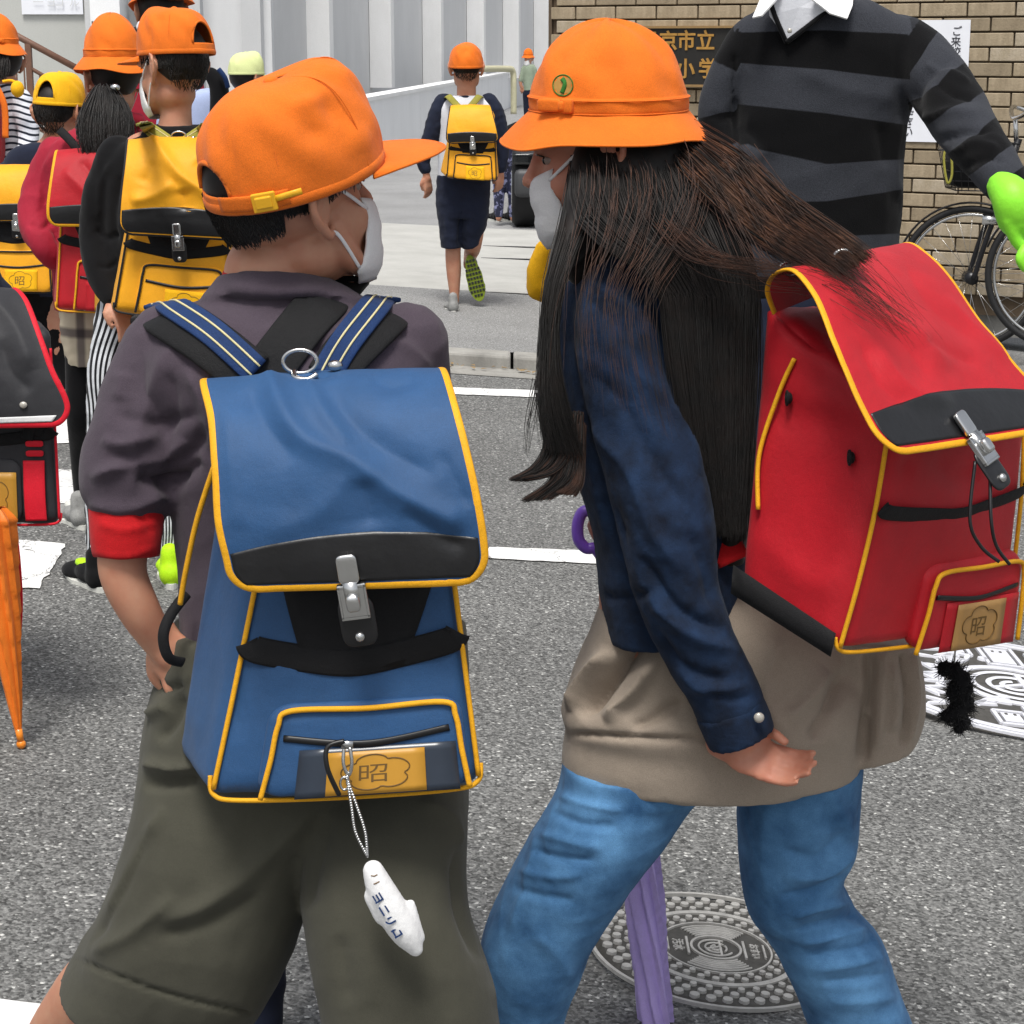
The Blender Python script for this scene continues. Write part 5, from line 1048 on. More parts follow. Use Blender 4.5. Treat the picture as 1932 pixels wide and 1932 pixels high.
strands('stray_hair', [((1230, 420), (1300, 430), 2.3), ((1290, 480), (1370, 490), 2.25), ((1370, 500), (1440, 510), 2.22), ((1450, 500), (1500, 520), 2.2)], 60, 'hair_brown', .0005, 10, 24, wave=5)
# red pack
Z = W
body_hex = [Z(1385, 1112, 2.22), Z(1690, 1060, 2.44), Z(1436, 560, 2.27), Z(1670, 560, 2.47), Z(1582, 1238, 2.10), Z(1905, 1188, 2.31), Z(1690, 780, 2.10), Z(1950, 740, 2.32)]
rp_, fR, SR_, NR = make_pack(body_hex, '', body='pack_red', trim='trim_yellow', hero=True, panel=False, card='card_red', pocket=(.36, .98, -.02, .36), strap_v=.60, bulge=.004, patch_h=.13, patch_arch=.04, trimw=.0046, buckle_at=.44,
    flaprows=[(Z(1462, 590, 2.24), Z(1672, 500, 2.47)), (Z(1448, 548, 2.23), Z(1690, 472, 2.46)), (Z(1462, 518, 2.21), Z(1712, 460, 2.43)), (Z(1500, 512, 2.17), Z(1745, 478, 2.39)), (Z(1540, 560, 2.12), Z(1795, 530, 2.34)), (Z(1572, 640, 2.08), Z(1850, 610, 2.30)), (Z(1612, 735, 2.05), Z(1915, 690, 2.27)), (Z(1650, 812, 2.03), Z(1985, 770, 2.25)), (Z(1672, 856, 2.02), Z(2010, 805, 2.24))],
    flapfold=[([(1560, 545), (1660, 600), (1740, 640), (1790, 700)], 22, 6.0), ([(1740, 640), (1780, 660), (1850, 690)], 14, -4.5), ([(1600, 560), (1700, 640), (1760, 720)], 20, -4.5), ([(1700, 480), (1760, 580), (1860, 650)], 22, -4.5), ([(1650, 660), (1720, 740), (1800, 760)], 20, 4.5), ([(1620, 640), (1660, 720), (1720, 770)], 14, -3.8), ([(1780, 560), (1840, 620), (1900, 680)], 14, 3.8)],
    bodyfold=[([(1400, 700), (1480, 780), (1600, 800)], 30, -5), ([(1450, 560), (1500, 620), (1560, 660)], 18, -9), ([(1500, 740), (1600, 770), (1650, 790)], 16, 4), ([(1420, 1000), (1500, 1080), (1590, 1110)], 30, 5), ([(1620, 860), (1680, 900), (1720, 880)], 10, -6), ([(1760, 870), (1810, 900), (1850, 890)], 14, -9)])
tag(rp_, 'red school backpack with yellow binding and black base on the long-haired girl')
# side details of the red pack: seam piping, black base panel, grommets, rear ring
def side(w, v, du=0): return fR(np.array([-.012 - du, v, w]))
mk('side_piping', tube3([side(.16, .32), side(.12, .5), side(.22, .75), side(.30, .9)], .0028, n=8, rows=24), 'trim_yellow', rp_)
g = [(.0, .0), (.25, .0), (.5, 0), (.75, 0), (.965, 0), (.965, .075), (.75, .08), (.5, .08), (.25, .08), (.0, .08)]
V = np.array([side(w, v, .004) for w, v in [(x, y) for y in (-.012, .03, .085) for x in np.linspace(0.0, .96, 10)]]); mk('base_panel', (V, grid_faces(3, 10, False)), 'webbing', rp_, solid=.001)
for w, v in ((.30, .76), (.80, .735)): c = side(w, v, .004); mk('grommet', join(ball(c, (.0045, .006, .007), 14), tube3([c + np.array([-.002, .008 * math.cos(t), .008 * math.sin(t)]) for t in np.linspace(0, 6.28, 20, endpoint=False)], .0015, n=6, closed=True)), 'webbing', rp_)
for c in ((1490, 510, 2.24), (1592, 488, 2.2)): mk('ring', tube3([W(c[0] + 18 * math.cos(t), c[1] - 4 + 12 * math.sin(t), c[2]) for t in np.linspace(0, 6.28, 30, endpoint=False)], .0024, n=8, closed=True), 'steel', rp_)
mk('zip_cord', join(tube3([W(*p) for p in ((1840, 870, 2.1), (1830, 980, 2.08), (1850, 1030, 2.08), (1885, 1060, 2.08))], .002, n=8, rows=24), tube3([W(*p) for p in ((1868, 900, 2.1), (1870, 980, 2.08), (1880, 1030, 2.08), (1905, 1065, 2.08))], .002, n=8, rows=24)), 'zip', rp_)
mk('shoulder_strap', tube3([W(1385, 1060, 2.3), W(1330, 940, 2.33), W(1300, 850, 2.36)], .02, n=12, rows=16, flat=.2, nrm=(0, -1, 0)), 'shirt_red', rp_)
cm = remesh(join(*[ball(W(x, y, 2.28), np.array([r_, r_, r_]) * 2.28 / F, 12) for x, y, r_ in ((1782, 1262, 16), (1800, 1264, 16), (1812, 1282, 20), (1806, 1305, 22), (1820, 1328, 20), (1806, 1344, 20), (1786, 1352, 14), (1816, 1364, 16), (1808, 1376, 10), (1822, 1300, 16))]), .003, 2)
cm = (cm[0] + normals(cm) * rng.normal(size=(len(cm[0]), 1)) * .0012, cm[1]); tg = empty('fluffy_charm', W(1806, 1250, 2.28), 'black fluffy charm hanging below the red backpack over the white manhole cover', 'charm'); mk('fluff', cm, 'black_cloth', tg)
fz = []; q = np.random.RandomState(5); Nn = normals(cm)
for k in q.randint(0, len(cm[0]), 700): p = cm[0][k]; d = Nn[k] + q.normal(size=3) * .5; fz.append(tube3([p, p + d * .006], (.0006, .0002), n=3, cap=False))
mk('fur', join(*fz), 'black_cloth', tg); mk('cord', tube3([W(1806, 1200, 2.27), W(1802, 1230, 2.28), W(1800, 1262, 2.28)], .0012, n=6, rows=10), 'steel', tg)
# purple umbrella behind
um = empty('umbrella', W(1240, 1900, 2.66), 'closed lavender umbrella with purple hook handle behind the girl', 'umbrella')
mk('handle', tube3([W(*p) for p in ((1112, 962, 2.66), (1098, 968, 2.66), (1090, 990, 2.66), (1092, 1018, 2.66), (1106, 1034, 2.66), (1124, 1036, 2.66), (1140, 1060, 2.66))], .0085, n=12, rows=40), 'purple_plastic', um)
mk('shaft', tube3([W(1140, 1060, 2.66), W(1175, 1300, 2.66)], .005, n=8), 'steel', um)
def furled(p0, p1, r0, r1, r2, nf=8, rows=60, tw=.9, seed=0):
    P = catmull(np.array([p0, (np.array(p0) + p1) / 2, p1]), rows); t = unit(P[-1] - P[0]); s = np.linspace(0, 1, rows); r_ = np.interp(s, [0, .08, .5, .9, 1], [r0 * .6, r0, r1, r2, r2 * .5]); A_ = unit(np.cross(t, [0, 1, 0.])); B2 = np.cross(t, A_); V = []
    q = np.random.RandomState(seed); ph = q.rand(nf) * .5
    for i in range(rows):
        for j in range(64):
            a = 2 * np.pi * j / 64; f = ((a + tw * 3 * s[i]) * nf / (2 * np.pi)) % 1; rr = r_[i] * (.72 + .42 * f ** 1.5 - .1 * math.sin(3 * s[i] + a)); V.append(P[i] + rr * (math.cos(a) * A_ + math.sin(a) * B2))
    return np.array(V), grid_faces(rows, 64)
mk('canopy', furled(W(1190, 1340, 2.66), W(1246, 2010, 2.66), .027, .027, .024), 'lavender', um)
mk('ferrule', tube3([W(1242, 2000, 2.66), W(1246, 2050, 2.66)], .005, n=8), 'steel', um)
# yellow pouch in front of the girl
yp = remesh(join(limb([(1026, 470, 2.62, 18), (1018, 510, 2.62, 24), (1020, 545, 2.62, 26)])), .004, 5); tag(mk('pouch', wrinkle(yp, 40, .002, 3), 'cap_yellow'), 'yellow pouch half hidden behind the long dark hair', 'pouch')

fb_ = bvh((SR_.reshape(-1, 3), grid_faces(SR_.shape[0], SR_.shape[1], False)))
def fy(x, y, d=2.2): p = hit(fb_, x, y, d); return p[1] - .008
fl2 = fl_[:3] + [((1480, 485), (1570, 440), 2.23), ((1560, 535), (1640, 500), min(fy(1600, 530), 2.2)), ((1600, 590), (1700, 560), fy(1650, 580)), ((1640, 640), (1760, 640), fy(1700, 640))]
strands('stray_hair', fl2, 40, 'hair_brown', .0004, 16, 31, wave=8); strands('hair_strands', fl2[:5], 200, 'hair_brown', .0006, 10, 33, wave=6)
# ---------------------------------------------------------------- other people
def shoe(heel, yaw, L_, mat, par, pitch=0, sole='white_rubber', accent=None):
    """heel point on the ground, toe direction yaw (0 = away, + = left)"""
    M = Matrix.Translation(Vector(heel)) @ Matrix.Rotation(R(yaw), 4, 'Z') @ Matrix.Rotation(R(pitch), 4, 'X') @ Matrix.Scale(L_, 4)
    up = remesh(join(ball((0, .12, .17), (.15, .16, .17), 16), ball((0, .35, .17), (.16, .28, .13), 16), ball((0, .72, .12), (.19, .26, .11), 16), tb([(0, .14, .2), (0, .16, .42)], (.13, .12))), .03, 3)
    o = mk('shoe', tf(up, M), mat, par)
    P = [(.13 * math.cos(a) * (1 + .3 * (math.sin(a) > -.2)), .48 + .52 * math.sin(a), .035) for a in np.linspace(0, 2 * np.pi, 28, endpoint=False)]
    V = np.array([[x, y, z] for z in (0., .07) for x, y, _ in P]); Fs = grid_faces(2, 28) + [tuple(range(27, -1, -1)), tuple(range(28, 56))]; mk('sole', tf((V, Fs), M), sole, o, smooth=False)
    if accent: mk('lace_panel', tf((ball((0, .5, .25), (.09, .2, .06), 12)), M), accent, o)
    return o
def person(label, at, head, s, yaw, pitch=0, arms=(), legs=(), core=None, roll=0, neck=None, group=None, skin='skin', hands=True, vox=.006):
    e = empty('person', np.array(at) * [1, 1, 0], label, 'person', group); M = HM(head, yaw, pitch, roll, s); ps = [tf(head_raw(), M)]
    if neck is not None: ps.append(limb(neck))
    if core: ps.append(sect(core))
    for a in arms:
        ps.append(limb(a))
        if hands: p, q = W(*a[-1][:3]), W(*a[-2][:3]); d = unit(p - q); ps.append(tf(hand_raw(.5, .05, s * .82, .5), frame(p + d * .03, d, (.5, -.6, .2))))
    for l in legs: ps.append(limb(l))
    mk('body', remesh(join(*ps), vox, 3), skin, e); return e, M
# --- boy 2: black hoodie, striped trousers, yellow pack
e, M = person('boy in black hoodie and black-white striped trousers, orange cap, neon green shoes', W(320, 500, 5), W(325, 132, 5.0), .96, 50, -4,
    neck=[(338, 150, 5.0, 27), (334, 200, 5.0, 27), (330, 250, 5.0, 34)], arms=([(222, 290, 5, 22), (195, 360, 5, 21), (183, 440, 5, 19), (190, 510, 4.95, 17), (216, 566, 4.9, 13)], [(440, 300, 5, 24), (470, 420, 5, 22), (460, 540, 4.95, 16)]),
    core=[(270, 245, 400, 245, 5.0, .1), (225, 300, 435, 300, 5, .16), (230, 560, 430, 560, 5, .17)],
    legs=([(265, 560, 5, 50), (215, 760, 4.95, 34), (195, 900, 5.0, 28), (190, 1060, 5.05, 17), (188, 1085, 5.05, 18)], [(385, 560, 5, 50), (350, 760, 4.95, 34), (335, 920, 4.95, 28), (326, 1070, 4.95, 17), (326, 1090, 4.95, 18)]))
eyes(M, e); mk('hair', tf(hair_cap(lowback=-.06), M), 'hair_black', e, solid=.003); short_hair(M, 900, e, low=-.048, L_=.018, seed=4)
make_cap(HM(W(328, 134, 5.0), 54, -3, 2, 1.0), 'cap_orange', e, na=144, ntt=50, front=.02, dents=((R(200), .5, .25, .1, -.002), (R(300), .5, .3, .2, -.003)), peak=.085, oh=.34, ob=.12); make_mask(M, e)
h = remesh(join(sect([(285, 236, 388, 236, 5.0, .13), (262, 254, 420, 254, 5.0, .15), (208, 285, 455, 285, 5.0, .2), (196, 360, 455, 360, 5, .21), (200, 520, 455, 520, 5, .21), (215, 590, 445, 590, 5, .2)], e=2.3), limb([(222, 290, 5, 36), (195, 360, 5, 36), (183, 440, 5, 34), (190, 510, 4.95, 30), (212, 562, 4.9, 22)]), limb([(438, 300, 5, 34), (470, 420, 5, 32), (470, 530, 5, 26)])), .007, 6)
h = sculpt(h, [([(215, 300), (190, 350), (185, 420)], 8, 6), ([(230, 330), (215, 400), (220, 470)], 9, -8), ([(180, 430), (200, 450), (222, 440)], 6, -8), ([(182, 500), (205, 505), (225, 490)], 5, -7), ([(300, 246), (350, 252), (390, 244)], 5, 5)]); mk('hoodie', wrinkle(h, 22, .003, 3), 'black_cloth', e)
striped('stripe_trousers', 'cfd2d6', '17181c', 1, .5, .06)
t = remesh(join(sect([(205, 540, 450, 540, 5, .2), (188, 600, 450, 600, 5, .22), (175, 640, 445, 640, 5, .22)], e=2.2), limb([(235, 590, 5, 54), (212, 680, 4.97, 44), (200, 770, 4.96, 38), (196, 880, 5.0, 33), (190, 990, 5.03, 30), (190, 1040, 5.04, 27)], rows=60), limb([(385, 590, 5, 54), (352, 760, 4.96, 40), (338, 900, 4.95, 34), (330, 1000, 4.95, 28), (328, 1038, 4.95, 25)], rows=60)), .0065, 5)
t = wrinkle(t, 30, .006, 4); Q = PX(t[0]); c1 = catmull(np.array([(235, 560), (212, 680), (200, 770), (196, 880), (190, 1040)]), 40); c2 = catmull(np.array([(385, 560), (352, 760), (338, 900), (328, 1040)]), 40)
xa = np.interp(Q[:, 1], c1[:, 1], c1[:, 0]); xb = np.interp(Q[:, 1], c2[:, 1], c2[:, 0]); use = np.abs(Q[:, 0] - xa) < np.abs(Q[:, 0] - xb); wd = np.interp(Q[:, 1], [560, 640, 760, 1040], [62, 56, 40, 28]); att = np.where(use, (Q[:, 0] - xa) / wd, (Q[:, 0] - xb) / wd) * 5.2 + .6 * np.sin(Q[:, 1] / 34) 
mk('striped_trousers', t, 'stripe_trousers', e, attr={'stripe': att})
fabric('sock_black', '0f0f11', .9)
g1 = GR(190, 1112); g2 = GR(326, 1108); shoe(g1 + [0.01, -.03, 0], 35, .21, 'black_cloth', e, accent='neon'); o = shoe(g2 + [0, -.02, 0], 10, .21, 'neon', e, sole='white_rubber')
f5 = lambda x, y, d: W(x, y, d)
pk, f_, S_2, _ = make_pack([f5(205, 585, 4.92), f5(452, 600, 4.92), f5(262, 300, 4.9), f5(425, 300, 4.9), f5(212, 588, 4.78), f5(440, 612, 4.78), f5(262, 300, 4.82), f5(425, 300, 4.82)], 'yellow school backpack with black binding on the boy in black hoodie', body='pack_yellow', trim='trim_black', hero=True, card='cap_yellow', pocket=(.18, .95, 0, .34), strap_v=.44, bulge=.014,
    flaprows=[(f5(246, 272, 4.9), f5(420, 272, 4.9)), (f5(242, 264, 4.87), f5(424, 264, 4.87)), (f5(240, 272, 4.82), f5(430, 272, 4.82)), (f5(236, 310, 4.77), f5(434, 312, 4.77)), (f5(230, 360, 4.75), f5(438, 366, 4.75)), (f5(226, 410, 4.74), f5(442, 420, 4.74)), (f5(228, 440, 4.74), f5(444, 452, 4.74))],
    flapfold=[([(290, 268), (330, 320), (360, 345), (420, 385)], 13, 14, 1), ([(330, 345), (290, 370), (245, 380)], 13, 12), ([(345, 355), (350, 400)], 16, -12), ([(290, 300), (270, 350)], 14, -8), ([(370, 300), (400, 340)], 12, -8)], patch_h=.17, patch_arch=.04, trimw=.004, group='yellow packs')
del pk['group']
hb2 = bvh(h); strap_on('shoulder_strap', [(268, 240, 5.1), (272, 238, 4.97), (290, 250), (318, 270)], 22, 'webbing_olive', pk, hb2, .006, .004, 4.9, lines=(-.5, .5), wide=26); strap_on('shoulder_strap', [(398, 240, 5.1), (392, 240, 4.97), (375, 254), (350, 272)], 22, 'webbing_olive', pk, hb2, .006, .004, 4.9, lines=(-.5, .5), wide=26)
mk('ring', tube3([W(337 + 14 * math.cos(t), 257 + 9 * math.sin(t), 4.84) for t in np.linspace(0, 6.28, 24, endpoint=False)], .002, n=6, closed=True), 'steel', pk)
for x in (300, 365): mk('rivet', ball(W(x, 261, 4.84), [.006] * 3, 10), 'steel', pk)
# --- girl 2: red jacket, bucket hat, pony tail, red pack
e, M = person('girl in dark red jacket with black ponytail under an orange bucket hat, plaid skirt', W(180, 500, 5.65), W(212, 150, 5.66), .98, 30, -8,
    neck=[(205, 170, 5.66, 24), (200, 215, 5.65, 24), (190, 250, 5.65, 30)], arms=([(104, 290, 5.65, 20), (78, 350, 5.64, 20), (64, 410, 5.6, 17), (80, 458, 5.54, 13)], [(280, 310, 5.65, 22), (300, 420, 5.6, 19), (290, 500, 5.5, 15)]),
    core=[(140, 250, 250, 250, 5.65, .1), (100, 300, 280, 300, 5.65, .15), (110, 560, 270, 560, 5.65, .16)], hands=False, legs=([(160, 590, 5.65, 36), (152, 760, 5.6, 26), (155, 850, 5.7, 22), (158, 975, 5.75, 13)], [(235, 590, 5.65, 36), (225, 760, 5.6, 26), (240, 990, 5.6, 14)]))
make_mask(M, e); mk('hair', tf(hair_cap(lowback=-.08), M), 'hair_black', e, solid=.004)
make_hat(HM(W(212, 128, 5.66), 30, 0, 0, .90), 'cap_orange', e, bow=R(130))
strands('ponytail', [((182, 172), (212, 172), 5.53), ((160, 205), (240, 205), 5.475), ((150, 240), (248, 240), 5.45), ((156, 275), (246, 275), 5.45), ((168, 306), (230, 304), 5.47)], 1100, 'hair_black', .0018, 5, 40, par=e, wave=3)
pt = remesh(join(limb([(197, 172, 5.56, 12), (199, 200, 5.54, 32), (197, 235, 5.52, 42), (200, 268, 5.52, 38), (200, 292, 5.53, 22)])), .008, 4); mk('ponytail', pt, 'hair_black', e); mk('hair_tie', ball(W(217, 165, 5.5), (.014, .01, .010), 12), 'steel', e)
j = remesh(join(sect([(165, 232, 250, 224, 5.65, .13), (120, 254, 268, 250, 5.65, .16), (88, 285, 290, 285, 5.65, .19), (78, 360, 292, 360, 5.65, .2), (95, 480, 290, 480, 5.65, .2), (105, 585, 285, 585, 5.65, .2)], e=2.3), limb([(104, 290, 5.65, 32), (78, 350, 5.64, 33), (64, 410, 5.6, 31), (80, 462, 5.54, 25), (104, 490, 5.56, 22)]), limb([(275, 300, 5.65, 30), (295, 400, 5.6, 28), (290, 480, 5.55, 22)]), limb([(240, 222, 5.6, 12), (262, 228, 5.62, 14)])), .007, 6)
j = sculpt(j, [([(110, 280), (80, 330), (70, 400)], 7, 7), ([(120, 320), (100, 390)], 8, -8), ([(55, 420), (80, 430), (100, 415)], 6, -8), ([(130, 262), (160, 290)], 5, -6)]); mk('red_jacket', wrinkle(j, 26, .004, 6), 'red_jacket', e)
sk = sect([(112, 570, 282, 570, 5.65, .2), (118, 640, 280, 640, 5.65, .22), (128, 682, 275, 682, 5.65, .23)], rows=30, n=60, e=2.2)
m_, N, L, B = nt('plaid'); tc = N.new('ShaderNodeTexCoord'); sp = N.new('ShaderNodeSeparateXYZ'); L.new(tc.outputs['Object'], sp.inputs[0]); last = None
for ax, k1 in (('X', 55), ('Z', 55)):
    a = N.new('ShaderNodeMath'); a.operation = 'MULTIPLY'; a.inputs[1].default_value = k1; L.new(sp.outputs[ax], a.inputs[0]); b = N.new('ShaderNodeMath'); b.operation = 'SINE'; L.new(a.outputs[0], b.inputs[0]); r_ = ramp(N, L, b.outputs[0], [(.55, (.62, .56, .46, 1)), (.9, (.12, .1, .1, 1))])
    if last is None: last = r_.outputs[0]
    else: mx = N.new('ShaderNodeMixRGB'); mx.blend_type = 'MULTIPLY'; mx.inputs[0].default_value = 1; L.new(last, mx.inputs[1]); L.new(r_.outputs[0], mx.inputs[2]); g_ = N.new('ShaderNodeGamma'); g_.inputs[1].default_value = .75; L.new(mx.outputs[0], g_.inputs[0]); L.new(g_.outputs[0], B.inputs['Base Color'])
B.inputs['Roughness'].default_value = .9; mk('plaid_skirt', wrinkle(sk, 34, .005, 2), 'plaid', e)
for x, y, q in ((158, 1000, 30), (240, 1000, 10)): g = GR(x, y); shoe(g, q, .2, 'shoe_grey', e, accent='white_rubber')
strap_on('leggings', [(150, 690), (150, 700)], 10, 'black_cloth', e, bvh(sk), .01, .01, 5.6) if False else None
lg = remesh(join(limb([(160, 600, 5.65, 38), (152, 760, 5.6, 28), (155, 850, 5.7, 24), (158, 965, 5.75, 16)]), limb([(235, 600, 5.65, 38), (225, 760, 5.6, 28), (240, 980, 5.6, 16)])), .008, 3); mk('leggings', lg, 'black_cloth', e)
mk('side_strap', tube3([W(*p) for p in ((112, 245, 5.56), (135, 268, 5.53), (150, 290, 5.52))], .012, n=8, rows=14, flat=.25, nrm=(0, -1, .3)), 'webbing', e)
g5 = W; pk, *_ = make_pack([g5(100, 575, 5.56), g5(280, 580, 5.56), g5(118, 310, 5.56), g5(268, 310, 5.56), g5(104, 586, 5.42), g5(276, 590, 5.42), g5(118, 320, 5.46), g5(266, 320, 5.46)], 'red school backpack with yellow binding on the ponytailed girl in the red jacket', body='pack_red', trim='trim_yellow', hero=True, card='card', pocket=(.2, .95, 0, .38), strap_v=.5,
    flaprows=[(g5(114, 292, 5.54), g5(262, 292, 5.54)), (g5(108, 284, 5.5), g5(266, 284, 5.5)), (g5(104, 296, 5.45), g5(268, 296, 5.45)), (g5(97, 340, 5.41), g5(272, 342, 5.41)), (g5(91, 390, 5.39), g5(276, 392, 5.39)), (g5(93, 424, 5.39), g5(278, 426, 5.39))], trimw=.005, patch_h=.16, bulge=.012, flapfold=[([(120, 320), (150, 350), (180, 380)], 12, 8), ([(150, 300), (180, 340)], 10, -8)])
# --- child 3: yellow cap and yellow pack, farther back
e, M = person('child in yellow cap and dark clothes stepping right behind the red jacket', W(70, 500, 7), W(112, 216, 7.0), .98, -18, -4, neck=[(108, 225, 7.0, 20), (100, 265, 7.0, 20), (85, 290, 7, 26)],
    arms=([(10, 330, 7, 18), (-8, 420, 7, 16), (0, 500, 6.95, 13)], [(120, 330, 7, 18), (130, 420, 6.95, 16), (125, 480, 6.9, 13)]), core=[(50, 290, 120, 290, 7, .1), (15, 330, 120, 330, 7, .14), (10, 560, 100, 560, 7, .15)], hands=False, legs=([(30, 560, 7, 30), (40, 700, 6.95, 24), (20, 830, 7.0, 13)], [(80, 560, 7, 32), (128, 690, 6.95, 24), (155, 826, 7.0, 13)]))
make_cap(HM(W(115, 218, 7.0), -18, -2, 3, .98), 'cap_yellow', e, na=144, ntt=50, oh=.40, ob=.12, front=.01, peak=.06); mk('hair', tf(hair_cap(lowback=-.06), M), 'hair_black', e, solid=.004); short_hair(M, 900, e, low=-.062, seed=9); make_mask(M, e)
sh3 = remesh(join(sect([(60, 268, 120, 268, 7, .12), (5, 315, 130, 315, 7, .18), (0, 560, 112, 560, 7, .18)], e=2.3), limb([(10, 330, 7, 24), (-10, 430, 7, 22), (-2, 495, 6.95, 17)]), limb([(120, 330, 7, 24), (132, 420, 6.95, 22), (126, 475, 6.9, 17)])), .009, 4); mk('jacket', sh3, 'navy_cloth', e)
tr3 = remesh(join(sect([(5, 540, 112, 540, 7, .18), (0, 610, 116, 605, 7, .19)]), limb([(30, 580, 7, 34), (40, 700, 6.95, 28), (22, 818, 7.0, 18)]), limb([(80, 575, 7, 36), (128, 690, 6.95, 25), (154, 815, 7.0, 17)])), .008, 4); mk('trousers', wrinkle(tr3, 25, .004, 1), 'black_cloth', e)
for x, y in ((22, 842), (157, 838)): g = GR(x, y); shoe(g, -20, .2, 'black_cloth', e)
h7 = W; pk, *_ = make_pack([h7(-38, 545, 6.9), h7(104, 550, 6.9), h7(-30, 330, 6.9), h7(100, 330, 6.9), h7(-40, 550, 6.76), h7(102, 552, 6.76), h7(-30, 340, 6.8), h7(100, 340, 6.8)], 'yellow school backpack with black trim at the left edge below the yellow cap', body='pack_yellow', trim='trim_black', hero=True, card='cap_yellow', pocket=(.05, .97, 0, .38), strap_v=.5,
    flaprows=[(h7(-32, 322, 6.86), h7(98, 322, 6.86)), (h7(-35, 314, 6.83), h7(100, 314, 6.83)), (h7(-38, 330, 6.78), h7(102, 330, 6.78)), (h7(-40, 365, 6.75), h7(103, 365, 6.75)), (h7(-42, 400, 6.74), h7(104, 398, 6.74)), (h7(-42, 418, 6.74), h7(104, 416, 6.74))], trimw=.004, patch_h=.2, bulge=.012)
# --- child 4 far left: striped shirt, orange hat, red satchel strap, yellow ball
e, M = person('child in navy and white striped shirt with orange hat at the left edge', W(10, 300, 8.2), W(2, 122, 8.2), .98, 40, -5, neck=[(0, 125, 8.2, 17), (0, 165, 8.2, 18)], arms=([(44, 190, 8.15, 16), (58, 260, 8.1, 15), (40, 320, 8.0, 12)], [(-50, 200, 8.2, 16), (-60, 300, 8.2, 13)]), core=[(-35, 165, 35, 165, 8.2, .1), (-50, 200, 45, 200, 8.2, .14), (-40, 420, 40, 420, 8.2, .16)], legs=([(20, 420, 8.2, 28), (22, 600, 8.2, 20), (20, 700, 8.2, 11)], [(-25, 420, 8.2, 28), (-25, 700, 8.2, 11)]))
mk('hair', tf(hair_cap(lowback=-.09), M), 'hair_black', e, solid=.006); make_hat(HM(W(-6, 98, 8.2), 40, 0, 0, .92), 'cap_orange', e, bow=R(250)); strands('hair_lock', [((-20, 105), (14, 105), 8.1), ((-22, 125), (14, 128), 8.08), ((-20, 150), (8, 150), 8.08)], 160, 'hair_black', .0025, 2, 50, par=e)
striped('breton', 'dcdfe8', '1c2230', 1, .36, .08)
b4 = remesh(join(sect([(-30, 158, 32, 158, 8.2, .12), (-52, 195, 50, 195, 8.2, .18), (-48, 400, 48, 400, 8.2, .19)], e=2.3), limb([(40, 188, 8.15, 21), (54, 250, 8.1, 20), (46, 312, 8.0, 16)]), limb([(-45, 200, 8.2, 21), (-60, 300, 8.2, 18)])), .009, 4); Q = PX(b4[0]); att = Q[:, 1] / 12.2 + .4 * np.sin(Q[:, 0] / 14) + np.where(Q[:, 0] > 30, .45, 0) * 0; mk('striped_shirt', wrinkle(b4, 24, .004, 2), 'breton', e, attr={'stripe': att})
t4 = remesh(join(sect([(-48, 390, 48, 390, 8.2, .19), (-48, 440, 48, 440, 8.2, .2)]), limb([(20, 430, 8.2, 32), (22, 690, 8.2, 18)]), limb([(-25, 430, 8.2, 32), (-25, 690, 8.2, 18)])), .012, 3); mk('trousers', t4, 'navy_cloth', e)
for x, y in ((20, 712), (-25, 712)): shoe(GR(x, y), 10, .2, 'shoe_grey', e)
bg = empty('red_satchel', W(5, 260, 8.0), 'red satchel panel and strap on the striped-shirt child', 'satchel'); mk('panel', tf(rbox((.1, .1, .3), 10), Matrix.Translation(Vector(W(-92, 312, 8.0))) @ Matrix.Diagonal((.2, .10, .30, 1))), 'pack_red', bg)
mk('strap', tube3([W(*p) for p in ((-8, 162, 8.05), (8, 200, 8.03), (10, 260, 8.02))], .014, n=8, rows=16, flat=.25, nrm=(0, -1, 0)), 'cap_orange', bg)
tag(mk('alarm_ball', join(ball(W(33, 168, 8.0), (.027, .027, .033), 20), tube3([W(5, 154, 8.0), W(20, 152, 8.0), W(30, 156, 8.0)], .006, n=8, rows=12)), 'cap_yellow'), 'yellow ball alarm hanging at the shoulder of the striped-shirt child', 'alarm')
# --- child 5: hat at the top edge with scrunchie
e, M = person('taller child whose orange hat and white scrunchie show above the black hoodie boy', W(300, 200, 7.2), W(302, 28, 7.2), 1.0, 20, 0, neck=[(300, 30, 7.2, 22), (300, 90, 7.2, 22)], arms=([(240, 150, 7.2, 18), (225, 300, 7.2, 15)], [(360, 150, 7.2, 18), (375, 300, 7.2, 15)]), core=[(260, 100, 340, 100, 7.2, .1), (232, 150, 368, 150, 7.2, .16), (245, 420, 355, 420, 7.2, .17)], legs=([(275, 420, 7.2, 30), (270, 640, 7.2, 22), (268, 800, 7.2, 12)], [(330, 420, 7.2, 30), (330, 640, 7.2, 22), (332, 800, 7.2, 12)]))
mk('hair', tf(hair_cap(lowback=-.09, grow=1.05), M), 'hair_black', e, solid=.006); make_hat(HM(W(304, 6, 7.2), 20, -10, 0, .95), 'cap_orange', e, bow=False)
mk('hair_bun', remesh(join(ball(W(266, 66, 7.1), (.04, .04, .035), 16), ball(W(285, 70, 7.12), (.04, .04, .035), 16)), .008, 3), 'hair_black', e)
q = np.random.RandomState(3); mk('scrunchie', remesh(join(*[ball(W(262 + 20 * k / 9, 51 - 6 * math.sin(k), 7.06), (.011, .01, .012), 10) for k in range(10)]), .003, 1), 'white_shirt', e)
j5 = remesh(join(sect([(262, 95, 340, 95, 7.2, .13), (226, 140, 374, 140, 7.2, .2), (235, 440, 365, 440, 7.2, .2)], e=2.3), limb([(240, 150, 7.2, 24), (225, 300, 7.2, 20)]), limb([(360, 150, 7.2, 24), (375, 300, 7.2, 20)])), .012, 4); mk('jacket', j5, 'red_jacket', e)
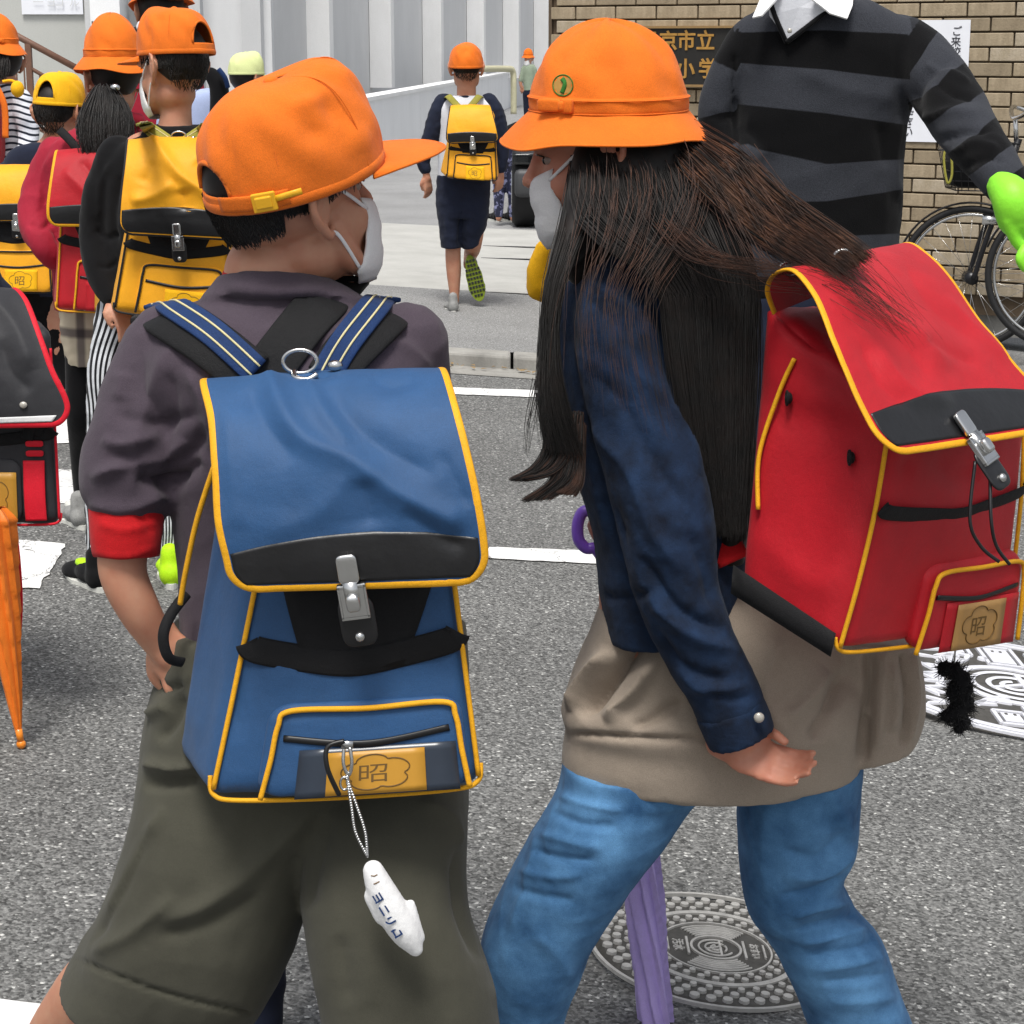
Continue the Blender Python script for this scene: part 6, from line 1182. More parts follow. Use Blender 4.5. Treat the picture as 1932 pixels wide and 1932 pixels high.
t5 = remesh(join(sect([(235, 430, 365, 430, 7.2, .2), (235, 480, 365, 480, 7.2, .2)]), limb([(275, 460, 7.2, 34), (268, 790, 7.2, 18)]), limb([(330, 460, 7.2, 34), (332, 790, 7.2, 18)])), .012, 3); mk('trousers', t5, 'navy_cloth', e)
for x in (268, 332): shoe(GR(x, 818), 0, .2, 'shoe_grey', e)
# --- child 6: pale blue shirt with dark pack strap; pale cap
e, M = person('child in pale yellow-green cap, mostly hidden behind the front boy\'s orange cap', W(470, 300, 10.2), W(467, 153, 10.2), .94, -35, 0, neck=[(462, 150, 10.2, 13), (455, 185, 10.2, 13)], arms=([(400, 215, 10.2, 14), (392, 300, 10.2, 12), (400, 360, 10.2, 9)], [(500, 215, 10.2, 13), (510, 300, 10.2, 10)]), core=[(420, 190, 490, 190, 10.2, .1), (400, 215, 500, 215, 10.2, .15), (410, 400, 495, 400, 10.2, .16)], legs=([(430, 400, 10.2, 20), (430, 585, 10.2, 9)], [(475, 400, 10.2, 20), (478, 585, 10.2, 9)]))
mk('hair', tf(hair_cap(lowback=-.08), M), 'hair_black', e, solid=.006); make_cap(HM(W(468, 154, 10.2), -35, 0, 0, .96), 'cap_pale', e, na=60, ntt=20, peak=.05, opening=False)
s6 = remesh(join(sect([(425, 180, 485, 180, 10.2, .12), (385, 205, 510, 205, 10.2, .19), (395, 410, 505, 410, 10.2, .19)], e=2.3), limb([(398, 210, 10.2, 20), (388, 300, 10.2, 16)]), limb([(502, 212, 10.2, 18), (510, 300, 10.2, 14)])), .012, 3); mk('shirt', wrinkle(s6, 20, .005, 1), 'blue_shirt', e)
t6 = remesh(join(sect([(395, 400, 505, 400, 10.2, .19), (395, 440, 505, 440, 10.2, .19)]), limb([(430, 430, 10.2, 24), (430, 575, 10.2, 13)]), limb([(475, 430, 10.2, 24), (478, 575, 10.2, 13)])), .012, 3); mk('trousers', t6, 'navy_cloth', e)
for x in (430, 478): shoe(GR(x, 600, SW, .055), 0, .2, 'shoe_grey', e)
e, M = person('child in pale blue shirt with a black pack, glimpsed right of the black hoodie boy', W(395, 200, 6.6), W(345, 120, 6.7), .9, 0, 0, neck=[(350, 130, 6.7, 19), (356, 180, 6.7, 19)], arms=([(320, 230, 6.7, 17), (310, 330, 6.7, 14)], [(405, 215, 6.7, 17), (418, 320, 6.7, 14)]), core=[(330, 190, 395, 190, 6.7, .1), (315, 230, 412, 225, 6.7, .15), (320, 470, 405, 470, 6.7, .16)], legs=([(340, 470, 6.7, 26), (340, 850, 6.7, 13)], [(385, 470, 6.7, 26), (388, 850, 6.7, 13)]))
s7 = remesh(join(sect([(335, 175, 398, 165, 6.7, .13), (305, 220, 425, 205, 6.7, .2), (310, 470, 420, 470, 6.7, .2)], e=2.3), limb([(318, 230, 6.7, 23), (308, 330, 6.7, 19)]), limb([(402, 200, 6.7, 24), (420, 320, 6.7, 19)])), .01, 3); mk('shirt', s7, 'blue_shirt', e); mk('hair', tf(hair_cap(lowback=-.08), M), 'hair_black', e, solid=.004)
t7 = remesh(join(sect([(310, 460, 420, 460, 6.7, .2), (312, 500, 420, 500, 6.7, .2)]), limb([(340, 490, 6.7, 30), (340, 845, 6.7, 18)]), limb([(385, 490, 6.7, 30), (388, 845, 6.7, 18)])), .012, 3); mk('trousers', t7, 'navy_cloth', e)
for x in (340, 388): shoe(GR(x, 875), 0, .2, 'shoe_grey', e)
bp2 = empty('shoulder_bag', W(410, 200, 6.45), 'black bag with a blue edge on the shoulder of the pale blue shirt child', 'bag'); bb = remesh(join(limb([(398, 140, 6.5, 14), (412, 160, 6.5, 18), (414, 190, 6.5, 18), (412, 230, 6.5, 18)])), .008, 4); mk('body', bb, 'black_cloth', bp2); mk('edge', tube3([W(*p) for p in ((412, 130, 6.45), (424, 146, 6.45), (430, 165, 6.46))], .008, n=8, rows=14), 'webbing_blue', bp2)

# --- running boy on the pavement
RY = 10.35
e, M = person('boy running away on the pavement in navy shorts and a dark-sleeved white shirt, orange cap', W(880, 400, RY), W(880, 130, RY), .98, 0, 2, neck=[(880, 135, RY, 17), (880, 185, RY, 18)],
    arms=([(838, 195, RY, 12), (826, 220, RY, 12), (811, 265, RY - .02, 10), (800, 300, RY, 8), (805, 332, RY, 7)], [(922, 195, RY, 12), (936, 225, RY, 12), (946, 280, RY, 10), (944, 322, RY, 8)]), core=[(850, 185, 908, 185, RY, .09), (826, 210, 930, 210, RY, .14), (832, 350, 922, 350, RY, .15)],
    legs=([(862, 380, RY, 20), (855, 465, RY, 15), (856, 510, RY, 14), (858, 568, RY, 8)], [(902, 380, RY, 20), (893, 460, RY, 16), (888, 480, RY + .25, 13), (884, 500, RY + .05, 10)]))
short_hair(M, 700, e, low=-.05, seed=6); mk('hair', tf(hair_cap(lowback=-.05), M), 'hair_black', e, solid=.003); make_cap(HM(W(880, 141, RY), -4, 3, 0, 1.02), 'cap_orange', e, na=96, ntt=36, peak=.04, opening=False, dents=((R(270), .5, .3, .2, -.006), (R(230), .7, .2, .1, .005)))
t = remesh(join(sect([(848, 180, 912, 180, RY, .11), (822, 204, 936, 204, RY, .17), (826, 260, 934, 260, RY, .18), (826, 345, 926, 345, RY, .18)], e=2.3)), .008, 3); mk('shirt', t, 'white_shirt', e)
t = remesh(join(limb([(838, 195, RY - .0, 19), (826, 220, RY - .01, 19), (812, 262, RY - .02, 16), (799, 300, RY, 13), (802, 318, RY, 12)]), limb([(922, 195, RY, 19), (936, 225, RY, 19), (946, 280, RY, 15), (944, 318, RY, 11)]), sect([(852, 180, 908, 180, RY, .125), (856, 186, 904, 186, RY, .12)], rows=6)), .006, 4); mk('raglan_sleeves', wrinkle(t, 30, .004, 2), 'navy_cloth', e)
t = remesh(join(sect([(824, 330, 926, 330, RY, .19), (822, 380, 924, 380, RY, .21), (826, 410, 922, 410, RY, .21)], e=2.3), sect([(822, 380, 878, 380, RY, .19), (828, 430, 876, 430, RY, .18), (832, 467, 870, 467, RY, .17)]), sect([(874, 380, 924, 380, RY, .19), (866, 430, 918, 425, RY, .18), (872, 467, 906, 452, RY + .02, .17)])), .006, 4); t = sculpt(t, [([(872, 390), (868, 430), (866, 465)], 4, -10), ([(890, 400), (880, 440)], 4, 6), ([(840, 400), (845, 450)], 5, 5)]); mk('shorts', wrinkle(t, 22, .004, 5), 'navy_cloth', e)
g = GR(857, 588, SW, .055); shoe(g + [0, -.08, .0], 8, .2, 'shoe_grey', e, sole='white_rubber', accent='webbing_blue')
M2 = Matrix.Translation(Vector(W(886, 486, RY - .02))) @ Matrix.Rotation(R(-14), 4, 'Y') @ Matrix.Rotation(R(-100), 4, 'X') @ Matrix.Scale(.23, 4)
up = remesh(join(ball((0, .12, .17), (.15, .16, .17), 16), ball((0, .35, .17), (.16, .28, .13), 16), ball((0, .72, .12), (.19, .26, .11), 16)), .03, 3); o = mk('shoe', tf(up, M2), 'shoe_grey', e)
V = np.array([[.17 * math.cos(a) * (1 + .25 * (math.sin(a) > -.2)) * (1 - .12 * (abs(math.sin(a)) < .35)), .48 + .54 * math.sin(a), z] for z in (-.02, .06) for a in np.linspace(0, 2 * np.pi, 32, endpoint=False)]); fabric('sole_olive', '6b7a1e', .7); mk('sole', tf((V, grid_faces(2, 32) + [tuple(range(31, -1, -1)), tuple(range(32, 64))]), M2), 'sole_olive', o, smooth=False)
mk('tread', tf(join(*[box((x * .07, .08 + k * .1, -.025), (.05, .05, .03)) for k in range(9) for x in (-2, -1, 0, 1, 2) if abs(x) < 2 or 1 < k < 8]), M2), 'leather', o, smooth=False)
w9 = lambda x, y, d=0: W(x, y, RY - .1 + d)
pk, *_ = make_pack([w9(828, 325), w9(942, 330), w9(858, 205), w9(930, 205), w9(842, 336, -.13), w9(938, 342, -.13), w9(850, 215, -.08), w9(934, 215, -.08)], 'yellow school backpack with black flap edge on the boy running away', body='pack_yellow', trim='trim_black', hero=True, card='cap_yellow', pocket=(.12, .92, 0, .4), strap_v=.46,
    flaprows=[(w9(852, 203, -.02), w9(922, 202, -.02)), (w9(850, 200, -.05), w9(924, 199, -.05)), (w9(849, 206, -.1), w9(927, 206, -.1)), (w9(846, 225, -.13), w9(932, 225, -.13)), (w9(843, 250, -.15), w9(938, 250, -.15)), (w9(843, 270, -.15), w9(940, 268, -.15))], trimw=.004, patch_h=.17, bulge=.012)
hb3 = bvh(t)
for sx, x0, x1 in ((-1, 842, 866), (1, 908, 886)): mk('shoulder_strap', tube3([W(x0, 186, RY + .02), W(x0 + 3 * -sx, 181, RY - .08), W((x0 + x1) / 2, 190, RY - .12), W(x1, 203, RY - .14)], .017, n=10, rows=20, flat=.25, nrm=(0, -1, .4)), 'webbing_olive', pk)
# --- child far away, and adult in patterned leggings by the car
FY = 36.0
e, M = person('tiny far child in orange hat, white mask and grey-green shirt by the parapet', W(997, 150, FY), W(997, 112, FY), .98, 150, 0, neck=[(998, 112, FY, 4), (998, 122, FY, 4)], arms=([(988, 130, FY, 4), (982, 150, FY, 3.5), (984, 165, FY, 3)], [(1008, 130, FY, 4), (1010, 160, FY, 3.4)]), core=[(990, 125, 1006, 125, FY, .1), (988, 132, 1008, 132, FY, .15), (990, 170, 1006, 170, FY, .16)], legs=([(993, 170, FY, 6), (993, 228, FY, 3)], [(1003, 170, FY, 6), (1003, 228, FY, 3)]), vox=.012)
make_hat(HM(W(996, 108, FY), 150, 0, 0, .95), 'cap_orange', e, bow=False); make_mask(M, e); mk('shirt', remesh(join(sect([(989, 121, 1007, 121, FY, .13), (986, 130, 1010, 130, FY, .2), (988, 172, 1008, 172, FY, .2)]), limb([(988, 130, FY, 5), (982, 152, FY, 4)]), limb([(1008, 130, FY, 5), (1010, 155, FY, 4)])), .015, 2), 'green_shirt', e); mk('trousers', remesh(join(sect([(988, 168, 1008, 168, FY, .2), (988, 180, 1008, 180, FY, .2)]), limb([(993, 176, FY, 7), (993, 226, FY, 4)]), limb([(1003, 176, FY, 7), (1003, 226, FY, 4)])), .015, 2), 'navy_cloth', e)
PY = 15.9
e, M = person('person in dark top and white-flecked navy leggings bending forward beside the black car', W(950, 300, PY), W(1062, 236, PY), 1.0, -80, -30, neck=[(1052, 236, PY, 12), (1030, 240, PY, 12)], arms=([(1015, 248, PY - .1, 10), (1012, 290, PY - .1, 8), (1016, 320, PY - .1, 7)], [(1020, 248, PY + .15, 10), (1030, 300, PY + .15, 7)]), core=[(1024, 222, 1010, 268, PY, .2), (985, 226, 980, 276, PY, .2), (950, 246, 950, 300, PY, .2)], legs=([(946, 285, PY, 13), (942, 350, PY, 10), (941, 412, PY, 6)], [(968, 285, PY, 13), (968, 350, PY, 10), (968, 412, PY, 6)]), vox=.008)
mk('hair', tf(hair_cap(lowback=-.1, grow=1.06), M), 'hair_black', e, solid=.008); mk('jacket', remesh(join(limb([(1026, 240, PY, 20), (1000, 248, PY, 24), (970, 258, PY, 24), (955, 275, PY, 24)]), limb([(1015, 248, PY - .1, 13), (1012, 290, PY - .1, 11), (1015, 312, PY - .1, 10)]), limb([(1020, 248, PY + .15, 13), (1030, 295, PY + .15, 10)])), .012, 3), 'black_cloth', e)
m_, N, L, B = nt('leggings_print'); tc = N.new('ShaderNodeTexCoord'); n1 = noise(N, L, 22, 4, .6, tc.outputs['Object']); r_ = ramp(N, L, n1.outputs[0], [(.5, rgb('23263f')), (.56, rgb('8c8fb4'))]); L.new(r_.outputs[0], B.inputs['Base Color'])
mk('leggings', remesh(join(sect([(932, 275, 984, 275, PY, .2), (933, 305, 984, 305, PY, .2)]), limb([(946, 300, PY, 16), (942, 350, PY, 12), (941, 405, PY, 8)]), limb([(968, 300, PY, 16), (969, 350, PY, 12), (968, 405, PY, 8)])), .01, 2), 'leggings_print', e)
for x in (941, 967): shoe(G(x, 418) * [1, 1, 0] + [0, -.05, 0], 20, .25, 'black_cloth', e)
# --- child ahead of the front boy: only a navy trouser leg shows between his shorts
NY = 2.5
e, M = person('small child in navy trousers walking just ahead of the front boy, only one leg showing', W(560, 900, NY), W(575, 470, NY), .9, 0, 0, neck=[(575, 480, NY, 40), (575, 590, NY, 44)], arms=([(470, 680, NY, 36), (450, 900, NY, 30), (460, 1080, NY, 22)], [(680, 680, NY, 36), (700, 900, NY, 30), (690, 1080, NY, 22)]), core=[(500, 620, 650, 620, NY, .1), (460, 700, 690, 700, NY, .14), (480, 1180, 670, 1180, NY, .15)], legs=([(525, 1250, NY, 60), (512, 1600, NY, 46), (498, 2050, NY, 26)], [(625, 1250, NY, 60), (640, 1600, NY - .1, 46), (660, 2050, NY, 26)]))
mk('shirt', remesh(join(sect([(505, 600, 645, 600, NY, .13), (445, 680, 705, 680, NY, .18), (465, 1230, 685, 1230, NY, .18)]), limb([(475, 690, NY, 44), (455, 900, NY, 38)]), limb([(675, 690, NY, 44), (695, 900, NY, 38)])), .01, 3), 'white_shirt', e); mk('hair', tf(hair_cap(lowback=-.08), M), 'hair_black', e, solid=.004)
t = remesh(join(sect([(465, 1200, 685, 1200, NY, .19), (460, 1320, 690, 1320, NY, .2)]), limb([(525, 1300, NY, 74), (520, 1600, NY, 58), (502, 1850, NY, 42), (498, 2100, NY, 38)]), limb([(625, 1300, NY, 72), (645, 1600, NY - .1, 56), (665, 1900, NY, 44)])), .007, 4); mk('trousers', wrinkle(t, 20, .004, 2), 'navy_cloth', e)
for x in (512, 665): shoe(GR(x, 2110), 0, .19, 'shoe_grey', e)

# ---------------------------------------------------------------- adult in striped sweater
MY = 4.95
e, M = person('adult in black and grey striped sweater with white collar and neon green glove', W(1545, 600, MY), W(1500, -75, MY), 1.12, 172, -8, neck=[(1502, -50, MY, 40), (1510, 10, MY, 42), (1530, 50, MY, 60)], hands=False,
    arms=([(1425, 70, MY, 26), (1385, 130, MY, 25), (1354, 205, MY, 22), (1366, 256, MY, 20), (1412, 296, MY, 18)], [(1700, 90, MY, 34), (1740, 116, MY - .06, 32), (1785, 180, MY - .16, 30), (1824, 244, MY - .28, 28), (1868, 302, MY - .4, 26), (1900, 350, MY - .48, 24), (1918, 380, MY - .52, 22)]),
    core=[(1450, 40, 1630, 40, MY, .1), (1440, 120, 1680, 120, MY, .15), (1430, 400, 1660, 400, MY, .18)], legs=([(1480, 520, MY, 66), (1470, 800, MY, 50), (1465, 1070, MY, 26)], [(1610, 520, MY, 66), (1620, 800, MY, 50), (1625, 1070, MY, 26)]))
eyes(M, e); mk('hair', tf(hair_cap(lowback=-.06), M), 'hair_black', e, solid=.004)
m_, N, L, B = nt('sweater'); a = N.new('ShaderNodeAttribute'); a.attribute_name = 'stripe'; ml = N.new('ShaderNodeMath'); ml.operation = 'PINGPONG'; ml.inputs[1].default_value = 1; L.new(a.outputs['Fac'], ml.inputs[0])
r_ = ramp(N, L, ml.outputs[0], [(.485, rgb('08080a')), (.515, rgb('34363c'))]); tc = N.new('ShaderNodeTexCoord'); n2 = noise(N, L, 420, 2, .5, tc.outputs['Object']); mx = N.new('ShaderNodeMixRGB'); mx.blend_type = 'MULTIPLY'; mx.inputs[0].default_value = .6; r2 = ramp(N, L, n2.outputs[0], [(.3, (.5, .5, .5, 1)), (.7, (1.3, 1.3, 1.3, 1))]); L.new(r_.outputs[0], mx.inputs[1]); L.new(r2.outputs[0], mx.inputs[2]); L.new(mx.outputs[0], B.inputs['Base Color']); B.inputs['Roughness'].default_value = .95; B.inputs['Sheen Weight'].default_value = .06; B.inputs['Specular IOR Level'].default_value = .15
b_ = N.new('ShaderNodeBump'); b_.inputs['Strength'].default_value = .5; b_.inputs['Distance'].default_value = .002; L.new(n2.outputs[0], b_.inputs['Height']); L.new(b_.outputs[0], B.inputs['Normal'])
RA = [(1700, 90, MY, 60), (1740, 118, MY - .06, 58), (1784, 180, MY - .16, 60), (1822, 244, MY - .28, 56), (1866, 302, MY - .4, 49), (1898, 348, MY - .48, 41)]; LA = [(1425, 70, MY, 44), (1385, 130, MY, 42), (1352, 205, MY, 36), (1366, 258, MY - .02, 34), (1415, 300, MY - .08, 32)]
sw = remesh(join(sect([(1446, 0, 1630, 0, MY, .15), (1420, 30, 1700, 30, MY, .19), (1398, 80, 1765, 80, MY, .22), (1390, 150, 1745, 150, MY, .24), (1388, 220, 1712, 220, MY, .25), (1386, 300, 1704, 300, MY, .25), (1376, 380, 1702, 380, MY, .25), (1384, 450, 1694, 450, MY, .25), (1390, 500, 1690, 500, MY, .25), (1396, 560, 1686, 560, MY, .24)], e=2.4, rows=60), limb(RA, rows=60, n=32), limb(LA, rows=50, n=28)), .0085, 6)
Q = PX(sw[0]); dR, tR = pl_dist(Q, [p[:2] for p in RA]); dL, tL = pl_dist(Q, [p[:2] for p in LA])
bx = Q[:, 0]; xs = [1385, 1500, 1700]; body_s = np.empty(len(Q))
lines_ = [(-40, -70, 0), (62, 52, 64), (118, 114, 150), (196, 192, 236), (272, 312, 280 + 20), (384, 400, 356), (442, 452, 440), (520, 530, 520), (600, 600, 600)]
yb = np.array([np.interp(bx, [1388, 1560, 1710], [l[0], (l[0] + l[2]) / 2 + (l[1] - l[0]) * .6, l[2]]) for l in lines_])
for i in range(len(Q)): body_s[i] = np.interp(Q[i, 1], yb[:, i], np.arange(len(lines_)) + .5)
inR = (dR < 74) & ((Q[:, 0] > 1735) | (Q[:, 0] > 1715 + 0 * Q[:, 1])); armR = .6 + 5.6 * tR; armR = np.where(inR, 1.5 + 6.2 * tR, 0)
inL = (Q[:, 0] < 1384) | ((dL < 36) & (Q[:, 0] < 1392)); st_ = np.where(inR, armR, np.where(inL, 1.6 + 3.5 * tL, body_s))
sw = sculpt(sw, [([(1716, 210), (1740, 150), (1800, 110)], 14, -16), ([(1760, 150), (1800, 180), (1846, 190)], 9, -10), ([(1740, 120), (1790, 135), (1830, 160)], 8, 8), ([(1730, 230), (1790, 210), (1850, 220)], 10, 12), ([(1760, 270), (1820, 250), (1870, 250)], 8, -12), ([(1790, 290), (1840, 270), (1885, 285)], 8, 10), ([(1810, 320), (1860, 300), (1900, 310)], 7, -8), ([(1700, 220), (1690, 300), (1696, 380)], 12, 10), ([(1660, 230), (1670, 320)], 14, -8), ([(1420, 200), (1410, 300), (1420, 420)], 16, 9), ([(1450, 280), (1450, 400)], 14, -8), ([(1384, 110), (1386, 200), (1390, 290)], 6, -16, 1), ([(1335, 215), (1365, 225), (1385, 215)], 7, -7), ([(1500, 130), (1600, 170), (1700, 190)], 20, 6)])
mk('striped_sweater', wrinkle(sw, 10, .006, 3), 'sweater', e, attr={'stripe': st_})
# collar and shirt front in the V neck
wb = bvh(sw)
def patch3(name, poly, Ys, mat, par, solid=.004): V = np.array([W(x, y, Y) for (x, y), Y in zip(poly, Ys)]); c = V.mean(0); return mk(name, (np.vstack([V, [c]]), [(i, (i + 1) % len(V), len(V)) for i in range(len(V))]), mat, par, solid=solid, smooth=False)
yv = hit(wb, 1480, 72, MY)[1]
patch3('shirt_front', [(1446, -30), (1600, -30), (1560, 20), (1485, 76), (1452, 30)], [yv - .02] * 2 + [yv - .025, yv - .012, yv - .02], 'white_shirt', e)
patch3('collar', [(1556, -25), (1612, -30), (1608, 12), (1598, 36), (1566, 26), (1530, -2)], [yv, yv + .02, yv - .03, yv - .05, yv - .06, yv - .04], 'mask', e); patch3('collar', [(1490, -30), (1442, -20), (1420, 34), (1438, 30), (1470, -6)], [yv, yv, yv - .045, yv - .055, yv - .04], 'mask', e)
mk('shirt_button', ball(W(1490, 58, yv - .035), (.006, .003, .006), 10), 'pearl', e)
for (a, b) in (((1446, -20), (1484, 80)), ((1484, 80), (1600, -10))): mk('neck_rib', tube3([W(a[0], a[1], yv - .02), W((a[0] + b[0]) / 2 - 2, (a[1] + b[1]) / 2 + 2, yv - .025), W(b[0], b[1], yv - .01)], .006, n=8, rows=14), 'black_cloth', e)
t = remesh(join(sect([(1398, 480, 1690, 480, MY, .24), (1395, 600, 1695, 600, MY, .25)]), limb([(1478, 560, MY, 84), (1468, 800, MY, 66), (1464, 1070, MY, 48)]), limb([(1612, 560, MY, 84), (1620, 800, MY, 66), (1626, 1070, MY, 48)])), .012, 4); mk('trousers', wrinkle(t, 12, .006, 2), 'navy_cloth', e)
for x in (1464, 1626): g = GR(x, 1122); shoe(g + [0, .1, 0], 175, .27, 'black_cloth', e, sole='rubber')
GYv = 4.42
gl = join(limb([(1893, 352, GYv + .03, 32), (1912, 378, GYv, 40), (1918, 410, GYv, 38)]), tb([W(1905, 415, GYv - .02), W(1916, 450, GYv - .02), W(1932, 470, GYv - .02), W(1946, 478, GYv - .02)], (.020, .015, .013, .011)),
    *[tb([W(1912 + 10 * k, 400, GYv + .03 * k), W(1932 + 10 * k, 440, GYv + .02 * k), W(1944 + 9 * k, 476, GYv), W(1940 + 9 * k, 500, GYv - .03)], (.02, .016, .015, .013)) for k in range(3)], tb([W(1935, 470, GYv - .06), W(1926, 488, GYv - .07), W(1934, 505, GYv - .07)], (.014, .013, .012)))
mk('glove', remesh(gl, .005, 4), 'glove', e)
# ---------------------------------------------------------------- black and red pack at the left edge, its wearer outside the frame mostly
KYp = 3.72
e, M = person('child at the left edge, mostly out of frame, carrying a black and red backpack', W(-90, 900, 3.9), W(-95, 330, 3.92), .95, 10, 0, neck=[(-95, 340, 3.92, 36), (-95, 450, 3.92, 38)], arms=([(-210, 560, 3.92, 34), (-230, 760, 3.92, 28)], [(0, 560, 3.95, 30), (-5, 740, 3.96, 26), (-30, 900, 3.9, 20)]), core=[(-160, 480, -40, 480, 3.92, .1), (-205, 560, -15, 560, 3.92, .15), (-190, 1000, -30, 1000, 3.92, .16)], legs=([(-150, 1050, 3.92, 50), (-160, 1450, 3.92, 26)], [(-85, 1050, 3.92, 50), (-100, 1450, 3.92, 26)]))
mk('shirt', remesh(join(sect([(-160, 460, -35, 460, 3.92, .13), (-215, 540, 0, 540, 3.92, .19), (-200, 1030, -15, 1030, 3.92, .19)]), limb([(-205, 560, 3.92, 42), (-225, 760, 3.92, 34)]), limb([(-5, 560, 3.95, 36), (-10, 730, 3.96, 32)])), .012, 3), 'navy_cloth', e); mk('hair', tf(hair_cap(lowback=-.08), M), 'hair_black', e, solid=.004)
mk('trousers', remesh(join(sect([(-200, 1000, -15, 1000, 3.92, .2), (-200, 1090, -20, 1090, 3.92, .2)]), limb([(-150, 1070, 3.92, 58), (-160, 1430, 3.92, 34)]), limb([(-85, 1070, 3.92, 54), (-100, 1430, 3.92, 34)])), .012, 3), 'black_cloth', e)
for x in (-160, -100): shoe(GR(x, 1470), 0, .2, 'shoe_grey', e)
z = W; pk, fK, SK, NK = make_pack([z(-190, 960, 3.84), z(95, 985, 3.84), z(-190, 600, 3.84), z(80, 600, 3.84), z(-195, 985, 3.70), z(118, 990, 3.70), z(-190, 620, 3.74), z(98, 620, 3.74)], 'black school backpack with red binding and white reflective stripe at the left edge', body='pack_black', trim='trim_red', hero=True, card='card', pocket=(.10, .76, .0, .34), strap_v=.46, panel=False, bulge=.016, style='plain', trimw=.0058,
    flaprows=[(z(-200, 580, 3.84), z(20, 555, 3.84)), (z(-205, 560, 3.80), z(28, 545, 3.80)), (z(-205, 575, 3.75), z(50, 570, 3.75)), (z(-205, 640, 3.70), z(76, 640, 3.70)), (z(-205, 710, 3.675), z(98, 700, 3.675)), (z(-205, 770, 3.665), z(124, 755, 3.665)), (z(-205, 808, 3.66), z(130, 800, 3.66))], flapfold=[([(-20, 560), (30, 620), (60, 700)], 20, 10), ([(0, 640), (20, 700), (60, 740)], 18, -8)])
nb, na = SK.shape[:2]; gp = []
for q in range(5):
    for j in range(3, na - 3):
        i = nb - 8 + q; gp.append(SK[i, j] + NK[i, j] * .003)
mk('reflective_stripe', (np.array(gp), grid_faces(5, na - 6, False)), 'mask', pk, solid=.0005)
mk('snap', ball(W(44, 764, 3.655), (.0075, .004, .0065), 14), 'pearl', pk)
mk('front_strap_red', tube3([fK(np.array((.84, .02, 1.05))), fK(np.array((.835, .15, 1.07))), fK(np.array((.84, .33, 1.05)))], .021, n=10, rows=14, flat=.1, nrm=(0, -1, 0), e=5), 'trim_red', pk)
for v in (.35, .40): mk('slide_buckle', tf(rbox((.2, .3, .3), 8), Matrix.Translation(Vector(fK(np.array((.79, v, 1.08))))) @ Matrix.Diagonal((.034, .006, .012, 1))), 'trim_red', pk)
mk('webbing_loop', tube3([fK(np.array((.86, .46, 1.05))), fK(np.array((.88, .52, 1.08))), fK(np.array((.83, .50, 1.08))), fK(np.array((.8, .44, 1.08)))], .012, n=8, rows=16, flat=.3, nrm=(0, -1, 0)), 'webbing', pk)
for p in (((.88, .535, 1.09)),): pass
mk('hanging_strap', tube3([W(*p) for p in ((22, 990, 3.68), (30, 1060, 3.67), (34, 1130, 3.67), (32, 1186, 3.67))], .0095, n=8, rows=24, flat=.15, nrm=(0, -1, 0), e=5), 'trim_red', pk)
um = empty('umbrella', W(38, 1400, 3.6), 'closed orange child umbrella hanging point down below the black and red pack', 'umbrella')
mk('canopy', furled(W(-14, 960, 3.62), W(36, 1388, 3.6), .040, .030, .0085, nf=8, tw=.35, seed=3), 'orange_nylon', um)
mk('tip', join(tube3([W(35, 1375, 3.6), W(39, 1400, 3.6)], .007, n=10), ball(W(40, 1404, 3.6), [.0095] * 3, 14)), 'orange_plastic', um); mk('shaft', tube3([W(-40, 700, 3.64), W(-14, 965, 3.62)], .005, n=8), 'steel', um); mk('handle', tube3([W(*p) for p in ((-40, 700, 3.64), (-46, 660, 3.64), (-66, 640, 3.64), (-86, 660, 3.64), (-84, 690, 3.64))], .009, n=10, rows=24), 'orange_plastic', um)
# small red and yellow bag seen past the dark trouser leg
tg = empty('tote_bag', W(108, 640, 7.3), 'small yellow and red bag seen between dark trouser legs at left', 'bag'); mk('body', tf(rbox((.2, .2, .3), 10), Matrix.Translation(Vector(W(84, 672, 7.35))) @ Matrix.Diagonal((.12, .06, .14, 1))), 'cap_yellow', tg); mk('base', tf(rbox((.2, .2, .3), 10), Matrix.Translation(Vector(W(83, 674, 7.34))) @ Matrix.Diagonal((.125, .065, .05, 1))), 'pack_red', tg)

# ---------------------------------------------------------------- parked black car seen from behind
cy = 15.6; xL = W(966, 430, cy)[0]; wd_, ln = 1.70, 4.2
e = empty('parked_car', (xL + wd_ / 2, cy, 0), 'low black car parked beyond the gate, one corner and wheel showing beside the brick wall', 'car')
prof = [(0, .22), (.0, .45), (.05, .66), (.5, .74), (1.1, .82), (1.7, 1.12), (2.9, 1.14), (3.7, .84), (4.2, .6), (4.18, .22)]
V = []; nsec = 15
for i in range(nsec):
    x = -wd_ / 2 + wd_ * i / (nsec - 1); k = abs(2 * i / (nsec - 1) - 1)
    for y, zz in prof: zz = min(zz, .66 + max(0, .8 - k) * 2.2); inset = 0; V.append((xL + wd_ / 2 + x * (1 - inset), cy + y + .05 * k * (1 if y < 2 else -1), zz - .04 * k * (zz > 1.4)))
V = np.array(V); Fs = grid_faces(nsec, len(prof)); Fs += [tuple(range(len(prof) - 1, -1, -1)), tuple(range((nsec - 1) * len(prof), nsec * len(prof)))]
mk('body', (V, Fs), 'car_paint', e, bevel=.03)
mk('windscreen', box((xL + wd_ / 2, cy + 1.38, 1.0), (1.1, .02, .5), Matrix.Rotation(R(-62), 4, 'X')), 'car_glass', e, bevel=.01)
mk('bumper', box((xL + wd_ / 2, cy - .02, .36), (wd_ - .04, .14, .22)), 'car_grey', e, bevel=.04); mk('plate', box((xL + wd_ / 2, cy - .10, .36), (.33, .01, .165)), 'paper', e, smooth=False)
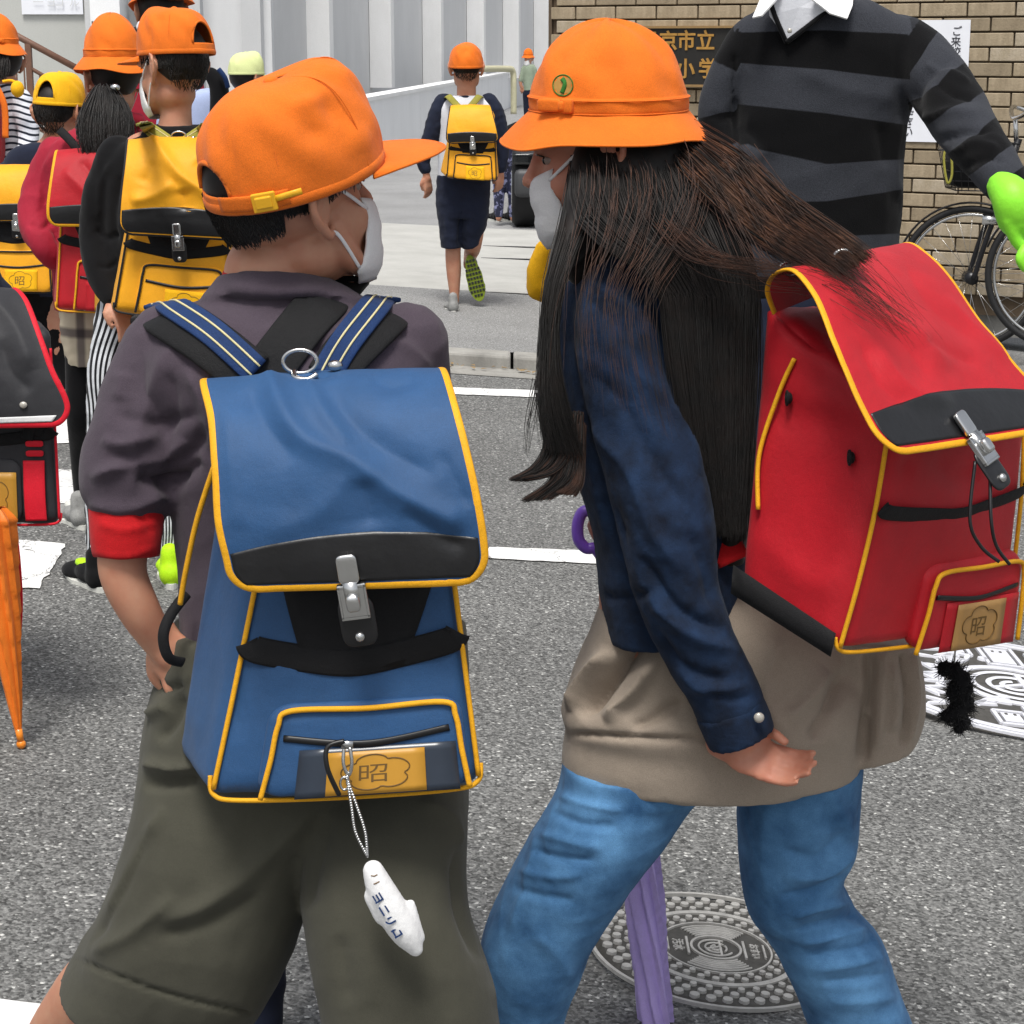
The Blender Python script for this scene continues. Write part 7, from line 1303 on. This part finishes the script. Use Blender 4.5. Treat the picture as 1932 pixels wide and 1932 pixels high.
for sx in (.09, wd_ - .09): mk('headlight', tf(rbox((.2, .3, .1), 10), Matrix.Translation((xL + sx - .09, cy - .04, .5)) @ Matrix.Diagonal((.18, .08, .09, 1))), 'car_glass', e)
for sx in (.10, wd_ - .10):
    for yy in (.72, 3.3):
        w = mk('wheel', tf(tube3([(-.1, 0, 0), (-.07, 0, 0), (.07, 0, 0), (.1, 0, 0)], (.28, .31, .31, .28), n=36), Matrix.Translation((xL + sx, cy + yy - .45, .31))), 'rubber', e); mk('rim', tf(tube3([(-.106, 0, 0), (.106, 0, 0)], .18, n=24), Matrix.Translation((xL + sx, cy + yy - .45, .31))), 'steel', w)

# ---------------------------------------------------------------- bicycles leaning on the brick wall
def bicycle(cx, cy, Y, rpx, label, front_only=False, basket=True):
    c = W(cx, cy, Y); r = rpx * Y / F; e = empty('bicycle', c - [0, 0, r], label, 'bicycle')
    dx = np.array([1, -.30, 0]); dx = dx / np.linalg.norm(dx); up = np.array([0, .06, 1.])
    def pt(a, b, off=0): return c + dx * a + up * b + np.array([0, off, 0])
    def wheel(ox):
        n = 64; th = np.linspace(0, 2 * np.pi, n, endpoint=False); w = mk('wheel', tube3([pt(ox + r * math.cos(t), r * math.sin(t)) for t in th], .017, n=10, closed=True), 'rubber', e); mk('rim', tube3([pt(ox + (r - .026) * math.cos(t), (r - .026) * math.sin(t)) for t in th], .008, n=8, closed=True), 'steel', w)
        sp = []
        for k in range(28): a = 2 * np.pi * k / 28; b = a + (.5 if k % 2 else -.5); sp.append(tube3([pt(ox + .025 * math.cos(b), .025 * math.sin(b)), pt(ox + (r - .03) * math.cos(a), (r - .03) * math.sin(a))], .0011, n=4))
        mk('spokes', join(*sp), 'steel', w); mk('hub', tube3([pt(ox, 0, -.05), pt(ox, 0, .05)], .03, n=14), 'bike_black', w); return w
    wheel(0); wheel(1.05)
    mk('fork', join(*[tube3([pt(.005, 0, s * .055), pt(.06, .20, s * .055), pt(.13, .40, s * .04), pt(.16, .50, 0)], .013, n=10, rows=20) for s in (-1, 1)]), 'bike_black', e)
    mk('frame', join(tube3([pt(.15, .48), pt(.20, .66)], .018, n=10), tube3([pt(.17, .55), pt(.35, .1), pt(.55, -.05)], .017, n=10, rows=16), tube3([pt(.55, -.05), pt(.68, .48)], .015, n=10), tube3([pt(.55, -.05), pt(1.05, 0)], .01, n=8), tube3([pt(.66, .42), pt(1.05, 0)], .009, n=8)), 'bike_black', e)
    th = np.linspace(R(20), R(160), 24); mk('mudguard', tube3([pt((r + .03) * math.cos(t), (r + .03) * math.sin(t)) for t in th], .022, n=10, flat=.25, nrm=[pt(math.cos(t), math.sin(t)) - c for t in th]), 'bike_black', e)
    mk('handlebar', tube3([pt(.30, .78, -.26), pt(.22, .80, -.22), pt(.18, .76, -.06), pt(.18, .76, .06), pt(.22, .80, .22), pt(.30, .78, .26)], .011, n=10, rows=30), 'steel', e); mk('stem', tube3([pt(.19, .64), pt(.18, .76)], .012, n=8), 'steel', e)
    mk('saddle', remesh(join(ball(pt(.74, .56), (.09, .08, .035), 14), ball(pt(.62, .56), (.10, .03, .025), 14)), .008, 3), 'bike_black', e); mk('pedal_crank', tube3([pt(.55, -.05, -.06), pt(.50, .1, -.06)], .008, n=8), 'steel', e); mk('head_lamp', tube3([pt(.10, .28, -.07), pt(.03, .285, -.075)], (.018, .028), n=14), 'steel', e)
    if basket:
        bl = []
        for k in range(6):
            f_ = k / 5
            for a, b in (((-.16, -.14), (.14, -.14)), ((.14, -.14), (.14, .14)), ((.14, .14), (-.16, .14)), ((-.16, .14), (-.16, -.14))): s = .8 + .25 * f_; bl.append(tube3([pt(.02 + a[0] * s, .42 + .22 * f_, a[1] * s), pt(.02 + b[0] * s, .42 + .22 * f_, b[1] * s)], .003, n=5))
        for a, b in [(x, y) for x in np.linspace(-.16, .14, 9) for y in (-.14, .14)] + [(x, y) for x in (-.16, .14) for y in np.linspace(-.14, .14, 9)]: bl.append(tube3([pt(.02 + a * .8, .42, b * .8), pt(.02 + a * 1.05, .64, b * 1.05)], .0022, n=4))
        bk = mk('basket', join(*bl), 'bike_black', e); bk['kind'] = 'stuff'
    return e, pt
e, pt = bicycle(1830, 524, 9.45, 128, 'black bicycle with front basket leaning against the brick wall, wheel facing left')
liner = tf(rbox((.15, .15, .2), 10), Matrix.Translation(Vector(pt(-.12, .43, -.10))) @ Matrix.Diagonal((.28, .22, .20, 1))); mk('basket_liner', liner, 'black_cloth', e)
tag(mk('wire_lock', tube3([pt(-.15, .66, -.16), pt(-.18, .58, -.17), pt(-.16, .46, -.17), pt(-.14, .50, -.17), pt(-.15, .62, -.17)], .006, n=8, rows=30, closed=False), 'webbing_olive'), 'yellow-green loop lock hanging on the bicycle basket', 'lock')
bicycle(2000, 520, 9.0, 132, 'second bicycle at the right edge, only its wheel and silver brake showing', basket=False)
